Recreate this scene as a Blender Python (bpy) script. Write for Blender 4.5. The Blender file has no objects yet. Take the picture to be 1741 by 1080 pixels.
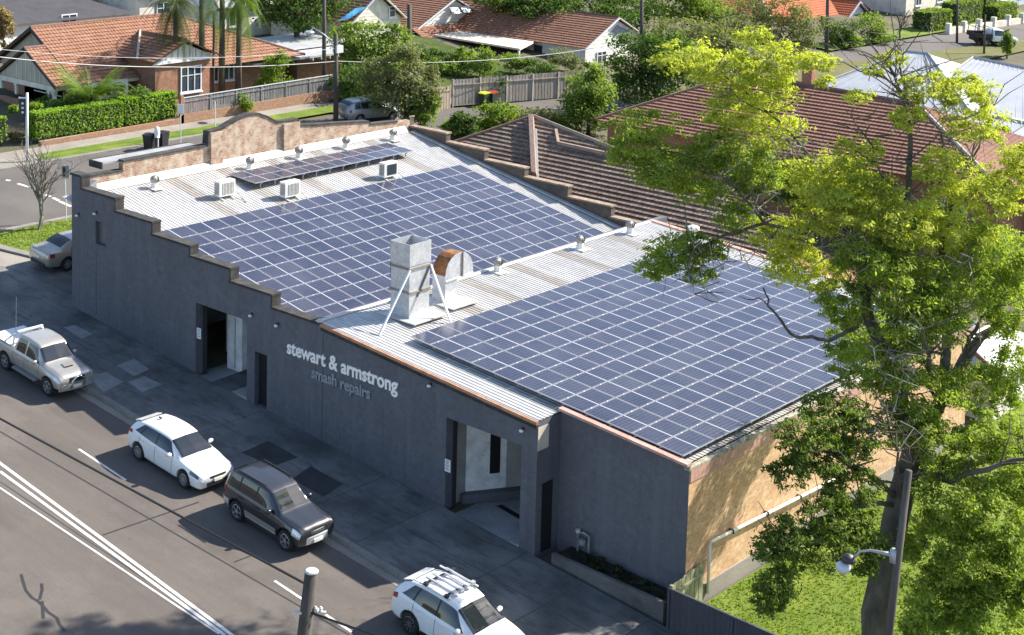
import bpy, math, random
import numpy as np
from mathutils import Vector, Matrix
random.seed(7); RNG = np.random.default_rng(11)
S = bpy.context.scene
COL = S.collection

# ------------------------------------------------------------------ camera
F, CX, CY = 2658.84, 684.67, 1.67            # focal length and principal point in photo pixels (1741 x 1080)
YAW, PITCH, ROLL = 2.32626, 0.11537, 0.01901
CAM = np.array([38.7597, -41.8834, 19.3131])
_f = np.array([math.cos(PITCH)*math.cos(YAW), math.cos(PITCH)*math.sin(YAW), -math.sin(PITCH)])
_r = np.cross(_f, [0, 0, 1.]); _r /= np.linalg.norm(_r); _u = np.cross(_r, _f)
RT = math.cos(ROLL)*_r + math.sin(ROLL)*_u
UP = -math.sin(ROLL)*_r + math.cos(ROLL)*_u
FW = _f
cd = bpy.data.cameras.new('camera'); cam = bpy.data.objects.new('camera', cd); COL.objects.link(cam)
cd.sensor_width = 36; cd.lens = F/1741*36; cd.shift_x = (870.5-CX)/1741; cd.shift_y = (CY-540)/1741
cd.clip_start = 0.5; cd.clip_end = 1500
cam.matrix_world = Matrix(((RT[0], UP[0], -FW[0], CAM[0]), (RT[1], UP[1], -FW[1], CAM[1]), (RT[2], UP[2], -FW[2], CAM[2]), (0, 0, 0, 1)))
S.camera = cam
S.render.resolution_x = 1024; S.render.resolution_y = 635

# ------------------------------------------------------------------ light
SUN = Vector((0.371, 0.928, 0.765)).normalized()
W = bpy.data.worlds.new('World'); S.world = W; W.use_nodes = True
nt = W.node_tree; nt.nodes.clear()
sky = nt.nodes.new('ShaderNodeTexSky'); sky.sky_type = 'NISHITA'; sky.sun_disc = False
sky.sun_elevation = math.asin(SUN.z); sky.sun_rotation = math.atan2(SUN.x, SUN.y)
sky.air_density = 1.0; sky.dust_density = 0.8; sky.ozone_density = 1.2
bg = nt.nodes.new('ShaderNodeBackground'); bg.inputs[1].default_value = 0.112
wo = nt.nodes.new('ShaderNodeOutputWorld')
nt.links.new(sky.outputs[0], bg.inputs[0]); nt.links.new(bg.outputs[0], wo.inputs[0])
sl = bpy.data.lights.new('sun', 'SUN'); sl.energy = 5.0; sl.angle = math.radians(0.55); sl.color = (1.0, 0.93, 0.82)
so = bpy.data.objects.new('sun', sl); COL.objects.link(so)
so.rotation_euler = (-SUN).to_track_quat('-Z', 'Y').to_euler(); so.location = (40, 60, 60)
S.view_settings.view_transform = 'Standard'; S.view_settings.look = 'None'
S.view_settings.exposure = 1.15; S.view_settings.gamma = 1.0
S.render.engine = 'CYCLES'
S.cycles.max_bounces = 6; S.cycles.transparent_max_bounces = 8

# ------------------------------------------------------------------ photo pixel -> place (ground, wall or roof that a thing touches)
GM, GC = -0.0919, -5.1086
def G(x): return GM*x + GC                   # the street block falls evenly towards +x
def ray(u, v):
    d = FW + RT*(u-CX)/F - UP*(v-CY)/F
    return d/np.linalg.norm(d)
def onplane(u, v, P, N):
    d = ray(u, v); N = np.asarray(N, float)
    return CAM + d*(((np.asarray(P, float)-CAM)@N)/(d@N))
def gp(u, v, dz=0.0): return onplane(u, v, (0, 0, GC+dz), (-GM, 0, 1))
def aX(u, v, x): return onplane(u, v, (x, 0, 0), (1, 0, 0))
def aY(u, v, y): return onplane(u, v, (0, y, 0), (0, 1, 0))
def aZ(u, v, z): return onplane(u, v, (0, 0, z), (0, 0, 1))
def above(u, v, B):                          # point seen at pixel (u, v) that stands as far away as base B
    d = ray(u, v); h = math.hypot(B[0]-CAM[0], B[1]-CAM[1]); return CAM + d*(h/math.hypot(d[0], d[1]))
def ppm(P): return F/np.linalg.norm(np.asarray(P)-CAM)   # photo pixels per metre there

# ------------------------------------------------------------------ mesh builder
class MB:
    def __init__(s): s.v = []; s.f = []; s.m = []; s.mi = 0; s.sm = []; s.smooth = False
    def mat(s, i): s.mi = i; return s
    def add(s, vs, fs):
        n = len(s.v); s.v += [tuple(map(float, p)) for p in vs]
        for f in fs: s.f.append(tuple(i+n for i in f)); s.m.append(s.mi); s.sm.append(s.smooth)
        return s
    def box(s, x0, x1, y0, y1, z0, z1):
        return s.add([(x0, y0, z0), (x1, y0, z0), (x1, y1, z0), (x0, y1, z0), (x0, y0, z1), (x1, y0, z1), (x1, y1, z1), (x0, y1, z1)],
                     [(0, 3, 2, 1), (4, 5, 6, 7), (0, 1, 5, 4), (1, 2, 6, 5), (2, 3, 7, 6), (3, 0, 4, 7)])
    def cbox(s, c, ax, ay, az):              # centre and three half-axis vectors
        c, ax, ay, az = map(np.asarray, (c, ax, ay, az))
        vs = [c+sx*ax+sy*ay+sz*az for sz in (-1, 1) for sx, sy in ((-1, -1), (1, -1), (1, 1), (-1, 1))]
        return s.add(vs, [(0, 3, 2, 1), (4, 5, 6, 7), (0, 1, 5, 4), (1, 2, 6, 5), (2, 3, 7, 6), (3, 0, 4, 7)])
    def bar(s, a, b, w, h=None, up=(0, 0, 1)):
        a, b = np.asarray(a, float), np.asarray(b, float); h = h or w
        d = b-a; L = np.linalg.norm(d); d = d/L; x = np.cross(d, up)
        if np.linalg.norm(x) < 1e-4: x = np.cross(d, (0, 1, 0))
        x /= np.linalg.norm(x); y = np.cross(x, d)
        return s.cbox((a+b)/2, d*L/2, x*w/2, y*h/2)
    def prism(s, poly, ext):                 # planar polygon pushed along ext
        n = len(poly); P = [np.asarray(p, float) for p in poly]; E = np.asarray(ext, float)
        return s.add(P+[p+E for p in P], [tuple(range(n-1, -1, -1)), tuple(range(n, 2*n))]+[(i, (i+1) % n, n+(i+1) % n, n+i) for i in range(n)])
    def quad(s, *p): return s.add(p, [tuple(range(len(p)))])
    def tube(s, pts, rad, n=8, cap=True):
        pts = [np.asarray(p, float) for p in pts]; R = rad if hasattr(rad, '__len__') else [rad]*len(pts)
        vs = []; fs = []; ref = np.array([0.31, 0.17, 0.94])
        for i, p in enumerate(pts):
            d = pts[min(i+1, len(pts)-1)]-pts[max(i-1, 0)]; d /= (np.linalg.norm(d) or 1)
            x = np.cross(d, ref)
            if np.linalg.norm(x) < .05: x = np.cross(d, (1, 0, 0))
            x /= np.linalg.norm(x); y = np.cross(d, x); ref = np.cross(x, d) if False else ref
            for k in range(n):
                a = 2*math.pi*k/n; vs.append(p+R[i]*(math.cos(a)*x+math.sin(a)*y))
        for i in range(len(pts)-1):
            for k in range(n): fs.append((i*n+k, i*n+(k+1) % n, (i+1)*n+(k+1) % n, (i+1)*n+k))
        if cap: fs.append(tuple(range(n-1, -1, -1))); fs.append(tuple((len(pts)-1)*n+k for k in range(n)))
        return s.add(vs, fs)
    def lathe(s, prof, c=(0, 0, 0), axis='z', n=16, caps=True):
        vs = []; fs = []; c = np.asarray(c, float)
        for r, h in prof:
            for k in range(n):
                a = 2*math.pi*k/n; p = (r*math.cos(a), r*math.sin(a), h)
                if axis == 'y': p = (p[0], p[2], p[1])
                vs.append(c+p)
        for i in range(len(prof)-1):
            for k in range(n): fs.append((i*n+k, i*n+(k+1) % n, (i+1)*n+(k+1) % n, (i+1)*n+k))
        if caps: fs.append(tuple(range(n))); fs.append(tuple((len(prof)-1)*n+k for k in range(n)))
        return s.add(vs, fs)
    def mesh(s, name, mats, org=(0, 0, 0)):
        me = bpy.data.meshes.new(name); o = np.asarray(org)
        me.from_pydata([tuple(np.asarray(p)-o) for p in s.v], [], s.f)
        for m in (mats if isinstance(mats, (list, tuple)) else [mats]): me.materials.append(m)
        me.polygons.foreach_set('material_index', s.m); me.polygons.foreach_set('use_smooth', s.sm); me.update()
        return me
ORG = {}
def link(name, me, parent=None, loc=(0, 0, 0)):
    o = bpy.data.objects.new(name, me); COL.objects.link(o); o.location = loc
    if parent is not None: o.parent = parent
    return o
def obj(name, mb, mats, parent=None, org=None, fixn=True):
    """one mesh object; vertices given in world space, stored relative to org (default: the parent thing's base)"""
    po = ORG.get(parent.name, (0, 0, 0)) if parent is not None else (0, 0, 0)
    oo = po if org is None else org
    o = link(name, mb.mesh(name, mats, oo), parent, tuple(np.asarray(oo)-np.asarray(po)))
    ORG[o.name] = tuple(oo)
    return o
def tag(o, label=None, cat=None, group=None, kind=None):
    if label: o['label'] = label
    if cat: o['category'] = cat
    if group: o['group'] = group
    if kind: o['kind'] = kind
    return o
def thing(name, label, cat, loc=(0, 0, 0), group=None, rotz=0):
    o = link(name, None, None, tuple(map(float, loc))); o.rotation_euler.z = rotz; o.empty_display_size = .2
    ORG[o.name] = tuple(map(float, loc)); return tag(o, label, cat, group)
def dup(o, parent=None):
    c = o.copy(); COL.objects.link(c)
    if parent is not None: c.parent = parent
    for ch in list(o.children): dup(ch, c)
    return c

# ------------------------------------------------------------------ materials
MATS = {}
def new_mat(name):
    m = bpy.data.materials.new(name); m.use_nodes = True; m.node_tree.nodes.clear(); MATS[name] = m
    t = m.node_tree; o = t.nodes.new('ShaderNodeOutputMaterial'); b = t.nodes.new('ShaderNodeBsdfPrincipled'); t.links.new(b.outputs[0], o.inputs[0])
    return m, t, b
def nd(t, k, **kw):
    n = t.nodes.new('ShaderNode'+k)
    for a, v in kw.items(): setattr(n, a, v)
    return n
def ramp(t, fac, stops):
    r = nd(t, 'ValToRGB'); e = r.color_ramp.elements
    while len(e) < len(stops): e.new(.5)
    for el, (p, c) in zip(e, stops): el.position = p; el.color = (*c, 1) if len(c) == 3 else c
    t.links.new(fac, r.inputs[0]); return r.outputs[0]
def mixc(t, fac, a, b, mode='MIX'):
    n = nd(t, 'Mix', data_type='RGBA', blend_type=mode)
    if isinstance(fac, (int, float)): n.inputs[0].default_value = fac
    else: t.links.new(fac, n.inputs[0])
    for i, c in ((6, a), (7, b)):
        if isinstance(c, (tuple, list)): n.inputs[i].default_value = (*c, 1)
        else: t.links.new(c, n.inputs[i])
    return n.outputs[2]
def pos(t, scale=(1, 1, 1), rot=(0, 0, 0)):
    g = nd(t, 'NewGeometry'); mp = nd(t, 'Mapping'); mp.inputs['Scale'].default_value = scale; mp.inputs['Rotation'].default_value = rot
    t.links.new(g.outputs['Position'], mp.inputs[0]); return mp.outputs[0]
def noise(t, vec, sc, det=4, rough=.55):
    n = nd(t, 'TexNoise'); n.inputs['Scale'].default_value = sc; n.inputs['Detail'].default_value = det; n.inputs['Roughness'].default_value = rough
    t.links.new(vec, n.inputs['Vector']); return n.outputs['Fac']
def bump(t, b, h, st=.3, d=.02):
    n = nd(t, 'Bump'); n.inputs['Strength'].default_value = st; n.inputs['Distance'].default_value = d
    t.links.new(h, n.inputs['Height']); t.links.new(n.outputs[0], b.inputs['Normal'])
def surf(name, c1, c2=None, c3=None, rough=.8, sc=2.0, fine=25., metal=0, bmp=.15, stretch=(1, 1, 1), spec=.4, coat=0):
    """weathered paint, concrete, metal ...: two or three tones broken up by large and fine noise"""
    m, t, b = new_mat(name); c2 = c2 or tuple(x*.75 for x in c1); c3 = c3 or tuple(min(1, x*1.18) for x in c1)
    p = pos(t, stretch); n1 = noise(t, p, sc); n2 = noise(t, p, fine, 3)
    col = ramp(t, n1, [(.28, c2), (.5, c1), (.72, c3)])
    f = ramp(t, n2, [(.3, (.82,)*3), (.7, (1.12,)*3)])
    t.links.new(mixc(t, 1, col, f, 'MULTIPLY'), b.inputs['Base Color'])
    b.inputs['Roughness'].default_value = rough; b.inputs['Metallic'].default_value = metal
    b.inputs['Specular IOR Level'].default_value = spec; b.inputs['Coat Weight'].default_value = coat
    if bmp: bump(t, b, n2, bmp)
    return m
def plain(name, c, rough=.5, metal=0, spec=.5, coat=0, emit=None):
    m, t, b = new_mat(name); b.inputs['Base Color'].default_value = (*c, 1); b.inputs['Roughness'].default_value = rough
    b.inputs['Metallic'].default_value = metal; b.inputs['Specular IOR Level'].default_value = spec; b.inputs['Coat Weight'].default_value = coat
    b.inputs['Coat Roughness'].default_value = .05
    return m
def brick(name, c1, c2, mortar, dirt=None, dirt_amt=.5, rough=.9, bw=.23, bh=.086, ds=1.3):
    m, t, b = new_mat(name); g = nd(t, 'NewGeometry'); sp = nd(t, 'SeparateXYZ'); t.links.new(g.outputs['Position'], sp.inputs[0])
    ad = nd(t, 'Math', operation='ADD'); t.links.new(sp.outputs[0], ad.inputs[0]); t.links.new(sp.outputs[1], ad.inputs[1])
    cb = nd(t, 'CombineXYZ'); t.links.new(ad.outputs[0], cb.inputs[0]); t.links.new(sp.outputs[2], cb.inputs[1])
    br = nd(t, 'TexBrick'); t.links.new(cb.outputs[0], br.inputs[0]); br.inputs['Scale'].default_value = 1
    for k, v in (('Color1', c1), ('Color2', c2), ('Mortar', mortar)): br.inputs[k].default_value = (*v, 1)
    br.inputs['Brick Width'].default_value = bw; br.inputs['Row Height'].default_value = bh; br.inputs['Mortar Size'].default_value = .010
    n = noise(t, g.outputs['Position'], ds, 5, .65); n2 = noise(t, g.outputs['Position'], 5.5, 4, .7)
    col = mixc(t, 1, br.outputs['Color'], ramp(t, n2, [(.3, (.75,)*3), (.7, (1.2,)*3)]), 'MULTIPLY')
    if dirt: col = mixc(t, ramp(t, n, [(.42, (0, 0, 0)), (.62, (dirt_amt,)*3)]), col, dirt)
    t.links.new(col, b.inputs['Base Color']); b.inputs['Roughness'].default_value = rough
    inv = nd(t, 'Math', operation='SUBTRACT'); inv.inputs[0].default_value = 1; t.links.new(br.outputs['Fac'], inv.inputs[1])
    bump(t, b, inv.outputs[0], .4, .012); return m
def tile(name, c1, c2, c3, axis):
    m, t, b = new_mat(name); g = nd(t, 'NewGeometry'); P = g.outputs['Position']
    sp = nd(t, 'SeparateXYZ'); t.links.new(P, sp.inputs[0])
    ml = nd(t, 'Math', operation='MULTIPLY'); t.links.new(sp.outputs[axis], ml.inputs[0]); ml.inputs[1].default_value = 2*math.pi/.27
    sn = nd(t, 'Math', operation='SINE'); t.links.new(ml.outputs[0], sn.inputs[0])
    n1 = noise(t, P, .55, 4); n2 = noise(t, P, 3.2, 4, .7); n3 = noise(t, P, 16, 2)
    col = ramp(t, n2, [(.3, c2), (.5, c1), (.68, c3)])
    col = mixc(t, ramp(t, n1, [(.4, (0, 0, 0)), (.7, (.5,)*3)]), col, c2)
    col = mixc(t, 1, col, ramp(t, n3, [(.3, (.72,)*3), (.7, (1.2,)*3)]), 'MULTIPLY')
    t.links.new(col, b.inputs['Base Color']); b.inputs['Roughness'].default_value = .85; b.inputs['Specular IOR Level'].default_value = .25
    bump(t, b, sn.outputs[0], .5, .03); return m
def leafmat(name, c1, c2, trans=.42):
    m = bpy.data.materials.new(name); m.use_nodes = True; t = m.node_tree; t.nodes.clear(); MATS[name] = m
    o = nd(t, 'OutputMaterial'); g = nd(t, 'NewGeometry')
    col = ramp(t, g.outputs['Random Per Island'], [(0, c1), (1, c2)])
    n = noise(t, g.outputs['Position'], .45, 2); col = mixc(t, ramp(t, n, [(.38, (0, 0, 0)), (.62, (.55,)*3)]), col, tuple(x*1.35 for x in c2))
    d = nd(t, 'BsdfDiffuse'); tr = nd(t, 'BsdfTranslucent'); mx = nd(t, 'MixShader'); mx.inputs[0].default_value = trans
    t.links.new(col, d.inputs[0]); t.links.new(mixc(t, 1, col, (1.35, 1.5, .55), 'MULTIPLY'), tr.inputs[0])
    t.links.new(d.outputs[0], mx.inputs[1]); t.links.new(tr.outputs[0], mx.inputs[2])
    gl = nd(t, 'BsdfGlossy'); gl.inputs['Roughness'].default_value = .6; m2 = nd(t, 'MixShader'); m2.inputs[0].default_value = .018
    t.links.new(mx.outputs[0], m2.inputs[1]); t.links.new(gl.outputs[0], m2.inputs[2]); t.links.new(m2.outputs[0], o.inputs[0])
    return m
# ------------------------------------------------------------------ shared materials
def roadmat(name, c1, c2, c3):
    m, t, b = new_mat(name); P = pos(t); Ps = pos(t, (.12, 1, 1)); n1 = noise(t, Ps, .9, 4, .6); n2 = noise(t, P, 38, 3, .6); n3 = noise(t, P, .35, 5, .65); n4 = noise(t, P, 2.6, 4, .7)
    c = ramp(t, n1, [(.3, c2), (.5, c1), (.7, c3)])
    c = mixc(t, ramp(t, n3, [(.48, (0, 0, 0)), (.66, (.55,)*3)]), c, tuple(x*1.22 for x in c3))
    c = mixc(t, ramp(t, n4, [(.62, (0, 0, 0)), (.74, (.5,)*3)]), c, tuple(x*.62 for x in c2))
    c = mixc(t, 1, c, ramp(t, n2, [(.3, (.8,)*3), (.7, (1.15,)*3)]), 'MULTIPLY')
    t.links.new(c, b.inputs['Base Color']); b.inputs['Roughness'].default_value = .9; b.inputs['Specular IOR Level'].default_value = .25; bump(t, b, n2, .25); return m
asphalt = roadmat('asphalt', (.118, .103, .092), (.10, .087, .078), (.135, .118, .105))
asphalt2 = surf('asphalt_old', (.112, .102, .094), (.092, .084, .078), (.132, .12, .11), rough=.9, sc=.3, fine=40, bmp=.25)
def stainmat(name, dark, mid, light):
    m, t, b = new_mat(name); P = pos(t); a = noise(t, P, .38, 6, .62); n2 = noise(t, P, 30, 3); n3 = noise(t, pos(t, (.5, 1.6, 1)), 1.7, 5, .7)
    c = ramp(t, a, [(.34, dark), (.5, mid), (.66, light)]); c = mixc(t, ramp(t, n3, [(.5, (0, 0, 0)), (.68, (.7,)*3)]), c, tuple(x*.8 for x in dark))
    c = mixc(t, 1, c, ramp(t, n2, [(.3, (.82,)*3), (.7, (1.14,)*3)]), 'MULTIPLY'); t.links.new(c, b.inputs['Base Color']); b.inputs['Roughness'].default_value = .85; bump(t, b, n2, .2); return m
conc = stainmat('concrete', (.068, .068, .067), (.135, .134, .131), (.205, .20, .192))
conc_l = surf('concrete_pale', (.25, .225, .195), (.195, .175, .15), (.30, .275, .24), rough=.9, sc=.5, fine=14, bmp=.2)
conc_new = surf('concrete_patch', (.26, .26, .25), rough=.9, sc=1.5, fine=20)
conc_dk = surf('bitumen_patch', (.045, .045, .047), rough=.9, sc=1.5, fine=20)
joint_m = plain('joint', (.06, .06, .06), .9)
kerbm = surf('kerb_concrete', (.22, .208, .19), rough=.9, sc=1.2, fine=15)
paint_w = surf('road_paint', (.66, .65, .63), (.42, .40, .38), (.74, .73, .71), rough=.6, sc=6, fine=60, bmp=.1)
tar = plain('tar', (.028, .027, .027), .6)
dirtm = surf('bare_ground', (.11, .095, .06), (.06, .065, .035), (.14, .12, .075), rough=.95, sc=.25, fine=6, bmp=.3)
def grassmat(name, c1, c2, c3):
    m, t, b = new_mat(name); p = pos(t); n1 = noise(t, p, .6, 5); n2 = noise(t, p, 22, 3, .7)
    c = mixc(t, 1, ramp(t, n1, [(.3, c2), (.5, c1), (.7, c3)]), ramp(t, n2, [(.3, (.6,)*3), (.7, (1.3,)*3)]), 'MULTIPLY')
    t.links.new(c, b.inputs['Base Color']); b.inputs['Roughness'].default_value = .9; b.inputs['Specular IOR Level'].default_value = .15
    bump(t, b, n2, .8, .05); return m
grass_m = grassmat('lawn', (.14, .20, .03), (.10, .16, .026), (.21, .25, .05))

def sheet(name, poly, m, dz, **kw):
    """flat sheet lying dz above the sloping ground; poly = [(x, y), ...]"""
    mb = MB(); mb.add([(x, y, G(x)+dz) for x, y in poly], [tuple(range(len(poly)))]); return obj(name, mb, m, **kw)
def slab(mb, poly, dz0, dz1):
    n = len(poly)
    mb.add([(x, y, G(x)+dz0) for x, y in poly]+[(x, y, G(x)+dz1) for x, y in poly],
           [tuple(range(n-1, -1, -1)), tuple(range(n, 2*n))]+[(i, (i+1) % n, n+(i+1) % n, n+i) for i in range(n)])
# ------------------------------------------------------------------ ground, streets
mb = MB()
mb.add([(-400, -160, G(-150)-.12), (-150, -160, G(-150)-.12), (90, -160, G(90)-.12), (90, 420, G(90)-.12), (-150, 420, G(-150)-.12), (-400, 420, G(-150)-.12)], [(0, 1, 4, 5), (1, 2, 3, 4)])
tag(obj('ground', mb, dirtm), kind='structure')
KY = -5.95          # kerb face of the main street
tag(sheet('main_road', [(-150, -18.6), (80, -18.6), (80, KY), (-150, KY)], asphalt, -.02), kind='structure')
fp = MB(); slab(fp, [(-27.2, -5.72), (80, -5.72), (80, -1.38), (-19.7, -1.38), (-21.2, .6), (-21.2, 30), (-25.9, 30), (-25.9, -1.0)], -.10, .12)
fpo = tag(obj('footpath', fp, conc), kind='structure')
kb = MB()
for x0 in np.arange(-26, 60, 2.4):
    kb.add([(x0+.01, KY, G(x0)-.1), (x0+2.39, KY, G(x0+2.4)-.1), (x0+2.39, KY+.22, G(x0+2.4)-.1), (x0+.01, KY+.22, G(x0)-.1),
            (x0+.01, KY+.03, G(x0)+.125), (x0+2.39, KY+.03, G(x0+2.4)+.125), (x0+2.39, KY+.22, G(x0+2.4)+.135), (x0+.01, KY+.22, G(x0)+.135)],
           [(0, 3, 2, 1), (4, 5, 6, 7), (0, 1, 5, 4), (1, 2, 6, 5), (2, 3, 7, 6), (3, 0, 4, 7)])
tag(obj('kerb', kb, kerbm), kind='structure')
# the gutter strip of pale concrete along the kerb
tag(sheet('gutter_strip', [(-26, KY-.38), (70, KY-.38), (70, KY-.003), (-26, KY-.003)], conc_l, -.012), kind='structure')
tag(sheet('far_footpath', [(-150, -24), (80, -24), (80, -18.75), (-150, -18.75)], conc_l, .1), kind='structure')
# cross street (runs along y)
def xw(y): return -39.5 if y < 30 else -39.5 + min((y-30)*.22, 5.2) + max(0, y-54)*.03
def xe(y): return -30.6 + max(0, y-40)*.05
ys = [-6, 0, 10, 20, 30, 36, 42, 48, 54, 62, 80, 100, 130, 170]
tag(sheet('cross_road', [(xe(y), y) for y in ys]+[(xw(y), y) for y in ys[::-1]], asphalt2, -.012), kind='structure')
tag(sheet('verge_grass', [(-30.3, 1.0), (-29.0, .3), (-26.1, 1.6), (-26.1, 30), (-30.3, 30)], grass_m, .03), kind='structure')
k2 = MB(); slab(k2, [(-30.6, 1.2), (-29.1, -.3), (-26, .9), (-26, 1.35), (-29.1, .25), (-30.3, 1.4), (-30.3, 34), (-30.6, 34)], -.1, .1)
slab(k2, [(-39.75, 7.0), (-39.5, 7.0), (-39.5, 30), (-39.75, 30)], -.1, .1)
tag(obj('cross_kerb', k2, kerbm), kind='structure')
tag(sheet('corner_apron', [(-30, -5.9), (-25.95, -5.9), (-25.95, .85), (-29.1, -.35), (-30, .3)], conc_l, -.004), kind='structure')
tag(sheet('west_verge_grass', [(-41.2, 10.8), (-39.78, 10.4), (-39.78, 36), (-41.2, 36)], grass_m, .05), kind='structure')
tag(sheet('west_footpath', [(-42.45, -6), (-39.78, 2), (-39.78, 10.4), (-41.2, 10.8), (-41.2, 34), (-42.45, 34)], conc_l, .04), kind='structure')
tag(sheet('north_verge_grass', [(xw(44)-2.2, 46), (xw(46)-.3, 46.5), (xw(62)-.3, 62), (xw(62)-1.7, 62), (xw(50)-2.2, 50)], grass_m, .05), kind='structure')
tag(sheet('north_footpath', [(-42.45, 34), (-39.9, 34), (xw(40)-.3, 40), (xw(46)-.3, 46), (xw(46)-2.4, 46), (-39.9, 42)], conc_l, .045), kind='structure')
tag(sheet('yard_lawn', [(-62, 36), (-43, 36), (-38.5, 42), (-37.5, 58), (-62, 62)], grassmat('yard_grass', (.07, .10, .022), (.05, .07, .018), (.11, .12, .04)), .01), kind='structure')
tag(sheet('far_verge_grass', [(xe(58)-3.2, 58), (xe(58)+6, 58), (xe(125)+3, 125), (xe(125)+.3, 125), (xe(100)-1.2, 100), (xe(80)-3.0, 80)], grassmat('dry_verge', (.15, .15, .06), (.12, .14, .04), (.19, .16, .09)), .05), kind='structure')
tag(sheet('far_west_verge_grass', [(xw(95)-3, 95), (xw(95)-.3, 95), (xw(150)-.3, 150), (xw(150)-3, 150)], grass_m, .06), kind='structure')
tag(sheet('side_lawn', [(12.62, -.9), (60, -.9), (60, 40), (12.62, 40)], grass_m, .02), kind='structure')
# grass blades of the side lawn and verges that show close up
def blades(name, poly, n, h, mats, dz):
    P = np.array(poly); lo, hi = P.min(0), P.max(0); vs = []; fs = []
    k = 0
    while k < n:
        x, y = RNG.uniform(lo, hi)
        ins = False; j = len(P)-1
        for i in range(len(P)):
            if (P[i, 1] > y) != (P[j, 1] > y) and x < (P[j, 0]-P[i, 0])*(y-P[i, 1])/(P[j, 1]-P[i, 1])+P[i, 0]: ins = not ins
            j = i
        if not ins: continue
        a = RNG.uniform(0, 6.283); hh = h*RNG.uniform(.5, 1.3); w = .018+.02*RNG.random(); z = G(x)+dz
        dx, dy = math.cos(a), math.sin(a); b = len(vs)
        vs += [(x-dx*w, y-dy*w, z), (x+dx*w, y+dy*w, z), (x-dy*hh*.5, y+dx*hh*.5, z+hh)]; fs.append((b, b+1, b+2)); k += 1
    mb = MB(); mb.add(vs, fs); return tag(obj(name, mb, mats), kind='stuff')
blade_m = leafmat('grass_blade', (.14, .22, .03), (.22, .27, .05), .3)
tag(blades('lawn_grass', [(12.7, -.8), (30, -.8), (30, 14), (12.7, 14)], 26000, .11, blade_m, .02), 'short bright green grass of the lawn beside the brick side wall', 'grass')
tag(blades('verge_tufts', [(-30.2, 1.4), (-29, .5), (-26.2, 1.7), (-26.2, 9), (-30.2, 9)], 3500, .12, blade_m, .03), 'green grass tufts on the corner verge by the bare shrub', 'grass')

# painted lines, a painted wire shadow, tar seams and cracks
def stripe(name, a, b, w, m, dz, label, cat, group=None, x_ext=0):
    a = np.array(a[:2]); b = np.array(b[:2]); d = b-a; L = np.linalg.norm(d); d /= L; n = np.array([-d[1], d[0]])*w/2
    b = b+d*x_ext; a = a-d*x_ext
    mb = MB(); k = max(1, int(L/3)); vs = []; fs = []
    for i in range(k+1):
        p = a+(b-a)*i/k
        for s in (-1, 1): q = p+s*n; vs.append((q[0], q[1], G(q[0])+dz))
    for i in range(k): fs.append((2*i, 2*i+1, 2*i+3, 2*i+2))
    mb.add(vs, fs); o = obj(name, mb, m); tag(o, label, cat, group); o['kind'] = 'structure'; return o
stripe('centre_line', gp(0, 787), gp(390, 1076), .13, paint_w, -.010, 'outer white stripe of the double centre line', 'road marking', x_ext=14)
stripe('centre_line', gp(0, 801), gp(382, 1079), .12, paint_w, -.010, 'inner white stripe of the double centre line', 'road marking', x_ext=.01)
stripe('centre_line', gp(0, 829), gp(372, 1077), .075, paint_w, -.010, 'thin worn white stripe converging on the double centre line', 'road marking', x_ext=.01)
stripe('parking_line', gp(134, 763), gp(214, 816), .1, paint_w, -.011, 'short white lane dash behind the white hatchback', 'road marking')
stripe('parking_line', gp(467, 987), gp(598, 1074), .1, paint_w, -.011, 'white lane dash between the black wagon and the timber pole', 'road marking')
stripe('tar_and_shadow_line', gp(0, 733), gp(520, 1036), .055, tar, -.014, 'thin dark tar seam running along the road', 'crack', x_ext=6)  # shadow of an overhead wire, put in as a strip of tar colour
stripe('tar_and_shadow_line', gp(0, 818), gp(330, 1040), .03, tar, -.015, 'faint tar seam between the white centre stripes', 'crack')
stripe('tar_and_shadow_line', gp(175, 909), gp(338, 853), .07, tar, -.013, 'dark tar seam crossing the road behind the black wagon', 'crack')
stripe('tar_and_shadow_line', gp(398, 955), gp(430, 943), .06, tar, -.013, 'short dark tar seam beside the black wagon shadow', 'crack')
ck = MB()
for pl in ([(36, 976), (40, 990), (44, 1003), (55, 1016), (63, 1020), (72, 1028), (82, 1040), (97, 1050), (101, 1060), (110, 1072)], [(71, 992), (72, 1002), (68, 1018)], [(72, 1022), (74, 1050)]):
    for (a, b) in zip(pl, pl[1:]):
        A, B = gp(*a), gp(*b); d = B-A; d /= np.linalg.norm(d); n = np.array([-d[1], d[0], 0])*.045; z = -.013
        ck.add([A-n-d*.02, A+n-d*.02, B+n+d*.02, B-n+d*.02], [(0, 1, 2, 3)])
for i in range(len(ck.v)): x, y, z = ck.v[i]; ck.v[i] = (x, y, G(x)-.013+(i//4)*.0004)
o = tag(obj('road_crack', ck, tar), 'forked dark crack sealed with tar in the road', 'crack', kind='structure')
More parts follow.
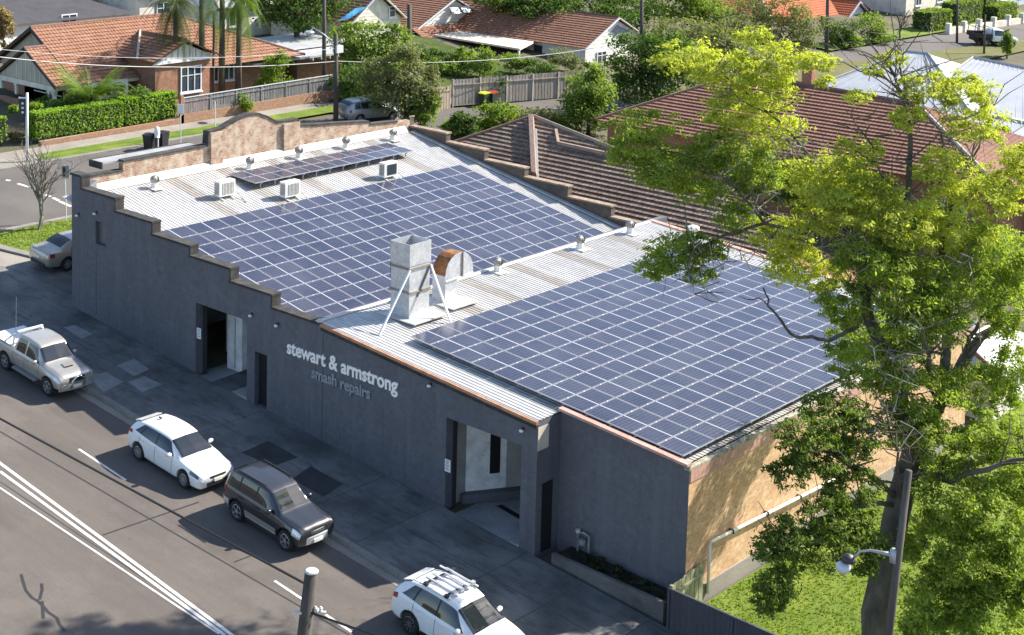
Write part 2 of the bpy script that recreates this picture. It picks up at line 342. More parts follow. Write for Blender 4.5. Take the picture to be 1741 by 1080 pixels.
# patches in the footpath
def patch(px, m, name='paving_patch', dz=.126):
    P = [gp(*q, .12) for q in px]; mb = MB(); mb.add([(p[0], p[1], G(p[0])+dz) for p in P], [tuple(range(len(P)))]); obj(name, mb, m, fpo)
patch([(150, 641), (180, 633), (210, 650), (176, 667)], conc_new)
patch([(198, 622), (228, 610), (254, 628), (228, 640)], conc_new, dz=.128)
patch([(218, 650), (246, 640), (276, 654), (242, 667)], conc_new, dz=.13)
patch([(108, 557), (128, 553), (158, 568), (138, 576)], conc_new)
patch([(410, 770), (456, 750), (507, 778), (464, 793)], conc_dk)
patch([(496, 815), (528, 793), (583, 823), (550, 845)], conc_dk, dz=.128)
patch([(345, 655), (420, 628), (470, 660), (300, 720)], conc, dz=.124)
for i, x in enumerate([-17.6, -14.5, -11.4, -6.6, -3.4, 0.2, 2.9, 7.0, 9.4, 12.1]):   # cut joints between footpath bays
    mb = MB(); mb.add([(x, -5.7, G(x)+.1225), (x+.03, -5.7, G(x)+.1225), (x+.03, -1.45, G(x)+.1225), (x, -1.45, G(x)+.1225)], [(0, 1, 2, 3)]); obj('paving_joint', mb, joint_m, fpo)
mb = MB(); mb.add([(x, y, G(x)+.1228) for x, y in ((-21, -3.6), (14, -3.6), (14, -3.57), (-21, -3.57))], [(0, 1, 2, 3)]); obj('paving_joint', mb, joint_m, fpo)
# give-way dashes on the cross street
for i, (a, b) in enumerate([((0+10, 306), (18, 307)), ((30, 312), (50, 318)), ((56, 322), (66, 325)), ((78, 331), (86, 334)), ((90, 336), (100, 341)), ((101, 342), (112, 347)), ((112, 347), (121, 351))]):
    stripe('give_way_dash', gp(*a), gp(*b), .22, paint_w, -.006, 'short white dash of the broken line across the side street', 'road marking', 'broken white line at the side street corner')
# ------------------------------------------------------------------ the workshop
def painted_brick(name, c):
    m = brick(name, c, tuple(x*1.06 for x in c), tuple(x*.86 for x in c), tuple(x*.80 for x in c), .55, rough=.7, ds=.55); t = m.node_tree; b = [n for n in t.nodes if n.type == 'BSDF_PRINCIPLED'][0]
    col = b.inputs['Base Color'].links[0].from_socket; st = noise(t, pos(t, (1.6, 1.6, .12)), 1.1, 5, .65)
    c2 = mixc(t, ramp(t, st, [(.50, (0, 0, 0)), (.72, (.5,)*3)]), col, tuple(x*1.28 for x in c)); st2 = noise(t, pos(t, (3, 3, .10)), 1.3, 4, .6)
    t.links.new(mixc(t, ramp(t, st2, [(.56, (0, 0, 0)), (.75, (.5,)*3)]), c2, tuple(x*.62 for x in c)), b.inputs['Base Color']); return m
wallm = painted_brick('painted_brick', (.112, .117, .138))
capm = surf('coping_dark', (.045, .043, .042), (.028, .028, .028), (.08, .073, .066), rough=.9, sc=3, fine=20)
brick_side = brick('cream_brick', (.48, .27, .14), (.68, .45, .26), (.60, .46, .31), (.44, .26, .13), .5)
brick_par = brick('worn_parapet_brick', (.22, .10, .06), (.38, .23, .15), (.42, .36, .29), (.50, .42, .33), .85, ds=2.2)
brick_dark = brick('dark_brick', (.11, .085, .07), (.16, .12, .09), (.14, .12, .1), (.06, .055, .05), .6)
roofm = surf('zinc_roof', (.46, .452, .44), (.39, .382, .37), (.51, .50, .49), rough=.5, sc=.35, fine=5, metal=.05, bmp=.03, stretch=(.3, 1, 1))
roof_sky = surf('weathered_fibreglass', (.33, .305, .28), (.26, .235, .21), (.40, .375, .35), rough=.7, sc=.6, fine=6, bmp=.05, stretch=(.25, 1, 1))
flash = surf('zinc_flashing', (.50, .49, .48), (.44, .43, .42), (.55, .54, .53), rough=.45, sc=2, metal=.05, bmp=.05)
gutterm = surf('rust_gutter', (.42, .22, .13), (.30, .15, .08), (.55, .32, .2), rough=.6, sc=2)
pinkm = surf('salmon_capping', (.50, .30, .25), (.40, .22, .18), (.58, .38, .32), rough=.7, sc=1.6, fine=12)
blackm = plain('black_gap', (.006, .006, .007), .8)
whitep = surf('white_door_paint', (.78, .80, .82), rough=.5, sc=2, bmp=.03)
inner = surf('inner_wall', (.36, .355, .34), (.30, .30, .285), rough=.8, sc=1)
floorm = surf('shop_floor', (.30, .31, .31), (.2, .2, .2), (.38, .38, .37), rough=.7, sc=.8, fine=12)
whitem = plain('white_fitting', (.78, .78, .76), .4)
darkmet = plain('dark_metal', (.05, .05, .055), .5, .3)

YF, YR, YB = -1.35, -.08, 22.6
A1, A2 = 0.18922, 0.08226; T1, T2 = math.tan(A1), math.tan(A2)
def z1(x, off=-.15): return .7985 + off - T1*(x+15.916)
def z2(x, off=-.27): return off - T2*x
shop = thing('workshop_building', 'long dark grey brick workshop with stepped parapet and sawtooth metal roofs', 'building', (-6, 8, G(-6)))
RX = [-19.9, -19.16, -16.61, -13.98, -11.41, -8.82, -6.27, -3.4]; TZ = [3.0, 2.44, 1.87, 1.35, .94, .41, -.10]
OPEN = [(-10.99, -7.72, G(-9.5)-.3, -.95), (-7.25, -6.5, G(-6.9)+.12, -2.1), (3.13, 6.59, G(5)-.3, -1.93), (-18.08, -17.3, .15, 1.2)]
def topz(x0, x1):
    xm = (x0+x1)/2
    for i in range(7):
        if RX[i] <= xm <= RX[i+1]: return TZ[i], TZ[i]
    f = lambda x: z2(x)-.03
    return f(x0), f(x1)
xs = sorted(set(RX+[7.27]+[o[0] for o in OPEN]+[o[1] for o in OPEN]))
fw = MB(); TH = .38
for a, b in zip(xs, xs[1:]):
    za, zb = topz(a, b); lo = G(a)-.6; cuts = [o for o in OPEN if o[0] <= (a+b)/2 <= o[1]]
    def col(l, ta, tb): fw.prism([(a, YF, l), (b, YF, l), (b, YF, tb), (a, YF, ta)], (0, TH, 0))
    if cuts:
        o = cuts[0]
        if o[2] > lo+.35: col(lo, o[2], o[2])
        col(o[3], za, zb)
    else: col(lo, za, zb)
fw_o = obj('front_wall', fw, wallm, shop)
# pier return, recess and right block front, brick side
w = MB(); w.box(6.89, 7.268, YF+TH+.002, YR+.3, G(7.3)-.6, z2(7.3)-.05); obj('pier_side_wall', w, wallm, shop)
w = MB(); w.prism([(7.27, YR, G(7.3)-.6), (12.5, YR, G(12.5)-.6), (12.5, YR, z2(12.5)+.09), (7.27, YR, z2(7.27)+.09)], (0, .06, 0)); obj('front_wall', w, wallm, shop)
w = MB(); w.prism([(12.47, YR+.01, G(12.5)-.6), (12.47, 21.3, G(12.5)-.6), (12.47, 21.3, z2(12.5)-.08), (12.47, YR+.01, z2(12.5)-.08)], (-.3, 0, 0))
w = MB(); w.box(12.2, 12.504, YR+.004, 21.3, G(12.5)-.6, z2(12.5)-.08); bs = obj('side_wall', w, brick_side, shop); bs['label'] = 'tan brick side wall in dappled sun'
w = MB(); w.box(12.506, 12.56, YR+.1, 21.2, G(12.5)-.5, G(12.5)+.62); obj('plinth', w, conc_l, shop)
w = MB(); w.box(12.50, 12.53, YR+.06, 21.3, z2(12.5)-.52, z2(12.5)-.1); obj('fascia_band', w, pinkm, shop)
w = MB(); w.box(12.31, 12.53, YR-.02, 21.3, z2(12.5)-.105, z2(12.5)-.02); gt = obj('gutter', w, surf('mossy_gutter', (.36, .33, .26), (.12, .12, .07), (.52, .5, .44), rough=.9, sc=7, fine=30), shop)
# capping on right block front (salmon) and rusty gutter along front of second roof
w = MB(); w.prism([(7.31, YR-.22, z2(7.3)+.10), (12.56, YR-.22, z2(12.56)+.10), (12.56, YR-.22, z2(12.56)+.19), (7.31, YR-.22, z2(7.3)+.19)], (0, .27, 0)); obj('capping', w, pinkm, shop)
w = MB(); w.prism([(-3.35, YF-.13, z2(-3.35)-.12), (7.30, YF-.13, z2(7.3)-.12), (7.30, YF-.13, z2(7.3)-.01), (-3.35, YF-.13, z2(-3.35)-.01)], (0, .125, 0)); obj('gutter', w, gutterm, shop)
w = MB(); w.prism([(-3.35, YF-.10, z2(-3.35)-.27), (7.29, YF-.10, z2(7.3)-.27), (7.29, YF-.10, z2(7.3)-.122), (-3.35, YF-.10, z2(-3.35)-.122)], (0, .098, 0)); obj('fascia_board', w, capm, shop)
# copings of the stepped parapet, each tread and riser block
for i in range(7):
    a, b = RX[i], RX[i+1]; z = TZ[i]
    c = MB(); c.box(a-(.06 if i == 0 else -.0), b+.10, YF-.07, YF+TH+.06, z+.002, z+.10); obj('coping', c, capm, shop)
    if i < 6:
        c = MB(); c.box(b+.002, b+.085, YF-.03, YF+TH+.04, TZ[i+1]+.102, z+.0); obj('riser_block', c, capm, shop)
# left return: chamfered corner and brick street parapet with arched centre
XL = -21.25
w = MB(); w.prism([(-19.9, YF+.002, G(-20)-.6), (-21.25, .5, G(-20)-.6), (-20.9, .75, G(-20)-.6), (-19.55, YF+TH, G(-20)-.6)], (0, 0, 6.1)); obj('corner_wall', w, wallm, shop)
PP = [(aX(u, v, XL)[1], aX(u, v, XL)[2]) for u, v in [(135, 304), (209, 292), (209.5, 276), (352, 249), (354, 226), (378, 220), (392, 211), (408, 202), (424, 196), (440, 195), (452, 199), (466, 206), (470, 209), (492, 207), (506, 204), (508, 215), (560, 212), (627, 208), (629, 213), (676, 208)]]
PP[0] = (.6, PP[0][1])
w = MB(); w.prism([(XL, y, z) for y, z in [(.6, G(-21)-.5), (YB, G(-21)-.5)] + [(YB, PP[-1][1])] + PP[::-1]], (-.34, 0, 0)); obj('street_parapet', w, brick_par, shop)
for (y0, za), (y1, zb) in zip(PP, PP[1:]):
    if y1-y0 > .05:
        c = MB(); c.prism([(XL+.05, y0+.01, za+.003), (XL+.05, y1-.01, zb+.003), (XL+.05, y1-.01, zb+.09), (XL+.05, y0+.01, za+.09)], (-.44, 0, 0)); obj('coping', c, capm, shop)
for u0, u1, vt, vb in ((356, 376, 222, 262), (480, 507, 206, 245)):
    p0, p1 = aX(u0, vt, XL), aX(u1, vt, XL); w = MB(); w.box(XL+.003, XL+.16, p0[1], p1[1], z1(XL)-.1, min(p0[2], p1[2])-.02); obj('parapet_pier', w, brick_par, shop)
# street awning behind the parapet
w = MB(); w.box(-22.6, XL-.36, 1.6, 7.6, 2.72, 2.80); aw = obj('awning_roof', w, surf('awning_sheet', (.42, .41, .4), rough=.5, sc=1, metal=.3), shop)
w = MB(); w.box(-22.66, -22.602, 1.55, 7.65, 2.5, 2.83); w.box(-22.6, XL-.36, 1.53, 1.598, 2.5, 2.83); obj('awning_fascia', w, capm, shop)
# back wall with stepped parapet
steps = [((680, 196), (696, 200)), ((696, 218), (759, 226)), ((759, 244.6), (824, 255)), ((824, 273), (892, 288)), ((893, 303.6), (965.6, 318)), ((965.6, 335), (1039, 354)), ((1038, 370), (1062, 377))]
prevx = None
bw_ = MB()
for i, (p, q) in enumerate(steps):
    P, Q = aY(*p, YB), aY(*q, YB); a = P[0] if prevx is None else prevx; b = Q[0]; z = (P[2]+Q[2])/2
    if i == 0: a = XL+.002
    if i == 6: b = -3.6
    bw_.box(a, b, YB, YB+.34, G(-21)-3, z); prevx = b
    c = MB(); c.box(a+.002, b+.05, YB-.05, YB+.40, z+.002, z+.085); obj('coping', c, surf('brown_coping_%d' % i, (.30, .22, .16), (.18, .14, .1), (.4, .32, .25), rough=.9, sc=4) if i == 0 else MATS['brown_coping_0'], shop)
obj('back_wall', bw_, brick_dark, shop)
w = MB(); w.box(-3.6, 12.5, 21.0, 21.298, G(-3)-3, -.2-1.35); obj('back_wall', w, brick_dark, shop)
w = MB(); w.prism([(-3.6, 20.98, z2(-3.6)-.3), (12.5, 20.98, z2(12.5)-.3), (12.5, 20.98, z2(12.5)+.06), (-3.6, 20.98, z2(-3.6)+.06)], (0, .3, 0)); obj('capping', w, pinkm, shop)
w = MB(); w.box(-3.95, -3.62, YF+TH+.01, 22.55, -3, z2(-3.6)-.06); obj('sawtooth_wall', w, wallm, shop)

# ribbed roof sheets, one part each
def ribbed(width, x0, x1, zf, nrib=4):
    mb = MB(); p = width/nrib; prof = [(0, 0)]
    for k in range(nrib):
        y = k*p; prof += [(y+p*.30, 0), (y+p*.36, .02), (y+p*.64, .02), (y+p*.70, 0)]
    prof.append((width, 0)); n = len(prof)
    mb.add([(x0, y, zf(x0)+h) for y, h in prof]+[(x1, y, zf(x1)+h) for y, h in prof], [(i, n+i, n+i+1, i+1) for i in range(n-1)])
    return mb
def roof(x0f, x1, zf, y0, y1, skies, wd=.80):
    cache = {}; n = int(round((y1-y0)/wd)); wd = (y1-y0)/n
    for i in range(n):
        y = y0+i*wd; x0 = x0f(y) if callable(x0f) else x0f; xe_ = x1(y) if callable(x1) else x1
        sk = any(abs(y+wd/2-s) < wd*.51 for s in skies); key = (round(x0, 2), round(xe_, 2), sk)
        if key not in cache:
            cache[key] = ribbed(wd*.998, x0, xe_, zf).mesh('roof_sheet', roof_sky if sk else roofm, (x0, 0, 0))
        org = ORG[shop.name]
        o = link('skylight_sheet' if sk else 'roof_sheet', cache[key], shop, (x0-org[0], y-org[1], -org[2]))
roof(XL+.02, -4.0, z1, YF+TH+.02, 22.5, [5.3, 8.0, 11.3, 14.6, 18.5])
roof(-3.55, lambda y: 7.28 if y < YR-.05 else 12.30, z2, YF-.02, 20.95, [4.4, 7.3, 10.35, 13.4, 17.2])
# flashings: brick side, back wall box gutter, ridge of second roof
w = MB(); w.prism([(XL+.004, .75, z1(XL)+.02), (XL+.34, .75, z1(XL+.34)+.036), (XL+.30, .75, z1(XL)+.05), (XL+.03, .75, z1(XL)+.30), (XL+.004, .75, z1(XL)+.30)], (0, 21.4, 0)); obj('flashing', w, flash, shop)
w = MB(); w.prism([(XL+.4, 22.30, z1(XL+.4)+.04), (-4, 22.30, z1(-4)+.04), (-4, 22.30, z1(-4)+.12), (XL+.4, 22.30, z1(XL+.4)+.12)], (0, .28, 0)); obj('flashing', w, flash, shop)
w = MB(); w.prism([(-3.68, YF-.05, z2(-3.6)-.02), (-3.42, YF-.05, z2(-3.42)+.028), (-3.44, YF-.05, z2(-3.44)+.05), (-3.58, YF-.05, z2(-3.58)+.065), (-3.68, YF-.05, z2(-3.6)+.02)], (0, 22.3, 0)); obj('ridge_cap', w, flash, shop)
w = MB(); w.lathe([(.10, 0), (.14, .03), (.12, .1), (.05, .13)], (-3.46, YF-.02, z2(-3.5)+.0), n=10); obj('coping_end', w, flash, shop)
# window, narrow doorway, doors and rooms behind the openings
w = MB(); w.box(-18.07, -17.31, YF+.20, YF+.24, .16, 1.19); wn = obj('window', w, plain('grey_pane', (.13, .14, .15), .25), shop)
w = MB(); w.box(-18.07, -17.31, YF-.03, YF+.2, .10, .152); obj('sill', w, wallm, wn)
w = MB(); w.box(-7.24, -6.51, YF+.25, YF+.29, G(-6.9)+.1, -2.11); dr = obj('door', w, blackm, shop)
w = MB(); w.box(-7.3, -6.45, YF-.05, YF+.25, G(-6.9)-.1, G(-6.9)+.118); obj('step', w, conc, shop)
def room(x0, x1, y1, zf, zc, tag_):
    r = MB(); r.box(x0, x1, YF+.002, y1, zf-.2, zf); obj('workshop_floor', r, floorm, shop)
    r = MB(); r.box(x0, x1, y1+.002, y1+.2, zf-.2, zc); obj('inner_wall', r, inner, shop)
    r = MB(); r.box(x0-.2, x0-.002, YF+TH+.002, y1+.2, zf-.2, zc); obj('inner_wall', r, inner, shop); r = MB(); r.box(x1+.002, x1+.2, YF+TH+.002, y1+.2, zf-.2, zc); obj('inner_wall', r, inner, shop)
    r = MB(); r.box(x0-.2, x1+.2, YF+TH+.002, y1+.2, zc+.002, zc+.1); obj('inner_ceiling', r, wallm, shop)
room(2.9, 6.85, 6.5, G(4.9)+.02, -1.8, 'b')
# first doorway: tall white cabinet fronts inside
zf = G(-9.4)+.07
for i, (a, b, y) in enumerate([(-12.4, -11.3, 1.5), (-10.95, -10.0, .35), (-9.75, -8.75, .75)]):
    r = MB(); r.box(a, b, y, y+.6, zf, zf+2.45-.25*(i == 2)); d = obj('cabinet', r, whitep, shop)
    r = MB(); r.box(a+.5, a+.53, y-.012, y-.002, zf+.1, zf+2.3-.25*(i == 2)); obj('seam', r, darkmet, d)
r = MB(); r.box(-15.2, -7.4, YF+TH+.002, 5.4, zf-.27, zf-.01); r.box(-10.98, -7.73, YF+.002, YF+TH, zf-.27, zf-.012); obj('workshop_floor', r, floorm, shop)
for (a, b, c, d_) in ((-15.2, -7.4, 5.402, 5.6), (-15.4, -15.202, YF+TH+.002, 5.6), (-7.398, -7.3, YF+TH+.002, 5.6)):
    r = MB(); r.prism([(a, c, zf-.27), (b, c, zf-.27), (b, c, z1(b)-.03), (a, c, z1(a)-.03)], (0, d_-c, 0)); obj('inner_wall', r, inner, shop)
r = MB(); r.box(-14.5, -13.2, .8, 1.6, zf, zf+.9); obj('bench', r, darkmet, shop)
for x_, z0_, z1_b in ((-18.05, -3.1, 0.05), (-3.30, -4.6, -.4)): r = MB(); r.box(x_, x_+.03, YF-.006, YF-.001, z0_, z1_b); obj('wall_joint', r, joint_m, shop)
# second doorway: pale hinged door leaf with a slit window, raised ledge and a long drain
zf = G(4.9)+.03
r = MB(); r.prism([(2.95, .0, zf+.35), (3.75, 1.35, zf+.35), (3.75, 1.35, -1.85), (2.95, .0, -1.85)], (-.05, .04, 0)); d = obj('door_leaf', r, whitep, shop)
r = MB(); r.prism([(3.75, 1.36, zf+.345), (6.84, 6.4, zf+.345), (6.84, 6.4, -1.83), (3.75, 1.36, -1.83)], (-.1, .06, 0)); obj('inner_wall', r, inner, shop)
r = MB(); r.prism([(3.42, .79, zf+.95), (3.62, 1.13, zf+.95), (3.62, 1.13, -2.05), (3.42, .79, -2.05)], (.022, -.014, 0)); obj('slit_window', r, blackm, d)
r = MB(); r.prism([(2.95, -.3, zf), (3.12, -.3, zf), (6.83, 5.6, zf), (6.83, 6.3, zf), (3.0, 1.0, zf)], (0, 0, .34)); obj('ledge', r, wallm, shop)
r = MB(); r.cbox((5.6, 0.3, zf+.008), (1.5, -.28, 0), (.02, .11, 0), (0, 0, .008)); obj('drain', r, blackm, shop)
for x0 in (-11.07, 3.05):     # dark jamb plates with a small notice
    r = MB(); r.box(x0, x0+.07, YF+.02, YF+TH+.25, G(x0)-.1, -.9 if x0 < 0 else -1.95); obj('jamb', r, darkmet, shop)
# side doorway in the pier return
r = MB(); r.box(7.27, 7.286, -1.02, -.45, G(7.3)+.1, -3.2); obj('door', r, blackm, shop)
r = MB(); r.box(7.27, 7.29, YF+.01, -.75, -1.95, -1.12); r2_ = obj('vent_panel', r, surf('pale_board', (.55, .50, .42), rough=.8), shop)
# small fittings along the front wall: lamps, notices, camera
def fitting(u, v, label):
    p = aY(u, v, YF); t = thing('wall_light', label, 'light', (p[0], YF, p[2]), 'light fittings on the dark front wall')
    m = MB(); m.lathe([(.02, -.05), (.07, -.04), (.085, 0), (.05, .05)], (p[0], YF-.12, p[2]), n=10); obj('lamp', m, whitem, t)
    m = MB(); m.bar((p[0], YF-.001, p[2]+.06), (p[0], YF-.13, p[2]+.05), .04); m.box(p[0]-.05, p[0]+.05, YF-.02, YF-.001, p[2], p[2]+.12); obj('bracket', m, darkmet, t)
fitting(134, 366, 'small grey wall light at the tall left end of the front wall')
fitting(164, 363, 'small white wall light above the little window')
fitting(429, 536, 'small white wall light over the first doorway corner')
fitting(473, 553, 'white twin floodlight beside the lettering')
fitting(733, 655, 'small white wall light under the rusty gutter')
fitting(890, 731, 'round white wall light above the second doorway')
def notice(u, v, lab):
    p = aY(u, v, YF-.02); m = MB(); m.box(p[0]-.13, p[0]+.13, YF-.025, YF-.003, p[2]-.23, p[2]+.23); t = obj('notice_sign', m, whitem, None, org=(p[0], YF, p[2]-.23)); tag(t, lab, 'sign', 'notices beside the doorways')
    m = MB()
    for k in range(5): m.box(p[0]-.09, p[0]+.08-.03*(k % 2), YF-.03, YF-.0255, p[2]+.15-k*.075, p[2]+.18-k*.075)
    obj('print', m, plain('print_blue_%d' % u, (.12, .16, .3), .6), t)
notice(338, 567, 'small white notice beside the first doorway'); notice(761, 792, 'small white notice beside the second doorway')
# lettering
def lettering(name, label, text, u0, v0, u1, zbase, size, m, y=YF):
    p0, p1 = aY(u0, v0, y), aY(u1, v0+(u1-u0)*.35, y); Wd = p1[0]-p0[0]
    t = thing(name, label, 'sign', (p0[0], y, zbase))
    cu = bpy.data.curves.new('tmp', 'FONT'); cu.size = size; cu.extrude = .025; cu.resolution_u = 3; cu.offset = .02
    adv = []; parts = []
    x = 0
    dg = bpy.context.evaluated_depsgraph_get
    ob = bpy.data.objects.new('tmp', cu); COL.objects.link(ob)
    def width(s):
        cu.body = s; dg().update(); bb = [v[0] for v in ob.bound_box]; return max(bb)
    for i, ch in enumerate(text):
        if ch == ' ': x += size*.30; continue
        w0 = width('|'+ch+'|') - width('||')
        cu.body = ch; bpy.context.view_layer.update(); me = bpy.data.meshes.new_from_object(ob.evaluated_get(dg()))
        parts.append((x, me)); x += w0*1.0
    k = Wd/x
    for xx, me in parts:
        me.materials.clear(); me.materials.append(m)
        me.transform(Matrix(((k, 0, 0, 0), (0, 0, -1, 0), (0, 1, 0, 0), (0, 0, 0, 1))))
        me.name = 'letter'; o = link('letter', me, t, (xx*k, -.03, 0))
    bpy.data.objects.remove(ob); return t
silver = plain('polished_letters', (.92, .91, .89), .3, .1)
silver2 = plain('satin_letters', (.38, .42, .50), .3, .6)
lettering('shop_sign', 'large silver lettering reading stewart & armstrong on the dark wall', 'stewart & armstrong', 489, 597, 677, -1.66, .78, silver)
lettering('shop_sign', 'smaller grey blue lettering reading smash repairs under the big letters', 'smash repairs', 531, 630, 631, -2.28, .62, silver2)
# planter in front of the right block
pl = thing('planter_bed', 'low concrete planter bed with dark soil against the right block', 'planter', (10, -.8, G(10)))
m = MB(); m.prism([(7.9, -1.2, G(7.9)-.2), (12.45, -1.2, G(12.45)-.2), (12.45, -1.2, G(12.45)+.75), (7.9, -1.2, G(7.9)+.42)], (0, .14, 0)); obj('planter_wall', m, conc, pl)
m = MB(); m.prism([(7.9, -1.055, G(7.9)-.2), (12.45, -1.055, G(12.45)-.2), (12.45, -1.055, G(12.45)+.6), (7.9, -1.055, G(7.9)+.3)], (0, .97, 0)); obj('soil', m, surf('dark_soil', (.018, .017, .014), (.01, .01, .008), (.05, .045, .02), rough=1, sc=3), pl)
mt = thing('gas_meter', 'cluster of grey pipes and a meter on the dark wall above the planter', 'meter', (8.55, -.2, G(8.5)+.4))
m = MB(); zz = G(8.5)+.35; m.tube([(8.25, -.2, zz), (8.25, -.2, zz+.62), (8.5, -.25, zz+.75), (8.75, -.25, zz+.7), (8.75, -.25, zz)], .045, 8); obj('pipe', m, surf('pipe_grey', (.22, .225, .235), rough=.5), mt)
m = MB(); m.lathe([(.0, -.1), (.13, -.09), (.14, 0), (.13, .09), (0, .1)], (8.5, -.28, zz+.42), n=10); obj('meter_body', m, MATS['pipe_grey'], mt); m = MB(); m.lathe([(.0, -.06), (.09, -.05), (.09, .05), (0, .06)], (8.28, -.24, zz+.74), n=8); obj('valve', m, flash, mt)
# white pipe on the brick side wall
p0, p1 = aX(1206, 922, 12.6), aX(1432, 808, 12.6)
pi_ = thing('drain_pipe', 'white drain pipe running along the tan brick side wall', 'pipe', (12.6, p0[1], G(12.6)))
m = MB(); m.smooth = True; m.tube([(12.62, p0[1], G(12.6)+.3), (12.62, p0[1], p0[2]-.08), (12.62, p0[1]+.08, p0[2]), (12.62, p1[1], p1[2])], .055, 8); obj('pipe', m, plain('white_pvc', (.80, .78, .74), .45), pi_)
m = MB()
for f in (.15, .4, .65, .9): y = p0[1]+(p1[1]-p0[1])*f; z = p0[2]+(p1[2]-p0[2])*f; m.box(12.51, 12.7, y-.02, y+.02, z-.075, z+.075)
obj('pipe_clip', m, darkmet, pi_)

# ------------------------------------------------------------------ solar arrays
PW, PL, PX_, PY_ = .992, 1.862, 1.02, 1.8964
def panel_mat():
    m, t, b = new_mat('solar_cells'); tc = nd(t, 'TexCoord'); sp = nd(t, 'SeparateXYZ'); t.links.new(tc.outputs['Object'], sp.inputs[0])
    def line(axis, period, width, off=0.0):
        a = nd(t, 'Math', operation='ADD'); t.links.new(sp.outputs[axis], a.inputs[0]); a.inputs[1].default_value = off+100*period
        q = nd(t, 'Math', operation='MODULO'); t.links.new(a.outputs[0], q.inputs[0]); q.inputs[1].default_value = period
        l = nd(t, 'Math', operation='LESS_THAN'); t.links.new(q.outputs[0], l.inputs[0]); l.inputs[1].default_value = width; return l.outputs[0]
    g1 = line(0, .158, .034, .0); g2 = line(1, .0785, .006, 0)
    oi = nd(t, 'ObjectInfo'); n = noise(t, tc.outputs['Object'], 9, 2)
    base = ramp(t, oi.outputs['Random'], [(0, (.034, .040, .074)), (.5, (.044, .050, .086)), (1, (.056, .061, .095))])
    c = mixc(t, g2, base, (.11, .12, .17)); c = mixc(t, g1, c, (.022, .025, .042))
    ab = nd(t, 'Math', operation='ABSOLUTE'); t.links.new(sp.outputs[1], ab.inputs[0]); ls = nd(t, 'Math', operation='LESS_THAN'); t.links.new(ab.outputs[0], ls.inputs[0]); ls.inputs[1].default_value = .03
    c = mixc(t, ls.outputs[0], c, (.40, .41, .45))
    c = mixc(t, ramp(t, noise(t, pos(t), .5, 4, .7), [(.4, (0, 0, 0)), (.75, (.10,)*3)]), c, (.30, .29, .30))
    t.links.new(c, b.inputs['Base Color']); b.inputs['Roughness'].default_value = .16; b.inputs['Specular IOR Level'].default_value = .22
    t.links.new(ramp(t, n, [(.2, (.12,)*3), (.8, (.2,)*3)]), b.inputs['Roughness']); return m
cells = panel_mat(); alum = plain('panel_aluminium', (.38, .38, .425), .45, .2)
pm = MB(); pm.box(-PW/2+.012, PW/2-.012, -PL/2+.012, PL/2-.012, -.02, .012); pm_me = pm.mesh('solar_panel', cells)
fr = MB(); w_ = .02
fr.box(-PW/2, PW/2, -PL/2, -PL/2+w_, -.028, .016); fr.box(-PW/2, PW/2, PL/2-w_, PL/2, -.028, .016)
fr.box(-PW/2, -PW/2+w_, -PL/2+w_, PL/2-w_, -.028, .016); fr.box(PW/2-w_, PW/2, -PL/2+w_, PL/2-w_, -.028, .016); fr_me = fr.mesh('frame', alum)
cl = MB(); cl.box(-.02, .02, -.035, .035, .0, .028); cl_me = cl.mesh('clamp', plain('clamp_metal', (.85, .85, .85), .3, .5))
def array(label, origin, tilt, nx, ny, rail_z, pitchx=PX_, pitchy=PY_, legs=None):
    t = thing('solar_array', label, 'solar panels', origin, 'solar arrays on the workshop roof'); t.rotation_euler = (0, tilt, 0)
    for k in range(nx):
        for n in range(ny):
            pnl = link('solar_panel', pm_me, t, ((k+.5)*pitchx, (n+.5)*pitchy, -.016)); link('frame', fr_me, pnl)
            for s in (-.25, .25):
                link('clamp', cl_me, pnl, (-pitchx/2, s*PL, .0))
    rm = MB()
    for n in range(ny):
        for s in (.25, .75): y = (n+s)*pitchy; rm.box(.02, nx*pitchx-.02, y-.02, y+.02, -.095, -.046)
    me = rm.mesh('rail', alum); link('rail', me, t)
    if legs:
        lm = MB()
        for n in range(ny):
            for s in (.25, .75):
                y = (n+s)*pitchy
                for x, h in legs: lm.box(x-.02, x+.02, y-.02, y+.02, -.095-h, -.096)
        link('tilt_leg', lm.mesh('tilt_leg', alum), t)
    return t
array('large array of blue grey solar panels on the upper sloping roof below the air conditioners', (-15.916, 1.0417-PY_/2, .7985), A1, 10, 11, 0)
array('large array of striped solar panels on the lower roof beside the tree', (0, 0, 0), A2, 12, 10, 0, legs=[(.6, .12), (4, .12), (8, .12), (11.6, .12)])
array('narrow double row of raised solar panels behind the three air conditioners', (-19.95, 8.0, z1(-19.95, .02)), .06, 2, 6, 0, legs=[(.1, .03), (1.9, .22)])
# ------------------------------------------------------------------ roof plant
galv = surf('galvanised', (.58, .60, .63), (.48, .50, .54), (.66, .68, .70), rough=.38, sc=1.4, fine=7, metal=.45, bmp=.04)
rusty = surf('rusted_steel', (.20, .085, .03), (.10, .04, .02), (.40, .22, .09), rough=.85, sc=2.2, fine=10)
strap = surf('strap_steel', (.24, .21, .18), rough=.6, sc=3)
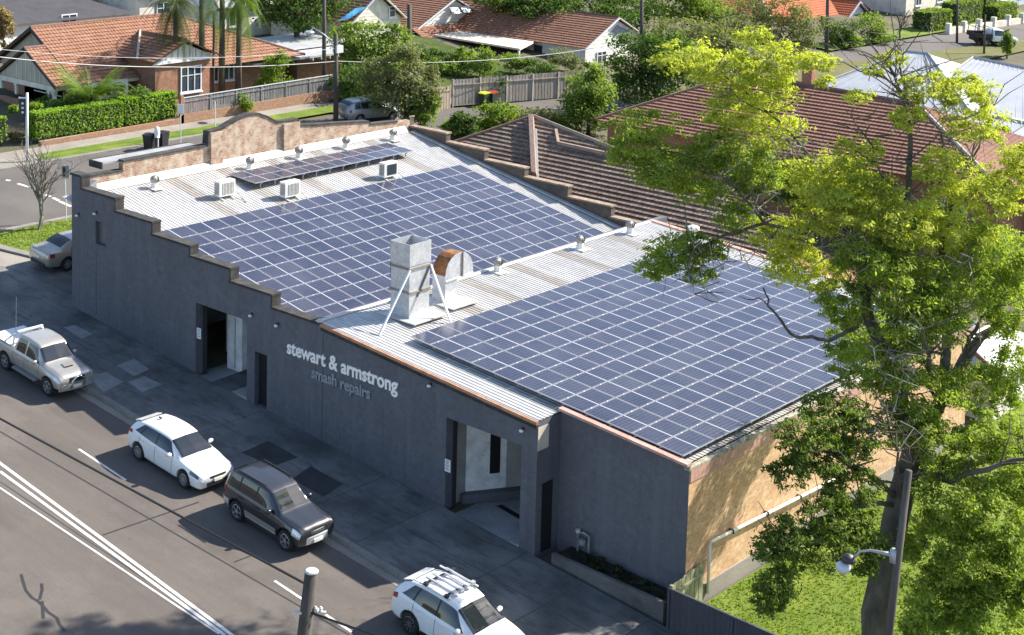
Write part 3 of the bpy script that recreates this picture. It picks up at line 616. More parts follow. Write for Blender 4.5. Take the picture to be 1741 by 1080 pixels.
# exhaust stack with stays
sx, sy = -2.0, 2.13; zb = z2(sx)
st = thing('exhaust_stack', 'tall square galvanised exhaust stack held by white stays on the roof', 'duct', (sx, sy, zb))
m = MB(); m.box(sx-.5, sx+.5, sy-.58, sy+.58, zb-.15, zb+2.25); obj('shaft', m, galv, st)
m = MB(); hw, hl, t_ = .53, .615, .03; z0, z1_ = zb+2.16, zb+3.02
m.box(sx-hw, sx+hw, sy-hl, sy-hl+t_, z0, z1_); m.box(sx-hw, sx+hw, sy+hl-t_, sy+hl, z0, z1_); m.box(sx-hw, sx-hw+t_, sy-hl+t_, sy+hl-t_, z0, z1_); m.box(sx+hw-t_, sx+hw, sy-hl+t_, sy+hl-t_, z0, z1_)
hd = obj('hood', m, galv, st)
m = MB(); m.box(sx-hw+.035, sx+hw-.035, sy-hl+.035, sy+hl-.035, z1_-.75, z1_-.7); obj('hood_liner', m, blackm, hd)
for zz in (zb+2.0, zb+1.05):
    m = MB(); e = .055; m.box(sx-.5-e, sx+.5+e, sy-.58-e, sy-.583, zz, zz+.07); m.box(sx-.5-e, sx+.5+e, sy+.583, sy+.58+e, zz, zz+.07); m.box(sx-.5-e, sx-.503, sy-.58, sy+.58, zz, zz+.07); m.box(sx+.503, sx+.5+e, sy-.58, sy+.58, zz, zz+.07); obj('strap', m, strap, st)
for a, b in (((sx+.53, sy-.6, zb+2.02), (-1.15, -.45, z2(-1.15)+.03)), ((sx+.53, sy+.6, zb+2.02), (-.35, 2.75, z2(-.35)+.03)), ((sx-.5, sy+.6, zb+2.02), (-3.2, 3.6, z2(-3.2)+.06))):
    m = MB(); m.bar(a, b, .07); o = obj('stay', m, plain('stay_white', (.80, .80, .80), .4) if 'stay_white' not in MATS else MATS['stay_white'], st)
m = MB(); m.bar((sx+.53, sy+.55, zb+1.98), (sx+.53, sy-.15, zb+.85), .05); obj('brace', m, strap, st)
m = MB(); m.box(sx-.62, sx-.565, sy-.5, sy-.1, zb+1.5, zb+2.2); obj('junction_box', m, plain('blue_box', (.05, .12, .25), .5), st)
m = MB(); m.box(sx-.9, sx+1.15, sy-.95, sy+.95, zb+.03, zb+.075); o = obj('base_flashing', m, flash, st); 
# gooseneck duct
gx0, gx1 = -2.55, -1.85; gy = 4.05; gz = z2(-2.2)
gn = thing('gooseneck_duct', 'curved galvanised gooseneck duct with rusty brown back beside the stack', 'duct', (-2.2, gy+.5, gz))
prof = [(gy, gz-.1), (gy, gz+1.15)]
for k in range(0, 11): a = math.pi-math.pi*k/10; prof.append((gy+.85+.85*math.cos(a), gz+1.18+.82*math.sin(a)))
prof += [(gy+1.7, gz+1.02), (gy+.72, gz+.92), (gy+.72, gz-.1)]
m = MB(); n = len(prof)
m.add([(gx1, y, z) for y, z in prof]+[(gx0, y, z) for y, z in prof], [tuple(range(n)), tuple(range(2*n-1, n-1, -1))])
obj('side_plate', m, galv, gn)
m = MB(); m.add([(gx1, y, z) for y, z in prof]+[(gx0, y, z) for y, z in prof], [(i, n+i, n+i+1, i+1) for i in range(n-1)])
m.m = [0 if (i < 1 or i > 9) else 1 for i in range(n-1)]; obj('wrap_plate', m, [galv, rusty], gn)
m = MB(); m.box(gx1+.003, gx1+.05, gy+1.0, gy+1.05, gz+.96, gz+1.98); obj('seam', m, strap, gn)
m = MB(); m.bar((gx1+.02, gy+.02, gz+.93), (gx1+.02, gy+1.7, gz+1.0), .05); obj('flange', m, flash, gn)
m = MB(); m.box(gx0-.4, gx1+.75, gy-.35, gy+1.25, gz+.03-.02, gz+.06); obj('base_flashing', m, flash, gn)
# air conditioners
acw = surf('ac_case', (.74, .73, .69), (.66, .65, .61), rough=.45, sc=3, bmp=.02); grl = plain('ac_grille', (.30, .30, .29), .5); coil = plain('ac_coil', (.13, .17, .21), .4, .3)
def ac(u, v, label, dark):
    p = onplane(u, v, (-15.916, 0, .7985-.12), (math.sin(A1), 0, math.cos(A1))); x, y, z = p[0], p[1], z1(p[0])
    t = thing('air_conditioner', label, 'air conditioner', (x, y, z), 'air conditioners on the upper roof')
    w, d, h = .98, .42, .74; zz = z+.16
    m = MB(); m.box(x-d/2, x+d/2, y-w/2, y+w/2, zz, zz+h); obj('case', m, acw, t)
    m = MB(); X = x+d/2
    m.box(X+.002, X+.012, y-w*.30, y+w*.38, zz+.09, zz+h-.1); g_ = obj('fan_panel', m, coil if dark else grl, t)
    m = MB()
    for k in range(8): yy = y-w*.29+k*.092; m.box(X+.013, X+.03, yy, yy+.022, zz+.09, zz+h-.1)
    m2 = obj('grille', m, acw if not dark else darkmet, g_)
    m = MB(); m.box(x-d/2+.06, x+d/2-.06, y-w/2-.012, y-w/2-.002, zz+.1, zz+h-.1); obj('side_louvre', m, grl, t)
    for s in (-.32, .32): m = MB(); m.bar((x-.3, y+s, z1(x-.3)+.05), (x+.35, y+s, z1(x+.35)+.05), .06); m.box(x-.03, x+.03, y+s-.03, y+s+.03, z, zz); obj('foot', m, acw, t)
    m = MB(); m.smooth = True; m.tube([(x+.1, y+w/2, zz+.2), (x+.12, y+w/2+.18, zz+.1), (x+.5, y+w/2+.25, z1(x+.5)+.06), (x+.9, y+w/2+.1, z1(x+.9)+.05)], .03, 6); obj('pipe', m, plain('pipe_lag', (.5, .46, .4), .8) if 'pipe_lag' not in MATS else MATS['pipe_lag'], t)
ac(382, 336, 'cream air conditioner with slatted grille at the left end of the row', False)
ac(493, 337, 'cream air conditioner with fine grey grille in the middle of the row', False)
ac(660, 303, 'cream air conditioner with dark blue coil at the right end of the row', True)
# roof ventilators
wm = surf('vent_metal', (.34, .33, .31), (.24, .23, .22), rough=.5, metal=.5, sc=4); wl = surf('vent_base', (.72, .71, .67), rough=.5, metal=.2, sc=4)
vent = None
def whirly(u, v, rf, label, group='turbine vents on the roof'):
    global vent
    if rf == 1: p = onplane(u, v, (-15.916, 0, .7985-.15), (math.sin(A1), 0, math.cos(A1))); z = z1(p[0])
    else: p = onplane(u, v, (0, 0, -.27), (math.sin(A2), 0, math.cos(A2))); z = z2(p[0])
    if vent is None:
        vent = thing('turbine_vent', label, 'roof vent', (p[0], p[1], z), group); x, y = p[0], p[1]
        m = MB(); m.box(x-.33, x+.4, y-.3, y+.3, z+.01, z+.055); obj('base_flashing', m, wl, vent)
        m = MB(); m.lathe([(.2, .0), (.17, .12), (.15, .3)], (x, y, z+.02), n=14); obj('neck', m, wl, vent)
        m = MB(); N = 18
        for k in range(N):
            a0 = 2*math.pi*k/N; vs = []
            for j in range(6):
                ph = -1.15+2.3*j/5; r = .235*math.cos(ph*.86); h = .46+.17*math.sin(ph)*1.05
                for da, rr in ((0, 1.0), (.42, .86)): vs.append((x+r*rr*math.cos(a0+da), y+r*rr*math.sin(a0+da), z+h))
            m.add(vs, [(2*j, 2*j+1, 2*j+3, 2*j+2) for j in range(5)])
        m.lathe([(.11, .61), (.09, .65), (.02, .66)], (x, y, z), n=10); obj('turbine_head', m, wm, vent)
    else:
        o = dup(vent); o.location = (p[0], p[1], z); tag(o, label, 'roof vent', group)
for q, l in (((263, 321), 'small turbine vent nearest the dark front wall on the upper roof'), ((425, 288), 'turbine vent by the near end of the narrow panel row'), ((508, 270), 'turbine vent behind the narrow panel row, second along'), ((588, 253), 'turbine vent behind the far half of the narrow panel row'), ((668, 239), 'turbine vent in the far brick corner of the upper roof')): whirly(*q, 1, l)
for q, l in (((846, 463), 'turbine vent on the ridge next to the gooseneck duct'), ((986, 424), 'turbine vent halfway along the ridge between the two large arrays'), ((1071, 398), 'turbine vent at the far end of the ridge')): whirly(*q, 2, l)
p = onplane(1178, 403, (0, 0, -.27), (math.sin(A2), 0, math.cos(A2))); m = MB(); m.lathe([(.22, -.1), (.22, .35), (.3, .36), (.3, .5), (.1, .58)], (p[0], p[1], z2(p[0])), n=12); tag(obj('vent_cowl', m, wl, None, org=(p[0], p[1], z2(p[0]))), 'round metal vent cowl beside the salmon edge of the lower roof', 'roof vent')

# ------------------------------------------------------------------ poles, wires, street lamp, signs
timber = surf('grey_timber', (.085, .075, .066), (.05, .045, .04), (.13, .115, .10), rough=.9, sc=3, fine=18, stretch=(1, 1, .12))
timber_l = surf('pale_timber_end', (.62, .60, .56), rough=.8, sc=5)
wirem = plain('black_cable', (.012, .012, .013), .5); wire_w = plain('pale_cable', (.62, .62, .62), .5)
pt = aY(530, 973, -19.4); pb = np.array([pt[0]+.25, -19.55, G(pt[0])])
po = thing('power_pole', 'thick round timber pole with pale top beside the near kerb', 'pole', pb)
m = MB(); m.smooth = True; mid = aY(517, 1080, -19.4); dvec = (mid-pt)/(pt[2]-mid[2]); bot = pt+dvec*(pt[2]-pb[2]+.1)
m.tube([bot, (bot+pt)/2, pt], [.19, .17, .152], 16); obj('shaft', m, timber, po)
m = MB(); m.lathe([(.15, 0), (.152, .03), (.13, .05), (.05, .06)], pt+np.array([0, 0, .003]), n=16); obj('cap', m, timber_l, po)
m = MB(); q = pt+dvec*.95; m.bar(q+(-.2, -.3, 0), q+(.35, .25, 0), .06); 
for s in (.0, .15, .3): m.lathe([(.03, 0), (.05, .03), (.03, .07), (.05, .1), (.02, .14)], q+np.array([.1+s*.6, .0+s*.5, .02]), n=8)
obj('insulator_bracket', m, surf('porcelain', (.66, .63, .58), rough=.3), po)
def wire(name, pts, r, m, label, n=14, sag=0.0, cat='cable', grp=None):
    a, b = np.asarray(pts[0], float), np.asarray(pts[1], float); L = [a+(b-a)*k/n - np.array([0, 0, sag*4*(k/n)*(1-k/n)]) for k in range(n+1)]
    mb = MB(); mb.tube(L, r, 5); return tag(obj(name, mb, m), label, cat, grp)
fa = aY(0, 712, -19.4); d_ = (fa-pt); w_end = aY(523, 995, -19.4)
wire('overhead_cable', (w_end, fa+(fa-w_end)*1.2), .03, wirem, 'thick black overhead cable strung along the street to the timber pole', sag=.0)
wire('overhead_cable', (q, aY(640, 1082, -19.6)), .028, wirem, 'black cable dropping from the timber pole bracket', n=6)
# street lamp on a timber pole beside the big tree
lt, lb = above(1545, 800, (21.9, -5.0)), above(1512, 1075, (21.9, -5.0)); dv = (lb-lt)/(lt[2]-lb[2]); base = lt+dv*(lt[2]-G(21.9)-.05)
la = thing('street_lamp', 'street lamp with grey oval head on a slim pole in front of the big tree', 'street lamp', (base[0], base[1], G(base[0])))
m = MB(); m.smooth = True; m.tube([base, lt], [.115, .09], 12); obj('pole', m, timber, la)
arm = [above(u, v, (21.9-.15*k, -5.0-.05*k)) for k, (u, v) in enumerate([(1520, 944), (1500, 940), (1480, 936), (1462, 938), (1450, 950)])]
m = MB(); m.smooth = True; m.tube(arm, [.07, .05, .035, .03, .03], 8); m.bar(arm[0]+(0, 0, .16), arm[0]-(0, 0, .2), .16); obj('arm', m, surf('lamp_steel', (.42, .44, .47), rough=.5, metal=.4), la)
h0 = arm[-1]; hc = above(1434, 963, (21.2, -5.2))
m = MB(); m.smooth = True; m.lathe([(.0, .13), (.1, .12), (.17, .06), (.2, 0), (.18, -.08), (.1, -.17), (0, -.19)], hc, n=14); obj('lamp_head', m, plain('lamp_glass', (.55, .60, .70), .15, 0, .6), la)
m = MB(); m.smooth = True; m.lathe([(.0, .25), (.11, .23), (.17, .17), (.2, .07), (.17, .04)], (h0+hc)/2+(0, 0, -.02), n=12); obj('lamp_housing', m, darkmet, la)
# distant power poles
def pole(u, v0, v1, name, label, w=.26, arm_=None, base=None):
    B = gp(u if base is None else base[0], v1 if base is None else base[1]); T = above(u, v0, B); Bt = above(u-(v1-v0)*.02, v1, B)
    t = thing(name, label, 'pole', B); m = MB(); m.smooth = True; m.tube([B-(0, 0, .1), T], [w*.55, w*.42], 10); obj('shaft', m, timber, t); return t, B, T
p1, B1, TT1 = pole(571, 57, 208, 'power_pole', 'grey timber power pole carrying a street lamp by the cross street', .34)
m = MB(); m.smooth = True; A = TT1-(0, 0, .9); m.tube([A, A+np.array([-.5, -.6, .8]), A+np.array([-1.0, -1.2, 1.3])], [.05, .04, .035], 6); obj('lamp_arm', m, MATS['lamp_steel'], p1)
lc = above(526, 55, B1); m = MB(); m.smooth = True; m.lathe([(0, .12), (.25, .08), (.36, 0), (.25, -.12), (0, -.15)], lc, n=12); m.tube([lc, A+np.array([-1.0, -1.2, 1.3])], .035, 6); obj('lamp_head', m, plain('lamp_head_grey', (.62, .65, .7), .3), p1)
m = MB(); m.box(TT1[0]-.2, TT1[0]+.25, TT1[1]-.1, TT1[1]+.5, TT1[2]-1.35, TT1[2]-.85); obj('fuse_box', m, plain('fuse_grey', (.6, .6, .6), .5), p1)
p2, B2, TT2 = pole(551, -60, 150, 'power_pole', 'tall dark timber power pole standing behind the street lamp pole', .3, base=(551, 168))
p3, B3, TT3 = pole(696, 8, 110, 'power_pole', 'thick weathered timber pole beside the cream house gable', .4, base=(696, 150))
p4, B4, TT4 = pole(1091, -30, 150, 'power_pole', 'pale timber pole by the white gable end', .3, base=(1091, 160))
p5, B5, TT5 = pole(1408, -30, 85, 'power_pole', 'dark timber pole in front of the orange tiled house', .36, base=(1405, 95))
p6, B6, TT6 = pole(1628, -20, 66, 'power_pole', 'slim timber pole beside the clipped hedges', .24, base=(1627, 72))
p7, B7, TT7 = pole(1675, 25, 90, 'power_pole', 'slim dark post beside the white utility truck', .2, base=(1673, 92))
p8, B8, TT8 = pole(867, -30, 12, 'power_pole', 'slim pale pole rising behind the tiled roof ridge', .2, base=(867, 34))
a = above(0, 97, (-36, 8)); b_ = above(290, 114, (-37, 21)); c_ = above(574, 104, B1)
wire('power_line', (a, b_), .022, wire_w, 'pale power line in front of the brick bungalow', sag=.15)
wire('power_line', (b_, c_), .022, wire_w, 'pale power line sagging to the street lamp pole', sag=.15)
wire('power_line', (c_, above(1010, 82, (-33, 58))), .022, wire_w, 'pale power line crossing the cream house to the right', sag=.5)
wire('power_line', (above(0, 84, (-36, 8)), above(574, 82, B1)), .013, wire_w, 'thin faint wire above the pale power line', sag=.6)
# street name post and sign posts at the corner
B = gp(46, 276); t = thing('street_sign', 'white post with a dark hanging sign at the street corner', 'sign', B); T = above(46, 158, B)
m = MB(); m.smooth = True; m.tube([B, T], .085, 10); obj('post', m, plain('post_white', (.72, .72, .72), .5), t)
m = MB(); C0, C1 = above(32, 168, B), above(45, 198, B); e = (above(45, 168, B)-C0); zh = C0[2]-C1[2]
m.prism([C0, C0+e, C0+e-(0, 0, zh), C0-(0, 0, zh)], (.03, -.03, 0)); pn = obj('sign_panel', m, plain('sign_dark', (.03, .035, .05), .4), t)
m = MB(); m.prism([C0+(0, 0, .02), C0+e+(0, 0, .02), C0+e+(0, 0, .1), C0+(0, 0, .1)], (.06, -.06, 0)); obj('hanger', m, MATS['post_white'], t)
m = MB()
for k in range(3): o0 = C0+e*.35-(0, 0, zh*(.2+.25*k)); m.prism([o0+np.array([.035, -.035, 0]), o0+e*.3+np.array([.035, -.035, 0]), o0+e*.3+np.array([.035, -.035, -.12]), o0+np.array([.035, -.035, -.12])], (.004, -.004, 0))
obj('lettering', m, MATS['post_white'], pn)
B = gp(113, 378); t = thing('road_sign', 'back of a grey road sign on a thin post behind the workshop corner', 'sign', B); T = above(110, 281, B)
m = MB(); m.tube([B, T], .03, 8); obj('post', m, MATS['post_white'], t)
m = MB(); q0 = above(105, 281, B); e = above(118, 281, B)-q0; zh = q0[2]-above(105, 303, B)[2]; m.prism([q0, q0+e, q0+e-(0, 0, zh), q0-(0, 0, zh)], (.03, -.03, 0)); pn = obj('sign_panel', m, surf('sign_back', (.45, .46, .48), rough=.5, metal=.3), t)
m = MB(); m.prism([q0+e*.15-(0, 0, zh*.15)+np.array([.033, -.033, 0]), q0+e*.5-(0, 0, zh*.15)+np.array([.033, -.033, 0]), q0+e*.5-(0, 0, zh*.85)+np.array([.033, -.033, 0]), q0+e*.15-(0, 0, zh*.85)+np.array([.033, -.033, 0])], (.004, -.004, 0)); obj('print', m, darkmet, pn)
for u, v0, v1, l in ((307, 178, 246, 'thin grey sign post with a small plate in front of the picket fence'), (366, 173, 220, 'thin pale post standing behind the arched parapet')):
    B = gp(u, v1); t = thing('sign_post', l, 'sign', B); m = MB(); m.tube([B, above(u, v0, B)], .035, 8); obj('post', m, MATS['post_white'], t)
    if u == 307: c = above(u, v0+7, B); m = MB(); m.cbox(c, (.12, .14, 0), (.012, -.012, 0), (0, 0, .3)); obj('plate', m, whitem, t)
# wheelie bins
bing = plain('bin_green', (.028, .05, .03), .5); bind = plain('bin_black', (.02, .02, .024), .5); lidy = plain('lid_yellow', (.55, .60, .02), .5); lidr = plain('lid_red', (.38, .05, .03), .5)
def bin_(B, body, lid, label, rot=0):
    t = thing('wheelie_bin', label, 'bin', B, 'wheelie bins on the footpaths'); t.rotation_euler.z = rot; o = ORG[t.name]; x, y, z = o
    m = MB(); m.add([(x-.22, y-.25, z+.06), (x+.22, y-.25, z+.06), (x+.22, y+.25, z+.06), (x-.22, y+.25, z+.06), (x-.29, y-.33, z+.95), (x+.29, y-.33, z+.95), (x+.29, y+.36, z+.95), (x-.29, y+.36, z+.95)], [(0, 3, 2, 1), (4, 5, 6, 7), (0, 1, 5, 4), (1, 2, 6, 5), (2, 3, 7, 6), (3, 0, 4, 7)]); obj('body', m, body, t)
    m = MB(); m.prism([(x-.31, y-.36, z+.955), (x-.31, y+.40, z+1.0), (x-.31, y+.40, z+1.06), (x-.31, y, z+1.1), (x-.31, y-.36, z+1.02)], (.62, 0, 0)); obj('lid', m, lid, t)
    for s in (-.27, .27): m = MB(); m.lathe([(.1, -.03), (.1, .03)], (0, 0, 0), n=12); m.v = [(x+s+v[2], y+.27+v[0], z+.1+v[1]) for v in m.v]; obj('wheel', m, darkmet, t)
bin_(gp(823, 181), bing, lidy, 'wheelie bin with bright yellow lid by the paling fence'); bin_(gp(837, 180), bing, lidr, 'wheelie bin with red lid next to the yellow lidded one')
bin_(gp(254, 256), bind, bind, 'black wheelie bin left of the white topped bollard', .3); bin_(gp(276, 252), bind, bind, 'black wheelie bin right of the white topped bollard', .2)
B = gp(267, 258); t = thing('bollard', 'short post with a rounded white top between two black bins', 'bollard', B); m = MB(); m.smooth = True; m.lathe([(.12, 0), (.12, .9)], B, n=10); obj('post', m, darkmet, t); m = MB(); m.smooth = True; m.lathe([(.16, .9), (.19, 1.2), (.15, 1.5), (.04, 1.6)], B, n=12); obj('cap', m, whitem, t)
# ------------------------------------------------------------------ cars
tyre = plain('tyre', (.014, .014, .015), .85); glass = plain('car_glass', (.012, .016, .022), .04, 0, .9, 0)
chrome = plain('chrome', (.7, .7, .7), .15, .9); trim = plain('black_trim', (.018, .018, .02), .6); lens = plain('lens', (.55, .57, .6), .08, .3, .8)
redl = plain('tail_lens', (.32, .03, .02), .15); plate = plain('number_plate', (.75, .74, .68), .5); seatm = surf('seat_cloth', (.16, .15, .14), rough=.9)
amber = plain('indicator', (.55, .22, .03), .2)
def carpaint(name, c, metal=0.0, rough=.32):
    m, t, b = new_mat(name); n = noise(t, pos(t), 3, 4); cc = ramp(t, n, [(.3, tuple(x*.93 for x in c)), (.7, c)])
    t.links.new(cc, b.inputs['Base Color']); b.inputs['Metallic'].default_value = metal; b.inputs['Roughness'].default_value = rough
    b.inputs['Coat Weight'].default_value = .8; b.inputs['Coat Roughness'].default_value = .06; return m
def interp(tab, x):
    """smooth (Catmull-Rom) interpolation of the station table"""
    X = [r[0] for r in tab]
    if x <= X[0]: return np.array(tab[0][1:], float)
    if x >= X[-1]: return np.array(tab[-1][1:], float)
    i = max(k for k in range(len(X)-1) if X[k] <= x); f = (x-X[i])/(X[i+1]-X[i])
    P = [np.array(tab[min(max(k, 0), len(tab)-1)][1:], float) for k in (i-1, i, i+1, i+2)]
    m1 = (P[2]-P[0])*.5; m2 = (P[3]-P[1])*.5; d = P[2]-P[1]
    m1 = np.where(m1*d <= 0, 0, np.sign(d)*np.minimum(np.abs(m1), 2.2*np.abs(d))); m2 = np.where(m2*d <= 0, 0, np.sign(d)*np.minimum(np.abs(m2), 2.2*np.abs(d)))
    return (2*f**3-3*f**2+1)*P[1]+(f**3-2*f**2+f)*m1+(-2*f**3+3*f**2)*P[2]+(f**3-f**2)*m2
def section(tab, x):
    zb, zbelt, ztop, wm, wb, wt = interp(tab, x)
    gh = max(ztop-zbelt, .0)
    return [(wm*.86, zb), (wm*.97, zb+.07), (wm, zb+(zbelt-zb)*.42), (wm*.995, zb+(zbelt-zb)*.72), (wb, zbelt-.015), (wb-.02, zbelt+.012),
            (wb+(wt-wb)*.5, zbelt+gh*.5), (wt+.005, zbelt+gh*.90), (wt*.93, zbelt+gh*.985), (wt*.55, ztop), (0, ztop+.012)]
TT = [0, .04, .2, .33, .44, .46, .58, .70, .745, .87, 1.0]
def surf_pt(tab, x, t):
    s = section(tab, x); i = max(k for k in range(len(TT)-1) if TT[k] <= t+1e-9); f = (t-TT[i])/(TT[i+1]-TT[i])
    return np.array([x, s[i][0]+(s[i+1][0]-s[i][0])*f, s[i][1]+(s[i+1][1]-s[i][1])*f])
def car_body(tab, arches, ra, zc, m):
    xs = []
    X = [r[0] for r in tab]
    for a, b in zip(X, X[1:]):
        k = max(2, int((b-a)/.07)); xs += [a+(b-a)*i/k for i in range(k)]
    xs.append(X[-1]); ts = []
    for a, b in zip(TT, TT[1:]): k = 3 if b-a > .1 else (2 if b-a > .05 else 1); ts += [a+(b-a)*i/k for i in range(k)]
    ts.append(1.0); n = len(ts); vs = []; fs = []
    ring = 2*n-2+0
    for x in xs:
        R = [surf_pt(tab, x, t) for t in ts]; vs += R; vs += [p*(1, -1, 1) for p in R[-2::-1]]
    ring = 2*n-1
    for i in range(len(xs)-1):
        for k in range(ring-1): fs.append((i*ring+k, (i+1)*ring+k, (i+1)*ring+k+1, i*ring+k+1))
        fs.append((i*ring+ring-1, (i+1)*ring+ring-1, (i+1)*ring, i*ring))
    fs.append(tuple(range(ring))); fs.append(tuple((len(xs)-1)*ring+k for k in range(ring-1, -1, -1)))
    mb = MB(); mb.smooth = True; mb.add(vs, fs); me = mb.mesh('body', m)
    import bmesh
    bm = bmesh.new(); bm.from_mesh(me); bmesh.ops.recalc_face_normals(bm, faces=bm.faces); bm.to_mesh(me); bm.free()
    ob = bpy.data.objects.new('tmp', me); COL.objects.link(ob); cuts = []
    for xa in arches:
        for s in (-1, 1):
            cm = MB(); cm.lathe([(ra, s*.62), (ra, s*1.3)], (xa, 0, zc), 'y', 28); cme = cm.mesh('cut', trim)
            bm = bmesh.new(); bm.from_mesh(cme); bmesh.ops.recalc_face_normals(bm, faces=bm.faces); bm.to_mesh(cme); bm.free()
            c = bpy.data.objects.new('cut', cme); COL.objects.link(c); cuts.append(c)
            md = ob.modifiers.new('b', 'BOOLEAN'); md.object = c; md.operation = 'DIFFERENCE'; md.solver = 'EXACT'
    bpy.context.view_layer.update()
    out = bpy.data.meshes.new_from_object(ob.evaluated_get(bpy.context.evaluated_depsgraph_get()))
    bpy.data.objects.remove(ob)
    for c in cuts: bpy.data.objects.remove(c)
    out.materials.clear(); out.materials.append(m); out.name = 'body'
    return out
def patch_(tab, x0, x1, t0, t1, side, off=.009, nx=10, nt_=6, xs_top=None):
    """piece of the body surface lifted by off; side +1/-1, 0 = across the centre line (t0..1..t0)"""
    mb = MB(); mb.smooth = True; vs = []
    f0 = t0 if callable(t0) else (lambda x: t0); f1 = t1 if callable(t1) else (lambda x: t1)
    tl = [k/nt_ for k in range(nt_+1)]
    sides = [side] if side else [1, -1]
    for sd in sides:
        vs = []
        for i in range(nx+1):
            for q in tl:
                xa, xb = (x0, x1) if xs_top is None else (x0+(xs_top[0]-x0)*q, x1+(xs_top[1]-x1)*q)
                x = xa+(xb-xa)*i/nx; t = f0(x)+(f1(x)-f0(x))*q; p = surf_pt(tab, x, min(max(t, 0), 1))
                e = 1e-2; a = surf_pt(tab, x+e, t)-surf_pt(tab, x-e, t); b = surf_pt(tab, x, min(t+e, 1))-surf_pt(tab, x, max(t-e, 0))
                nn = np.cross(a, b); L = np.linalg.norm(nn)
                if L > 1e-9:
                    nn /= L
                    if nn[1] < 0 or (abs(nn[1]) < .05 and nn[2] < 0): nn = -nn
                else: nn = np.zeros(3)
                p = p+nn*off
                if sd < 0: p = p*(1, -1, 1)
                vs.append(p)
        k = nt_+1; mb.add(vs, [(i*k+j, (i+1)*k+j, (i+1)*k+j+1, i*k+j+1) for i in range(nx) for j in range(nt_)])
    return mb
def wheel(parent, x, y, r, w, rimm, spokes=10, sgn=1, rr=.68):
    m = MB(); m.smooth = True; m.lathe([(r*rr, -w/2), (r*.93, -w/2), (r, -w*.32), (r, w*.32), (r*.93, w/2), (r*rr, w/2)], (0, 0, 0), 'y', 26, caps=False); me = m.mesh('tyre', tyre)
    t = link('wheel', me, parent, (x, y, r)); h = sgn*w*.36
    m = MB(); m.lathe([(r*rr*1.01, h*1.25), (r*rr*.93, h*1.35), (r*rr*.88, h*.7)], (0, 0, 0), 'y', 24, caps=False)
    for k in range(spokes):
        a = 2*math.pi*k/spokes; d = np.array([math.cos(a), 0, math.sin(a)]); m.bar(d*r*.08+(0, h*1.05, 0), d*r*rr*.95+(0, h*1.12, 0), r*.11, r*.1, up=(0, 1, 0))
    m.lathe([(r*.16, h), (r*.15, h*1.4), (r*.05, h*1.45)], (0, 0, 0), 'y', 10)
    link('rim', m.mesh('rim', rimm), t)
    m = MB(); m.lathe([(r*rr*.97, h*.62), (r*.1, h*.6)], (0, 0, 0), 'y', 20); link('brake_disc', m.mesh('brake_disc', trim), t)
    return t
def part(name, mb, m, parent): return link(name, mb.mesh(name, m), parent)
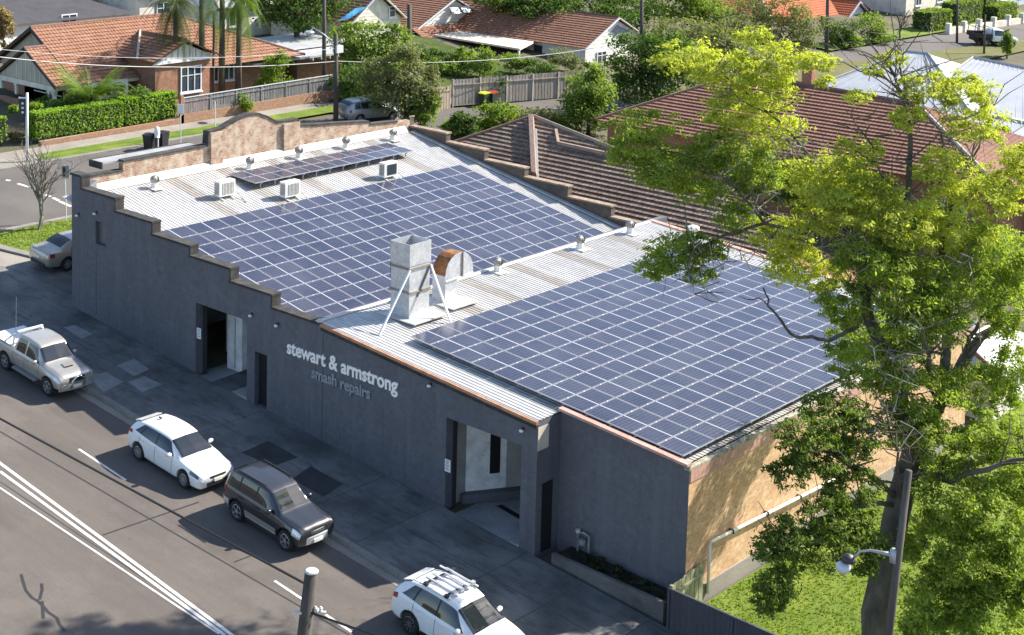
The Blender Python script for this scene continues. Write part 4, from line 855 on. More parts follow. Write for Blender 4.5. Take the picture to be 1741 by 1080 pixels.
def car(name, label, cat, tab, wb, xa, rw, paint, pos_, heading, spec, group='cars parked along the street'):
    """tab: (x, z_bottom, z_belt, z_top, half width, half width at belt, half width at roof); x forward, rear axle at x = xa"""
    t = thing(name, label, cat, (0, 0, 0), group); ax = [xa, xa+wb]; W2 = max(r[4] for r in tab); x0, x1 = tab[0][0], tab[-1][0]
    part_body = link('body', car_body(tab, ax, rw*1.2, rw*1.02, paint), t)
    m = MB()
    for a in ax:
        m.box(a-rw*1.25, a+rw*1.25, -W2*.80, W2*.80, .2, rw*2.2)
    m.box(x0+.35, x1-.35, -W2*.86, W2*.86, .17, .45); part('wheel_well', m, trim, t)
    tw = spec.get('tyre_w', .22)
    for a in ax:
        for s in (-1, 1): wheel(t, a, s*(W2-tw*.5-.005), rw, tw, spec['rim'], spec.get('spokes', 10), s)
    wsh = spec['windscreen']; part('windscreen', patch_(tab, wsh[0], wsh[1], .70, 1.0, 0, .008, 10, 8, xs_top=None), glass, t)
    if 'rear_glass' in spec: rg = spec['rear_glass']; part('rear_window', patch_(tab, rg[0], rg[1], .74, 1.0, 0, .008, 8, 8), glass, t)
    for (a, b, at, bt) in spec['windows']:
        for s in (-1, 1): part('side_window', patch_(tab, a, b, .475, .685, s, .008, 12, 5, xs_top=(at, bt)), glass, t)
    for (a, b, at_, bt_) in spec.get('pillars', []):
        for sd_ in (-1, 1): part('pillar_trim', patch_(tab, a, b, .475, .685, sd_, .006, 3, 5, xs_top=(at_, bt_)), trim, t)
    for xd in spec['seams']:
        for s in (-1, 1): part('door_seam', patch_(tab, xd, xd+.018, .06, .445, s, .003, 1, 8), trim, t)
    for xd in spec['handles']:
        for s in (-1, 1): p = surf_pt(tab, xd, .385); m = MB(); m.cbox(p*(1, s, 1)+np.array([0, s*.015, 0]), (.1, 0, 0), (0, .02, 0), (0, 0, .018)); part('door_handle', m, spec.get('handle_mat', paint), t)
    for s in (-1, 1):
        h = spec['headlight']; part('headlight', patch_(tab, h[0], h[1], h[2], h[3], s, .010, 6, 5), spec.get('hl_mat', lens), t)
        if 'tail' in spec: h = spec['tail']; part('tail_light', patch_(tab, h[0], h[1], h[2], h[3], s, .010, 4, 4), redl, t)
        mx = spec['mirror']; p = surf_pt(tab, mx, .47)*(1, s, 1); c = p+np.array([0, s*.14, .06]); m = MB(); m.smooth = True
        m.lathe([(.0, -.11), (.07, -.10), (.10, -.03), (.10, .04), (.06, .10), (0, .115)], (0, 0, 0), 'y', 10); m.v = [(c[0]+v[0]*.8, c[1]+v[1], c[2]+v[2]*.85) for v in m.v]; m.smooth = False; m.bar(p, c, .05); part('mirror', m, spec.get('mirror_mat', paint), t)
        part('sill', patch_(tab, ax[0]+rw*1.3, ax[1]-rw*1.3, 0.0, .075, s, .012, 4, 2), spec.get('sill_mat', trim), t)
    for nm, (xc, zc, wx, hz, mm) in spec['front']:
        m = MB(); k = 8; vs = []
        for i in range(k+1):
            y = -wx/2+wx*i/k; xx = xc - (y/W2)**2*spec.get('nose_curve', .16)
            for zz in (zc-hz/2, zc+hz/2):
                for dx in (-.06, .0): vs.append((xx+dx, y, zz))
        m.add(vs, [q for i in range(k) for q in ((4*i+1, 4*i+5, 4*i+7, 4*i+3), (4*i+3, 4*i+7, 4*i+6, 4*i+2), (4*i, 4*i+4, 4*i+5, 4*i+1))]+[(0, 1, 3, 2), (4*k, 4*k+2, 4*k+3, 4*k+1)]); part(nm, m, mm, t)
    for nm, (xc, zc, wx, hz, mm) in spec.get('rear', []):
        m = MB(); m.box(xc, xc+.05, -wx/2, wx/2, zc-hz/2, zc+hz/2); part(nm, m, mm, t)
    m = MB(); m.bar((wsh[0]+.02-.0, -.5, 0), (wsh[0]+.02, .2, 0), .03)
    # seat the car on the sloping street: x axis tips with the ground
    slope = math.atan(-GM*math.cos(heading)); t.rotation_mode = 'XYZ'; t.rotation_euler = (0, 0, 0)
    hx = np.array([math.cos(heading), math.sin(heading), 0]); X = np.array([hx[0], hx[1], GM*hx[0]]); X /= np.linalg.norm(X); N = np.array([-GM, 0, 1.]); N /= np.linalg.norm(N); Y = np.cross(N, X)
    M = Matrix(((X[0], Y[0], N[0], pos_[0]), (X[1], Y[1], N[1], pos_[1]), (X[2], Y[2], N[2], pos_[2]), (0, 0, 0, 1))); t.matrix_world = M
    return t
ROADZ = -.018
def at(x, y): return (x, y, G(x)+ROADZ)
white_p = carpaint('white_paint', (.80, .80, .80)); black_p = carpaint('black_paint', (.024, .025, .031), .0); champ = carpaint('champagne_paint', (.44, .42, .385), .45); silver_p = carpaint('silver_gold_paint', (.46, .43, .38), .5); pearl = carpaint('white_pearl', (.82, .82, .82))
alloy = plain('alloy', (.52, .52, .54), .3, .7); steelr = plain('steel_rim', (.42, .42, .43), .35, .6)
# white hatchback (rear axle at x=-6.46, wheels' near face at y=-7.75)
hatch = [(-.82, .45, .82, .90, .66, .60, .50), (-.74, .30, .95, 1.06, .80, .74, .58), (-.58, .26, 1.04, 1.22, .87, .80, .56), (-.25, .25, 1.03, 1.345, .895, .85, .59), (.30, .22, .985, 1.425, .90, .87, .62), (1.0, .20, .95, 1.445, .90, .875, .63),
         (1.55, .20, .925, 1.39, .90, .87, .61), (2.05, .20, .91, 1.16, .90, .86, .66), (2.42, .20, .885, .96, .90, .85, .70), (2.9, .20, .80, .875, .895, .83, .62), (3.3, .21, .75, .82, .88, .81, .60), (3.47, .22, .68, .74, .83, .75, .52), (3.55, .27, .60, .65, .72, .65, .45)]
car('white_hatchback', 'white hatchback parked at the kerb behind the black wagon', 'car', hatch, 2.68, 0, .325, white_p, at(-6.46, -6.92), 0,
    dict(rim=alloy, spokes=10, windscreen=(1.62, 2.36), rear_glass=(-.62, -.28), windows=[(.06, .93, .30, .95), (.99, 2.05, 1.0, 1.62), (-.30, .0, .02, .24)], seams=[.05, .98, 1.98], handles=[.22, 1.12], headlight=(2.98, 3.42, .36, .445), tail=(-.72, -.42, .38, .445), mirror=1.92,
         front=[('grille', (3.575, .60, .98, .075, trim)), ('lower_intake', (3.60, .36, 1.0, .15, trim)), ('number_plate', (3.615, .48, .37, .11, plate))], rear=[('number_plate', (-.86, .7, .37, .11, plate))], hl_mat=plain('smoked_lens', (.06, .06, .07), .08, 0, .9), nose_curve=.14, sill_mat=white_p, pillars=[(.88, 1.04, .93, 1.03), (-.06, .06, .2, .32)]))
hb = [o for o in COL.objects if o.name.startswith('white_hatchback')][0]
m = MB(); m.cbox((-.56, 0, 1.27), (.15, 0, .055), (0, .50, 0), (0, 0, .02)); part('spoiler', m, white_p, hb)
m = MB(); m.cbox((.12, 0, 1.475), (.07, 0, 0), (0, .02, 0), (0, 0, .03)); part('roof_aerial', m, trim, hb)
for s in (-1, 1): m = MB(); m.cbox((3.36, s*.66, .36), (.06, -.05*s, 0), (.02, .09*s, 0), (0, 0, .09)); part('fog_lamp_bezel', m, trim, hb)
# black compact wagon
suv = [(-.86, .55, .92, 1.02, .68, .62, .56), (-.78, .36, 1.04, 1.34, .80, .75, .60), (-.62, .32, 1.07, 1.58, .85, .80, .62), (-.3, .32, 1.07, 1.665, .865, .83, .635), (.4, .31, 1.06, 1.69, .87, .84, .645), (1.0, .31, 1.05, 1.68, .87, .84, .645), (1.40, .31, 1.04, 1.60, .87, .84, .63), (1.83, .31, 1.03, 1.30, .87, .83, .66), (2.1, .31, 1.01, 1.10, .87, .83, .70), (2.6, .32, .95, 1.03, .865, .80, .62), (3.0, .33, .92, .99, .85, .79, .60), (3.13, .35, .86, .92, .82, .76, .55), (3.19, .40, .78, .83, .75, .70, .5)]
car('black_wagon', 'black compact four wheel drive wagon with silver lower trim', 'car', suv, 2.5, 0, .36, black_p, at(-.88, -6.93), 0,
    dict(rim=alloy, spokes=5, tyre_w=.24, windscreen=(1.46, 2.05), rear_glass=(-.77, -.5), windows=[(-.55, -.02, -.45, -.02), (.06, .82, .06, .85), (.9, 1.86, .92, 1.42)], seams=[.02, .86, 1.85], handles=[.2, 1.05], headlight=(2.80, 3.15, .29, .445), tail=(-.80, -.62, .36, .45), mirror=1.72,
         front=[('grille', (3.215, .76, .62, .11, chrome)), ('bumper', (3.25, .50, 1.5, .24, plain('silver_bumper', (.55, .55, .55), .35, .3))), ('number_plate', (3.28, .47, .40, .12, plate))], rear=[('number_plate', (-.9, .8, .37, .11, plate))], nose_curve=.18, sill_mat=MATS['silver_bumper'], pillars=[(-.04, .08, -.04, .08), (.8, .92, .83, .94)]))
bk = [o for o in COL.objects if o.name.startswith('black_wagon')][0]
for s in (-1, 1):
    part('side_cladding', patch_(suv, .42, 2.02, .075, .20, s, .012, 6, 3), plain('cladding_%d' % (s+1), (.20, .19, .18), .5), bk)
    part('rear_bumper_corner', patch_(suv, -.80, -.42, .02, .22, s, .014, 4, 3), MATS['silver_bumper'], bk)
    m = MB(); m.bar((-.35, s*.60, 1.71), (1.15, s*.60, 1.72), .035); part('roof_rail', m, trim, bk)
m = MB(); m.smooth = False; m.cbox((1.83, 0, 1.24), (.02, 0, .02), (0, .62, 0), (0, 0, .0)); 
# white crossover with roof bars
xov = [(-.95, .5, .90, 1.0, .70, .64, .54), (-.86, .34, 1.03, 1.18, .84, .78, .60), (-.6, .28, 1.13, 1.41, .90, .83, .58), (-.2, .27, 1.12, 1.57, .92, .865, .61), (.5, .25, 1.06, 1.675, .925, .885, .65), (1.1, .25, 1.04, 1.67, .925, .89, .65), (1.6, .25, 1.03, 1.58, .925, .885, .63), (2.1, .25, 1.02, 1.30, .925, .88, .68), (2.5, .25, 1.0, 1.09, .925, .87, .72), (3.0, .25, .93, 1.02, .92, .84, .62), (3.4, .27, .82, .91, .87, .78, .55), (3.58, .31, .70, .78, .78, .7, .5), (3.65, .38, .58, .64, .62, .56, .42)]
car('white_crossover', 'white crossover wagon with roof bars and carriers on top', 'car', xov, 2.7, 0, .36, pearl, at(7.62, -7.12), 0,
    dict(rim=plain('dark_alloy', (.22, .22, .23), .3, .7), spokes=10, windscreen=(1.66, 2.42), rear_glass=(-.80, -.35), windows=[(-.48, .0, -.12, .12), (.06, .95, .2, .98), (1.02, 2.12, 1.04, 1.66)], seams=[.06, 1.0, 2.08], handles=[.25, 1.2], headlight=(3.1, 3.52, .37, .445), tail=(-.88, -.62, .36, .44), mirror=1.98, pillars=[(-.02, .08, .1, .22), (.93, 1.04, .96, 1.06)],
         front=[('grille', (3.62, .62, .8, .2, trim)), ('number_plate', (3.68, .5, .37, .11, plate))], nose_curve=.25))
xo = [o for o in COL.objects if o.name.startswith('white_crossover')][0]
for s in (-1, 1): m = MB(); m.bar((-.25, s*.62, 1.665), (1.35, s*.62, 1.71), .04); part('roof_rail', m, white_p, xo)
for x in (.28, 1.15):
    m = MB(); m.bar((x, -.74, 1.78), (x, .74, 1.78), .07, .035)
    for s in (-.62, .62): m.box(x-.06, x+.06, s-.05, s+.05, 1.69, 1.80)
    part('roof_bar', m, trim, xo)
for y, a, b in ((-.42, .1, 1.3), (-.12, .1, 1.32), (.2, .3, 1.3), (.45, .15, 1.3)): m = MB(); m.bar((a, y, 1.83), (b, y, 1.83), .07, .05); m.box(b-.1, b+.02, y-.07, y+.07, 1.80, 1.90); part('carrier_tray', m, plain('carrier_silver', (.62, .62, .63), .35, .5) if 'carrier_silver' not in MATS else MATS['carrier_silver'], xo)
m = MB(); m.box(1.22, 1.62, -.5, -.05, 1.692, 1.70); m.box(1.22, 1.62, .05, .5, 1.69, 1.698); 
m = MB(); m.cbox((-.55, 0, 1.47), (.17, 0, .07), (0, .52, 0), (0, 0, .02)); part('spoiler', m, pearl, xo)
# champagne dual cab utility
ute = [(-1.22, .55, 1.08, 1.10, .80, .78, .70), (-1.16, .48, 1.10, 1.12, .87, .84, .74), (-.6, .45, 1.10, 1.13, .885, .86, .74), (.48, .42, 1.09, 1.13, .89, .86, .74), (.60, .42, 1.09, 1.55, .89, .86, .64), (.72, .42, 1.09, 1.74, .89, .86, .645), (1.3, .42, 1.09, 1.79, .89, .86, .655), (1.8, .42, 1.08, 1.77, .89, .86, .65), (2.12, .42, 1.08, 1.68, .89, .86, .64), (2.42, .42, 1.07, 1.38, .89, .85, .67), (2.68, .42, 1.05, 1.16, .89, .85, .70), (3.2, .42, 1.0, 1.10, .885, .82, .64), (3.62, .43, .97, 1.05, .88, .82, .66), (3.79, .45, .93, .99, .86, .80, .62), (3.86, .47, .86, .91, .81, .75, .56)]
car('utility_truck', 'champagne gold dual cab utility with white tray cover and sports bar', 'utility truck', ute, 3.08, 0, .375, champ, at(-16.0, -6.55), 0,
    dict(rim=steelr, spokes=6, tyre_w=.25, windscreen=(2.16, 2.62), windows=[(.74, 1.36, .80, 1.36), (1.46, 2.38, 1.48, 2.06)], seams=[.56, 1.41, 2.42], handles=[.85, 1.62], headlight=(3.50, 3.83, .31, .445), tail=(-1.2, -1.12, .3, .44), mirror=2.28,
         front=[('grille', (3.885, .80, .85, .2, trim)), ('bumper', (3.95, .53, 1.6, .24, champ)), ('lower_intake', (3.945, .45, .9, .10, trim)), ('number_plate', (3.96, .56, .40, .12, plate))], nose_curve=.14, sill_mat=plain('side_step', (.30, .30, .31), .4, .5)))
ut = [o for o in COL.objects if o.name.startswith('utility_truck')][0]
m = MB(); m.box(-1.18, .40, -.78, .78, 1.135, 1.165); part('tray_cover', m, plain('tray_white', (.74, .74, .73), .5), ut)
for s in (-1, 1): m = MB(); m.smooth = True; m.tube([(-.25, s*.74, 1.13), (.20, s*.70, 1.52), (.42, s*.62, 1.68), (.42, 0, 1.70)], .045, 8); m.tube([(.36, s*.72, 1.13), (.36, s*.69, 1.60)], .04, 8); part('sports_bar', m, white_p, ut)
m = MB(); m.box(.42, .52, -.6, .6, 1.74, 1.80); part('light_bar', m, white_p, ut)
for s in (-1, 1):
    m = MB(); m.box(.75, 2.4, s*.93-.09, s*.93+.09, .40, .46); part('side_step', m, MATS['side_step'], ut)
    m = MB(); m.smooth = True; m.tube([(3.93, s*.3, .50), (4.02, s*.32, .80), (3.98, s*.1, .95), (3.98, 0, .95)], .035, 8); part('nudge_bar', m, chrome, ut)
m = MB(); m.add([(2.98, -.2, 1.115), (3.3, -.2, 1.09), (3.3, .2, 1.09), (2.98, .2, 1.115), (3.0, -.17, 1.165), (3.27, -.19, 1.155), (3.27, .19, 1.155), (3.0, .17, 1.165)], [(4, 5, 6, 7), (0, 1, 5, 4), (1, 2, 6, 5), (2, 3, 7, 6), (3, 0, 4, 7)]); sc = part('bonnet_scoop', m, champ, ut)
m = MB(); m.box(3.272, 3.31, -.17, .17, 1.10, 1.145); part('scoop_mouth', m, trim, sc)
m = MB(); m.tube([(.50, -.72, 1.75), (.45, -.74, 3.3)], .012, 6); part('aerial', m, MATS['side_step'], ut)
# gold sedan nosed in behind the corner
sed = [(-1.12, .50, .86, .92, .72, .66, .56), (-1.03, .34, .98, 1.04, .84, .78, .62), (-.62, .27, 1.0, 1.07, .90, .84, .66), (-.35, .25, 1.0, 1.14, .91, .86, .66), (.1, .24, .99, 1.36, .915, .875, .63), (.5, .22, .98, 1.45, .915, .88, .62), (1.1, .21, .97, 1.46, .915, .88, .62), (1.6, .21, .96, 1.38, .915, .88, .61), (2.1, .21, .95, 1.12, .915, .87, .67), (2.45, .21, .92, .99, .915, .86, .70), (3.0, .21, .84, .91, .90, .82, .6), (3.5, .24, .70, .78, .84, .76, .52), (3.65, .32, .56, .62, .66, .6, .42)]
pw = gp(107, 463)
car('gold_sedan', 'pale gold sedan parked around the corner behind the workshop wall', 'car', sed, 2.8, 0, .335, silver_p, (-24.6, 1.0, G(-24.6)+.125), math.radians(90),
    dict(rim=alloy, spokes=8, windscreen=(1.66, 2.36), rear_glass=(-.28, .36), windows=[(.2, .95, .45, .98), (1.02, 2.08, 1.04, 1.62)], seams=[.2, .98, 2.02], handles=[.35, 1.2], headlight=(3.1, 3.5, .37, .445), tail=(-1.05, -.72, .33, .44), mirror=1.95,
         front=[('grille', (3.6, .55, .7, .15, trim))], rear=[('number_plate', (-1.17, .72, .37, .11, plate)), ('lower_valance', (-1.16, .42, 1.1, .14, trim))]))
# grey station wagon by the trees on the cross street
wag = [(-.98, .5, .88, .98, .72, .66, .56), (-.90, .34, 1.0, 1.20, .84, .78, .60), (-.66, .28, 1.03, 1.42, .88, .83, .62), (-.2, .26, 1.03, 1.52, .89, .85, .63), (.5, .25, 1.01, 1.56, .89, .86, .635), (1.1, .25, 1.0, 1.55, .89, .86, .635), (1.6, .25, .99, 1.45, .89, .86, .62), (2.1, .25, .97, 1.16, .89, .85, .67), (2.45, .25, .94, 1.02, .89, .84, .7), (3.0, .26, .84, .92, .86, .78, .6), (3.4, .3, .68, .75, .76, .68, .5), (3.5, .38, .54, .6, .6, .54, .4)]
W0 = gp(616, 213)
car('grey_wagon', 'silver grey station wagon parked under the grey green trees', 'car', wag, 2.7, 0, .33, carpaint('grey_paint', (.35, .37, .40), .5), (W0[0]-1.0, W0[1]+.1, G(W0[0]-1.0)+.05), math.radians(78),
    dict(rim=alloy, spokes=8, windscreen=(1.66, 2.36), rear_glass=(-.84, -.45), windows=[(-.5, .0, -.35, .0), (.06, .95, .06, .98), (1.02, 2.1, 1.04, 1.62)], seams=[.06, 1.0, 2.05], handles=[.25, 1.2], headlight=(3.0, 3.35, .37, .445), tail=(-.92, -.7, .34, .45), mirror=1.95, front=[('grille', (3.46, .55, .7, .15, trim))], rear=[('number_plate', (-1.02, .72, .37, .11, plate))]))
# white tray truck far up the cross street
trk = [(.70, .5, 1.1, 1.12, .84, .82, .72), (.76, .48, 1.1, 1.66, .88, .85, .64), (1.2, .45, 1.1, 1.78, .88, .85, .65), (1.7, .45, 1.09, 1.76, .88, .85, .65), (2.15, .45, 1.08, 1.55, .88, .85, .63), (2.6, .45, 1.04, 1.14, .88, .84, .7), (3.2, .45, .98, 1.06, .87, .8, .62), (3.6, .48, .86, .94, .82, .74, .55), (3.72, .56, .7, .76, .7, .62, .45)]
W1 = gp(1668, 76)
tk = car('tray_truck', 'white tray back truck parked beside the clipped hedges', 'utility truck', trk, 3.0, 0, .37, white_p, (W1[0], W1[1], G(W1[0])), math.radians(55),
    dict(rim=steelr, spokes=6, windscreen=(1.95, 2.5), windows=[(.86, 2.2, .9, 1.8)], seams=[.84, 2.3], handles=[1.0], headlight=(3.2, 3.6, .37, .445), mirror=2.1, front=[('grille', (3.68, .74, .8, .2, trim)), ('bumper', (3.76, .55, 1.4, .2, white_p))]))
m = MB(); m.box(-1.3, .62, -.9, .9, .86, .95); m.box(-1.3, .62, -.9, -.87, .95, 1.3); m.box(-1.3, .62, .87, .9, .95, 1.3); m.box(-1.3, -1.27, -.87, .87, .95, 1.3); m.box(-1.25, .6, -.45, .45, .5, .86); part('tray', m, trim, tk)
m = MB()
for x in (-1.2, -.4, .5): m.bar((x, -.85, 1.3), (x, -.85, 1.9), .05); m.bar((x, .85, 1.3), (x, .85, 1.9), .05); m.bar((x, -.85, 1.9), (x, .85, 1.9), .05)
part('ladder_rack', m, trim, tk)
# ------------------------------------------------------------------ houses
tile_o = [tile('orange_tile_%s' % 'xy'[k], (0.294, 0.150, 0.095), (0.210, 0.098, 0.062), (0.364, 0.210, 0.143), k) for k in (0, 1)]
tile_r = [tile('red_tile_%s' % 'xy'[k], (0.257, 0.129, 0.090), (0.179, 0.086, 0.062), (0.335, 0.187, 0.136), k) for k in (0, 1)]
tile_b = [tile('brown_tile_%s' % 'xy'[k], (0.228, 0.166, 0.128), (0.114, 0.081, 0.062), (0.361, 0.275, 0.218), k) for k in (0, 1)]
tile_v = [tile('vivid_tile_%s' % 'xy'[k], (0.468, 0.136, 0.060), (0.357, 0.093, 0.043), (0.527, 0.187, 0.085), k) for k in (0, 1)]
ridge_l = surf('ridge_mortar', (.55, .47, .40), rough=.9, sc=4); ridge_d = surf('ridge_tile', (.22, .13, .1), rough=.9, sc=4)
cream = surf('cream_board', (.68, .64, .55), rough=.7, sc=1.5, bmp=.05); whiteb = surf('white_board', (.74, .73, .70), (.66, .65, .62), rough=.6, sc=1.5, bmp=.05)
redbrick = brick('house_brick', (.28, .11, .06), (.36, .16, .09), (.34, .27, .21), (.2, .09, .05), .4)
pane = plain('window_pane', (.05, .065, .085), .06, 0, .8); sash = plain('white_sash', (.76, .77, .80), .5); timber_d = surf('dark_timber', (.05, .04, .035), rough=.8)
greyboard = surf('gable_board', (.42, .40, .33), (.34, .32, .27), rough=.8, sc=2, stretch=(1, 1, .2)); metal_w = surf('pale_metal_roof', (.50, .51, .53), (.43, .44, .46), (.56, .57, .58), rough=.45, sc=.8, metal=.2, bmp=.03)
darkroof = surf('dark_slate_roof', (.055, .053, .06), rough=.8, sc=1)
def clip(poly, b0, b1):
    def half(P, f):
        out = []
        for i in range(len(P)):
            p, q = P[i], P[(i+1) % len(P)]; fp, fq = f(p), f(q)
            if fp >= 0: out.append(p)
            if (fp > 0 and fq < 0) or (fp < 0 and fq > 0): s = fp/(fp-fq); out.append((p[0]+(q[0]-p[0])*s, p[1]+(q[1]-p[1])*s))
        return out
    P = half(poly, lambda p: p[1]-b0)
    return half(P, lambda p: b1-p[1]) if len(P) > 2 else []
def tiled(roof_o, poly, m, course=.34, lift=.05):
    """courses of tiles, one part each, on a planar roof face; poly[0] -> poly[1] is the eave"""
    P = [np.asarray(p, float) for p in poly]; e = P[1]-P[0]; e /= np.linalg.norm(e); n = np.cross(P[1]-P[0], P[2]-P[0]); n /= np.linalg.norm(n)
    if n[2] < 0: n = -n
    s = np.cross(n, e)
    if s[2] < 0: s = -s
    q = [((p-P[0])@e, (p-P[0])@s) for p in P]; bmin, bmax = min(b for _, b in q), max(b for _, b in q); b0 = bmin; i = 0
    while b0 < bmax-.02:
        b1 = min(b0+course, bmax); c = clip(q, b0, b1)
        if len(c) > 2:
            mb = MB(); h = lambda b: .012+lift*(1-(b-b0)/course); top = [P[0]+e*a+s*b+n*h(b) for a, b in c]; low = [a for a, b in c if b < b0+.01]
            mb.add(top, [tuple(range(len(top)))])
            if len(low) > 1: a0, a1 = min(low), max(low); mb.add([P[0]+e*a0+s*b0, P[0]+e*a1+s*b0, P[0]+e*a1+s*b0+n*h(b0), P[0]+e*a0+s*b0+n*h(b0)], [(0, 1, 2, 3)])
            obj('tile_course', mb, m, roof_o)
        b0 = b1
def roofpart(house, faces, m, mats_tiled=(), name='roof'):
    mb = MB()
    for f in faces: mb.add(f, [tuple(range(len(f)))])
    return obj(name, mb, m, house)
def ridge(parent, a, b, m, r=.10): mb = MB(); mb.tube([a, b], r, 6); return obj('ridge_cap', mb, m, parent)
def win(house, c, ax, w, h, n, cols=2, frame=sash, mat=pane):
    """window on a wall: centre c, horizontal axis ax, outward normal n"""
    c, ax, n = (np.asarray(v, float) for v in (c, ax, n)); up = np.array([0, 0, 1.])
    m = MB(); m.cbox(c+n*.02, ax*w/2, n*.02, up*h/2); o = obj('window', m, mat, house)
    m = MB(); t = .07
    for s in (-1, 1): m.cbox(c+n*.05+up*s*(h/2), ax*(w/2+t), n*.03, up*t*.6); m.cbox(c+n*.05+ax*s*w/2, ax*t*.6, n*.03, up*(h/2-t*.6))
    for k in range(1, cols): m.cbox(c+n*.05+ax*(-w/2+w*k/cols), ax*t*.5, n*.028, up*(h/2-t*.6))
    m.cbox(c+n*.05+up*h*.15, ax*(w/2-t), n*.026, up*t*.35); obj('window_frame', m, frame, o)
    m = MB(); m.cbox(c+n*.08-up*(h/2+.09), ax*(w/2+.12), n*.08, up*.04); obj('sill', m, frame, o); return o
Xv, Yv = np.array([1., 0, 0]), np.array([0, 1., 0])

# --- brick bungalow with orange tiled roof behind the hedge
h1 = thing('brick_bungalow', 'red brick bungalow with broad orange tiled roof behind the clipped hedge', 'house', (-50, 25, G(-50)))
EX, EZ, RXX, RZ = -47.0, 1.45, -52.4, 4.85
RA, RB = aX(60, 44, RXX), aX(286, 27, RXX); RZ = (RA[2]+RB[2])/2
y0, y1 = RA[1], RB[1]
main = [(EX, 15.9, EZ), (EX, 38.5, EZ), (RXX, y1+.2, RZ), (RXX, y0, RZ)]
mains = [(EX, y0-.4, EZ), (EX, 38.5, EZ), (RXX, y1+.2, RZ), (RXX, y0-.4, RZ)]
back = [(-58, y0-.4, EZ), (RXX, y0-.4, RZ), (RXX, y1+.2, RZ), (-58, 38.5, EZ)]
rf = roofpart(h1, [mains, back, [(EX, 38.5, EZ), (-58, 38.5, EZ), (RXX, y1+.2, RZ)]], tile_o[1]); tiled(rf, mains, tile_o[1], .36); 
ridge(rf, (RXX, y0-.4, RZ+.05), (RXX, y1+.2, RZ+.05), ridge_d); ridge(rf, (RXX, y1+.2, RZ+.05), (EX, 38.5, EZ+.05), ridge_d)
w = MB(); w.box(-56.5, EX-1.2, y0, 37.6, G(-50)-1, EZ+.3); obj('wall', w, redbrick, h1)
w = MB(); w.prism([(EX-1.0, y0-.02, EZ+.3), (RXX, y0-.02, RZ-.15), (-57, y0-.02, EZ+.3)], (0, .1, 0)); obj('gable_wall', w, greyboard, h1)
w = MB(); w.bar((RXX, y0-.42, RZ-.06), (EX, y0-.42, EZ-.06), .06, .24); w.bar((RXX, y0-.42, RZ-.06), (-58, y0-.42, EZ-.06), .06, .24); obj('barge_board', w, timber_d, h1)
# porch gable in front of it: its right slope runs on in the plane of the main slope
nm_ = np.cross(np.array(mains[1])-mains[0], np.array(mains[2])-mains[0]); nm_ /= np.linalg.norm(nm_)
PA = onplane(42, 83, mains[0], nm_); PR = onplane(90, 146, mains[0], nm_); PY = (PA[1]+PR[1])/2
px_, pz_ = PA[0], PA[2]; fx, ez = EX, EZ; hw = fx-px_
f1 = [(fx, PY, ez), (fx, y0-.41, ez), (px_, y0-.41, pz_), (px_, PY, pz_)]; f2 = [(px_-hw, y0-.4, ez), (px_-hw, PY, ez), (px_, PY, pz_), (px_, y0-.4, pz_)]
rf2 = roofpart(h1, [f1, f2], tile_o[1]); tiled(rf2, f1, tile_o[1], .36); tiled(rf2, f2, tile_o[1], .36); ridge(rf2, (px_, PY, pz_+.05), (px_, y0-.4, pz_+.05), ridge_d)
w = MB(); w.prism([(px_-hw+.3, PY+.15, ez+.02), (fx-.3, PY+.15, ez+.02), (px_, PY+.15, pz_-.2)], (0, .1, 0)); pg = obj('gable_wall', w, greyboard, h1)
for k in range(-5, 6): x = px_+k*hw*.15; w = MB(); w.box(x-.03, x+.03, PY+.12, PY+.148, ez+.04, pz_-.25-abs(k)*(pz_-ez)*.15); obj('batten', w, cream, pg)
w = MB(); w.bar((px_, PY-.02, pz_), (fx+.1, PY-.02, ez-.06), .06, .2); w.bar((px_, PY-.02, pz_), (px_-hw-.1, PY-.02, ez-.06), .06, .2); obj('barge_board', w, timber_d, h1)
w = MB(); w.box(px_-hw+.3, fx-.2, PY+.1, PY+.3, ez-.35, ez); obj('porch_beam', w, cream, h1)
w = MB(); w.box(fx-.45, fx-.25, PY+.302, y0+6, ez-.3, ez-.03); obj('porch_beam', w, cream, h1)
for k, x in enumerate((px_-hw+.5, px_-.35*hw, fx-.95, fx-.45)):
    w = MB(); w.box(x-.11, x+.11, PY+.12, PY+.34, G(x)+.7, ez-.352); w.box(x-.16, x+.16, PY+.08, PY+.38, ez-.5, ez-.36); obj('porch_post', w, cream, h1)
w = MB(); w.box(px_-hw+.4, fx-.3, PY+.1, PY+.4, G(-48)-.5, G(-48)+.7); obj('porch_wall', w, redbrick, h1)
w = MB(); w.box(px_-hw+.4, EX-2.2, PY+2.2, y0, G(-48)-.5, ez+.1); obj('wall', w, redbrick, h1)
for x in (px_-1.2, px_+.8): win(h1, (x, PY+2.19, G(-48)+1.7), Xv, 1.3, 1.2, -Yv)
win(h1, (EX-1.18, y0+3.0, G(-48)+1.5), Yv, 1.6, 1.3, Xv, 3)
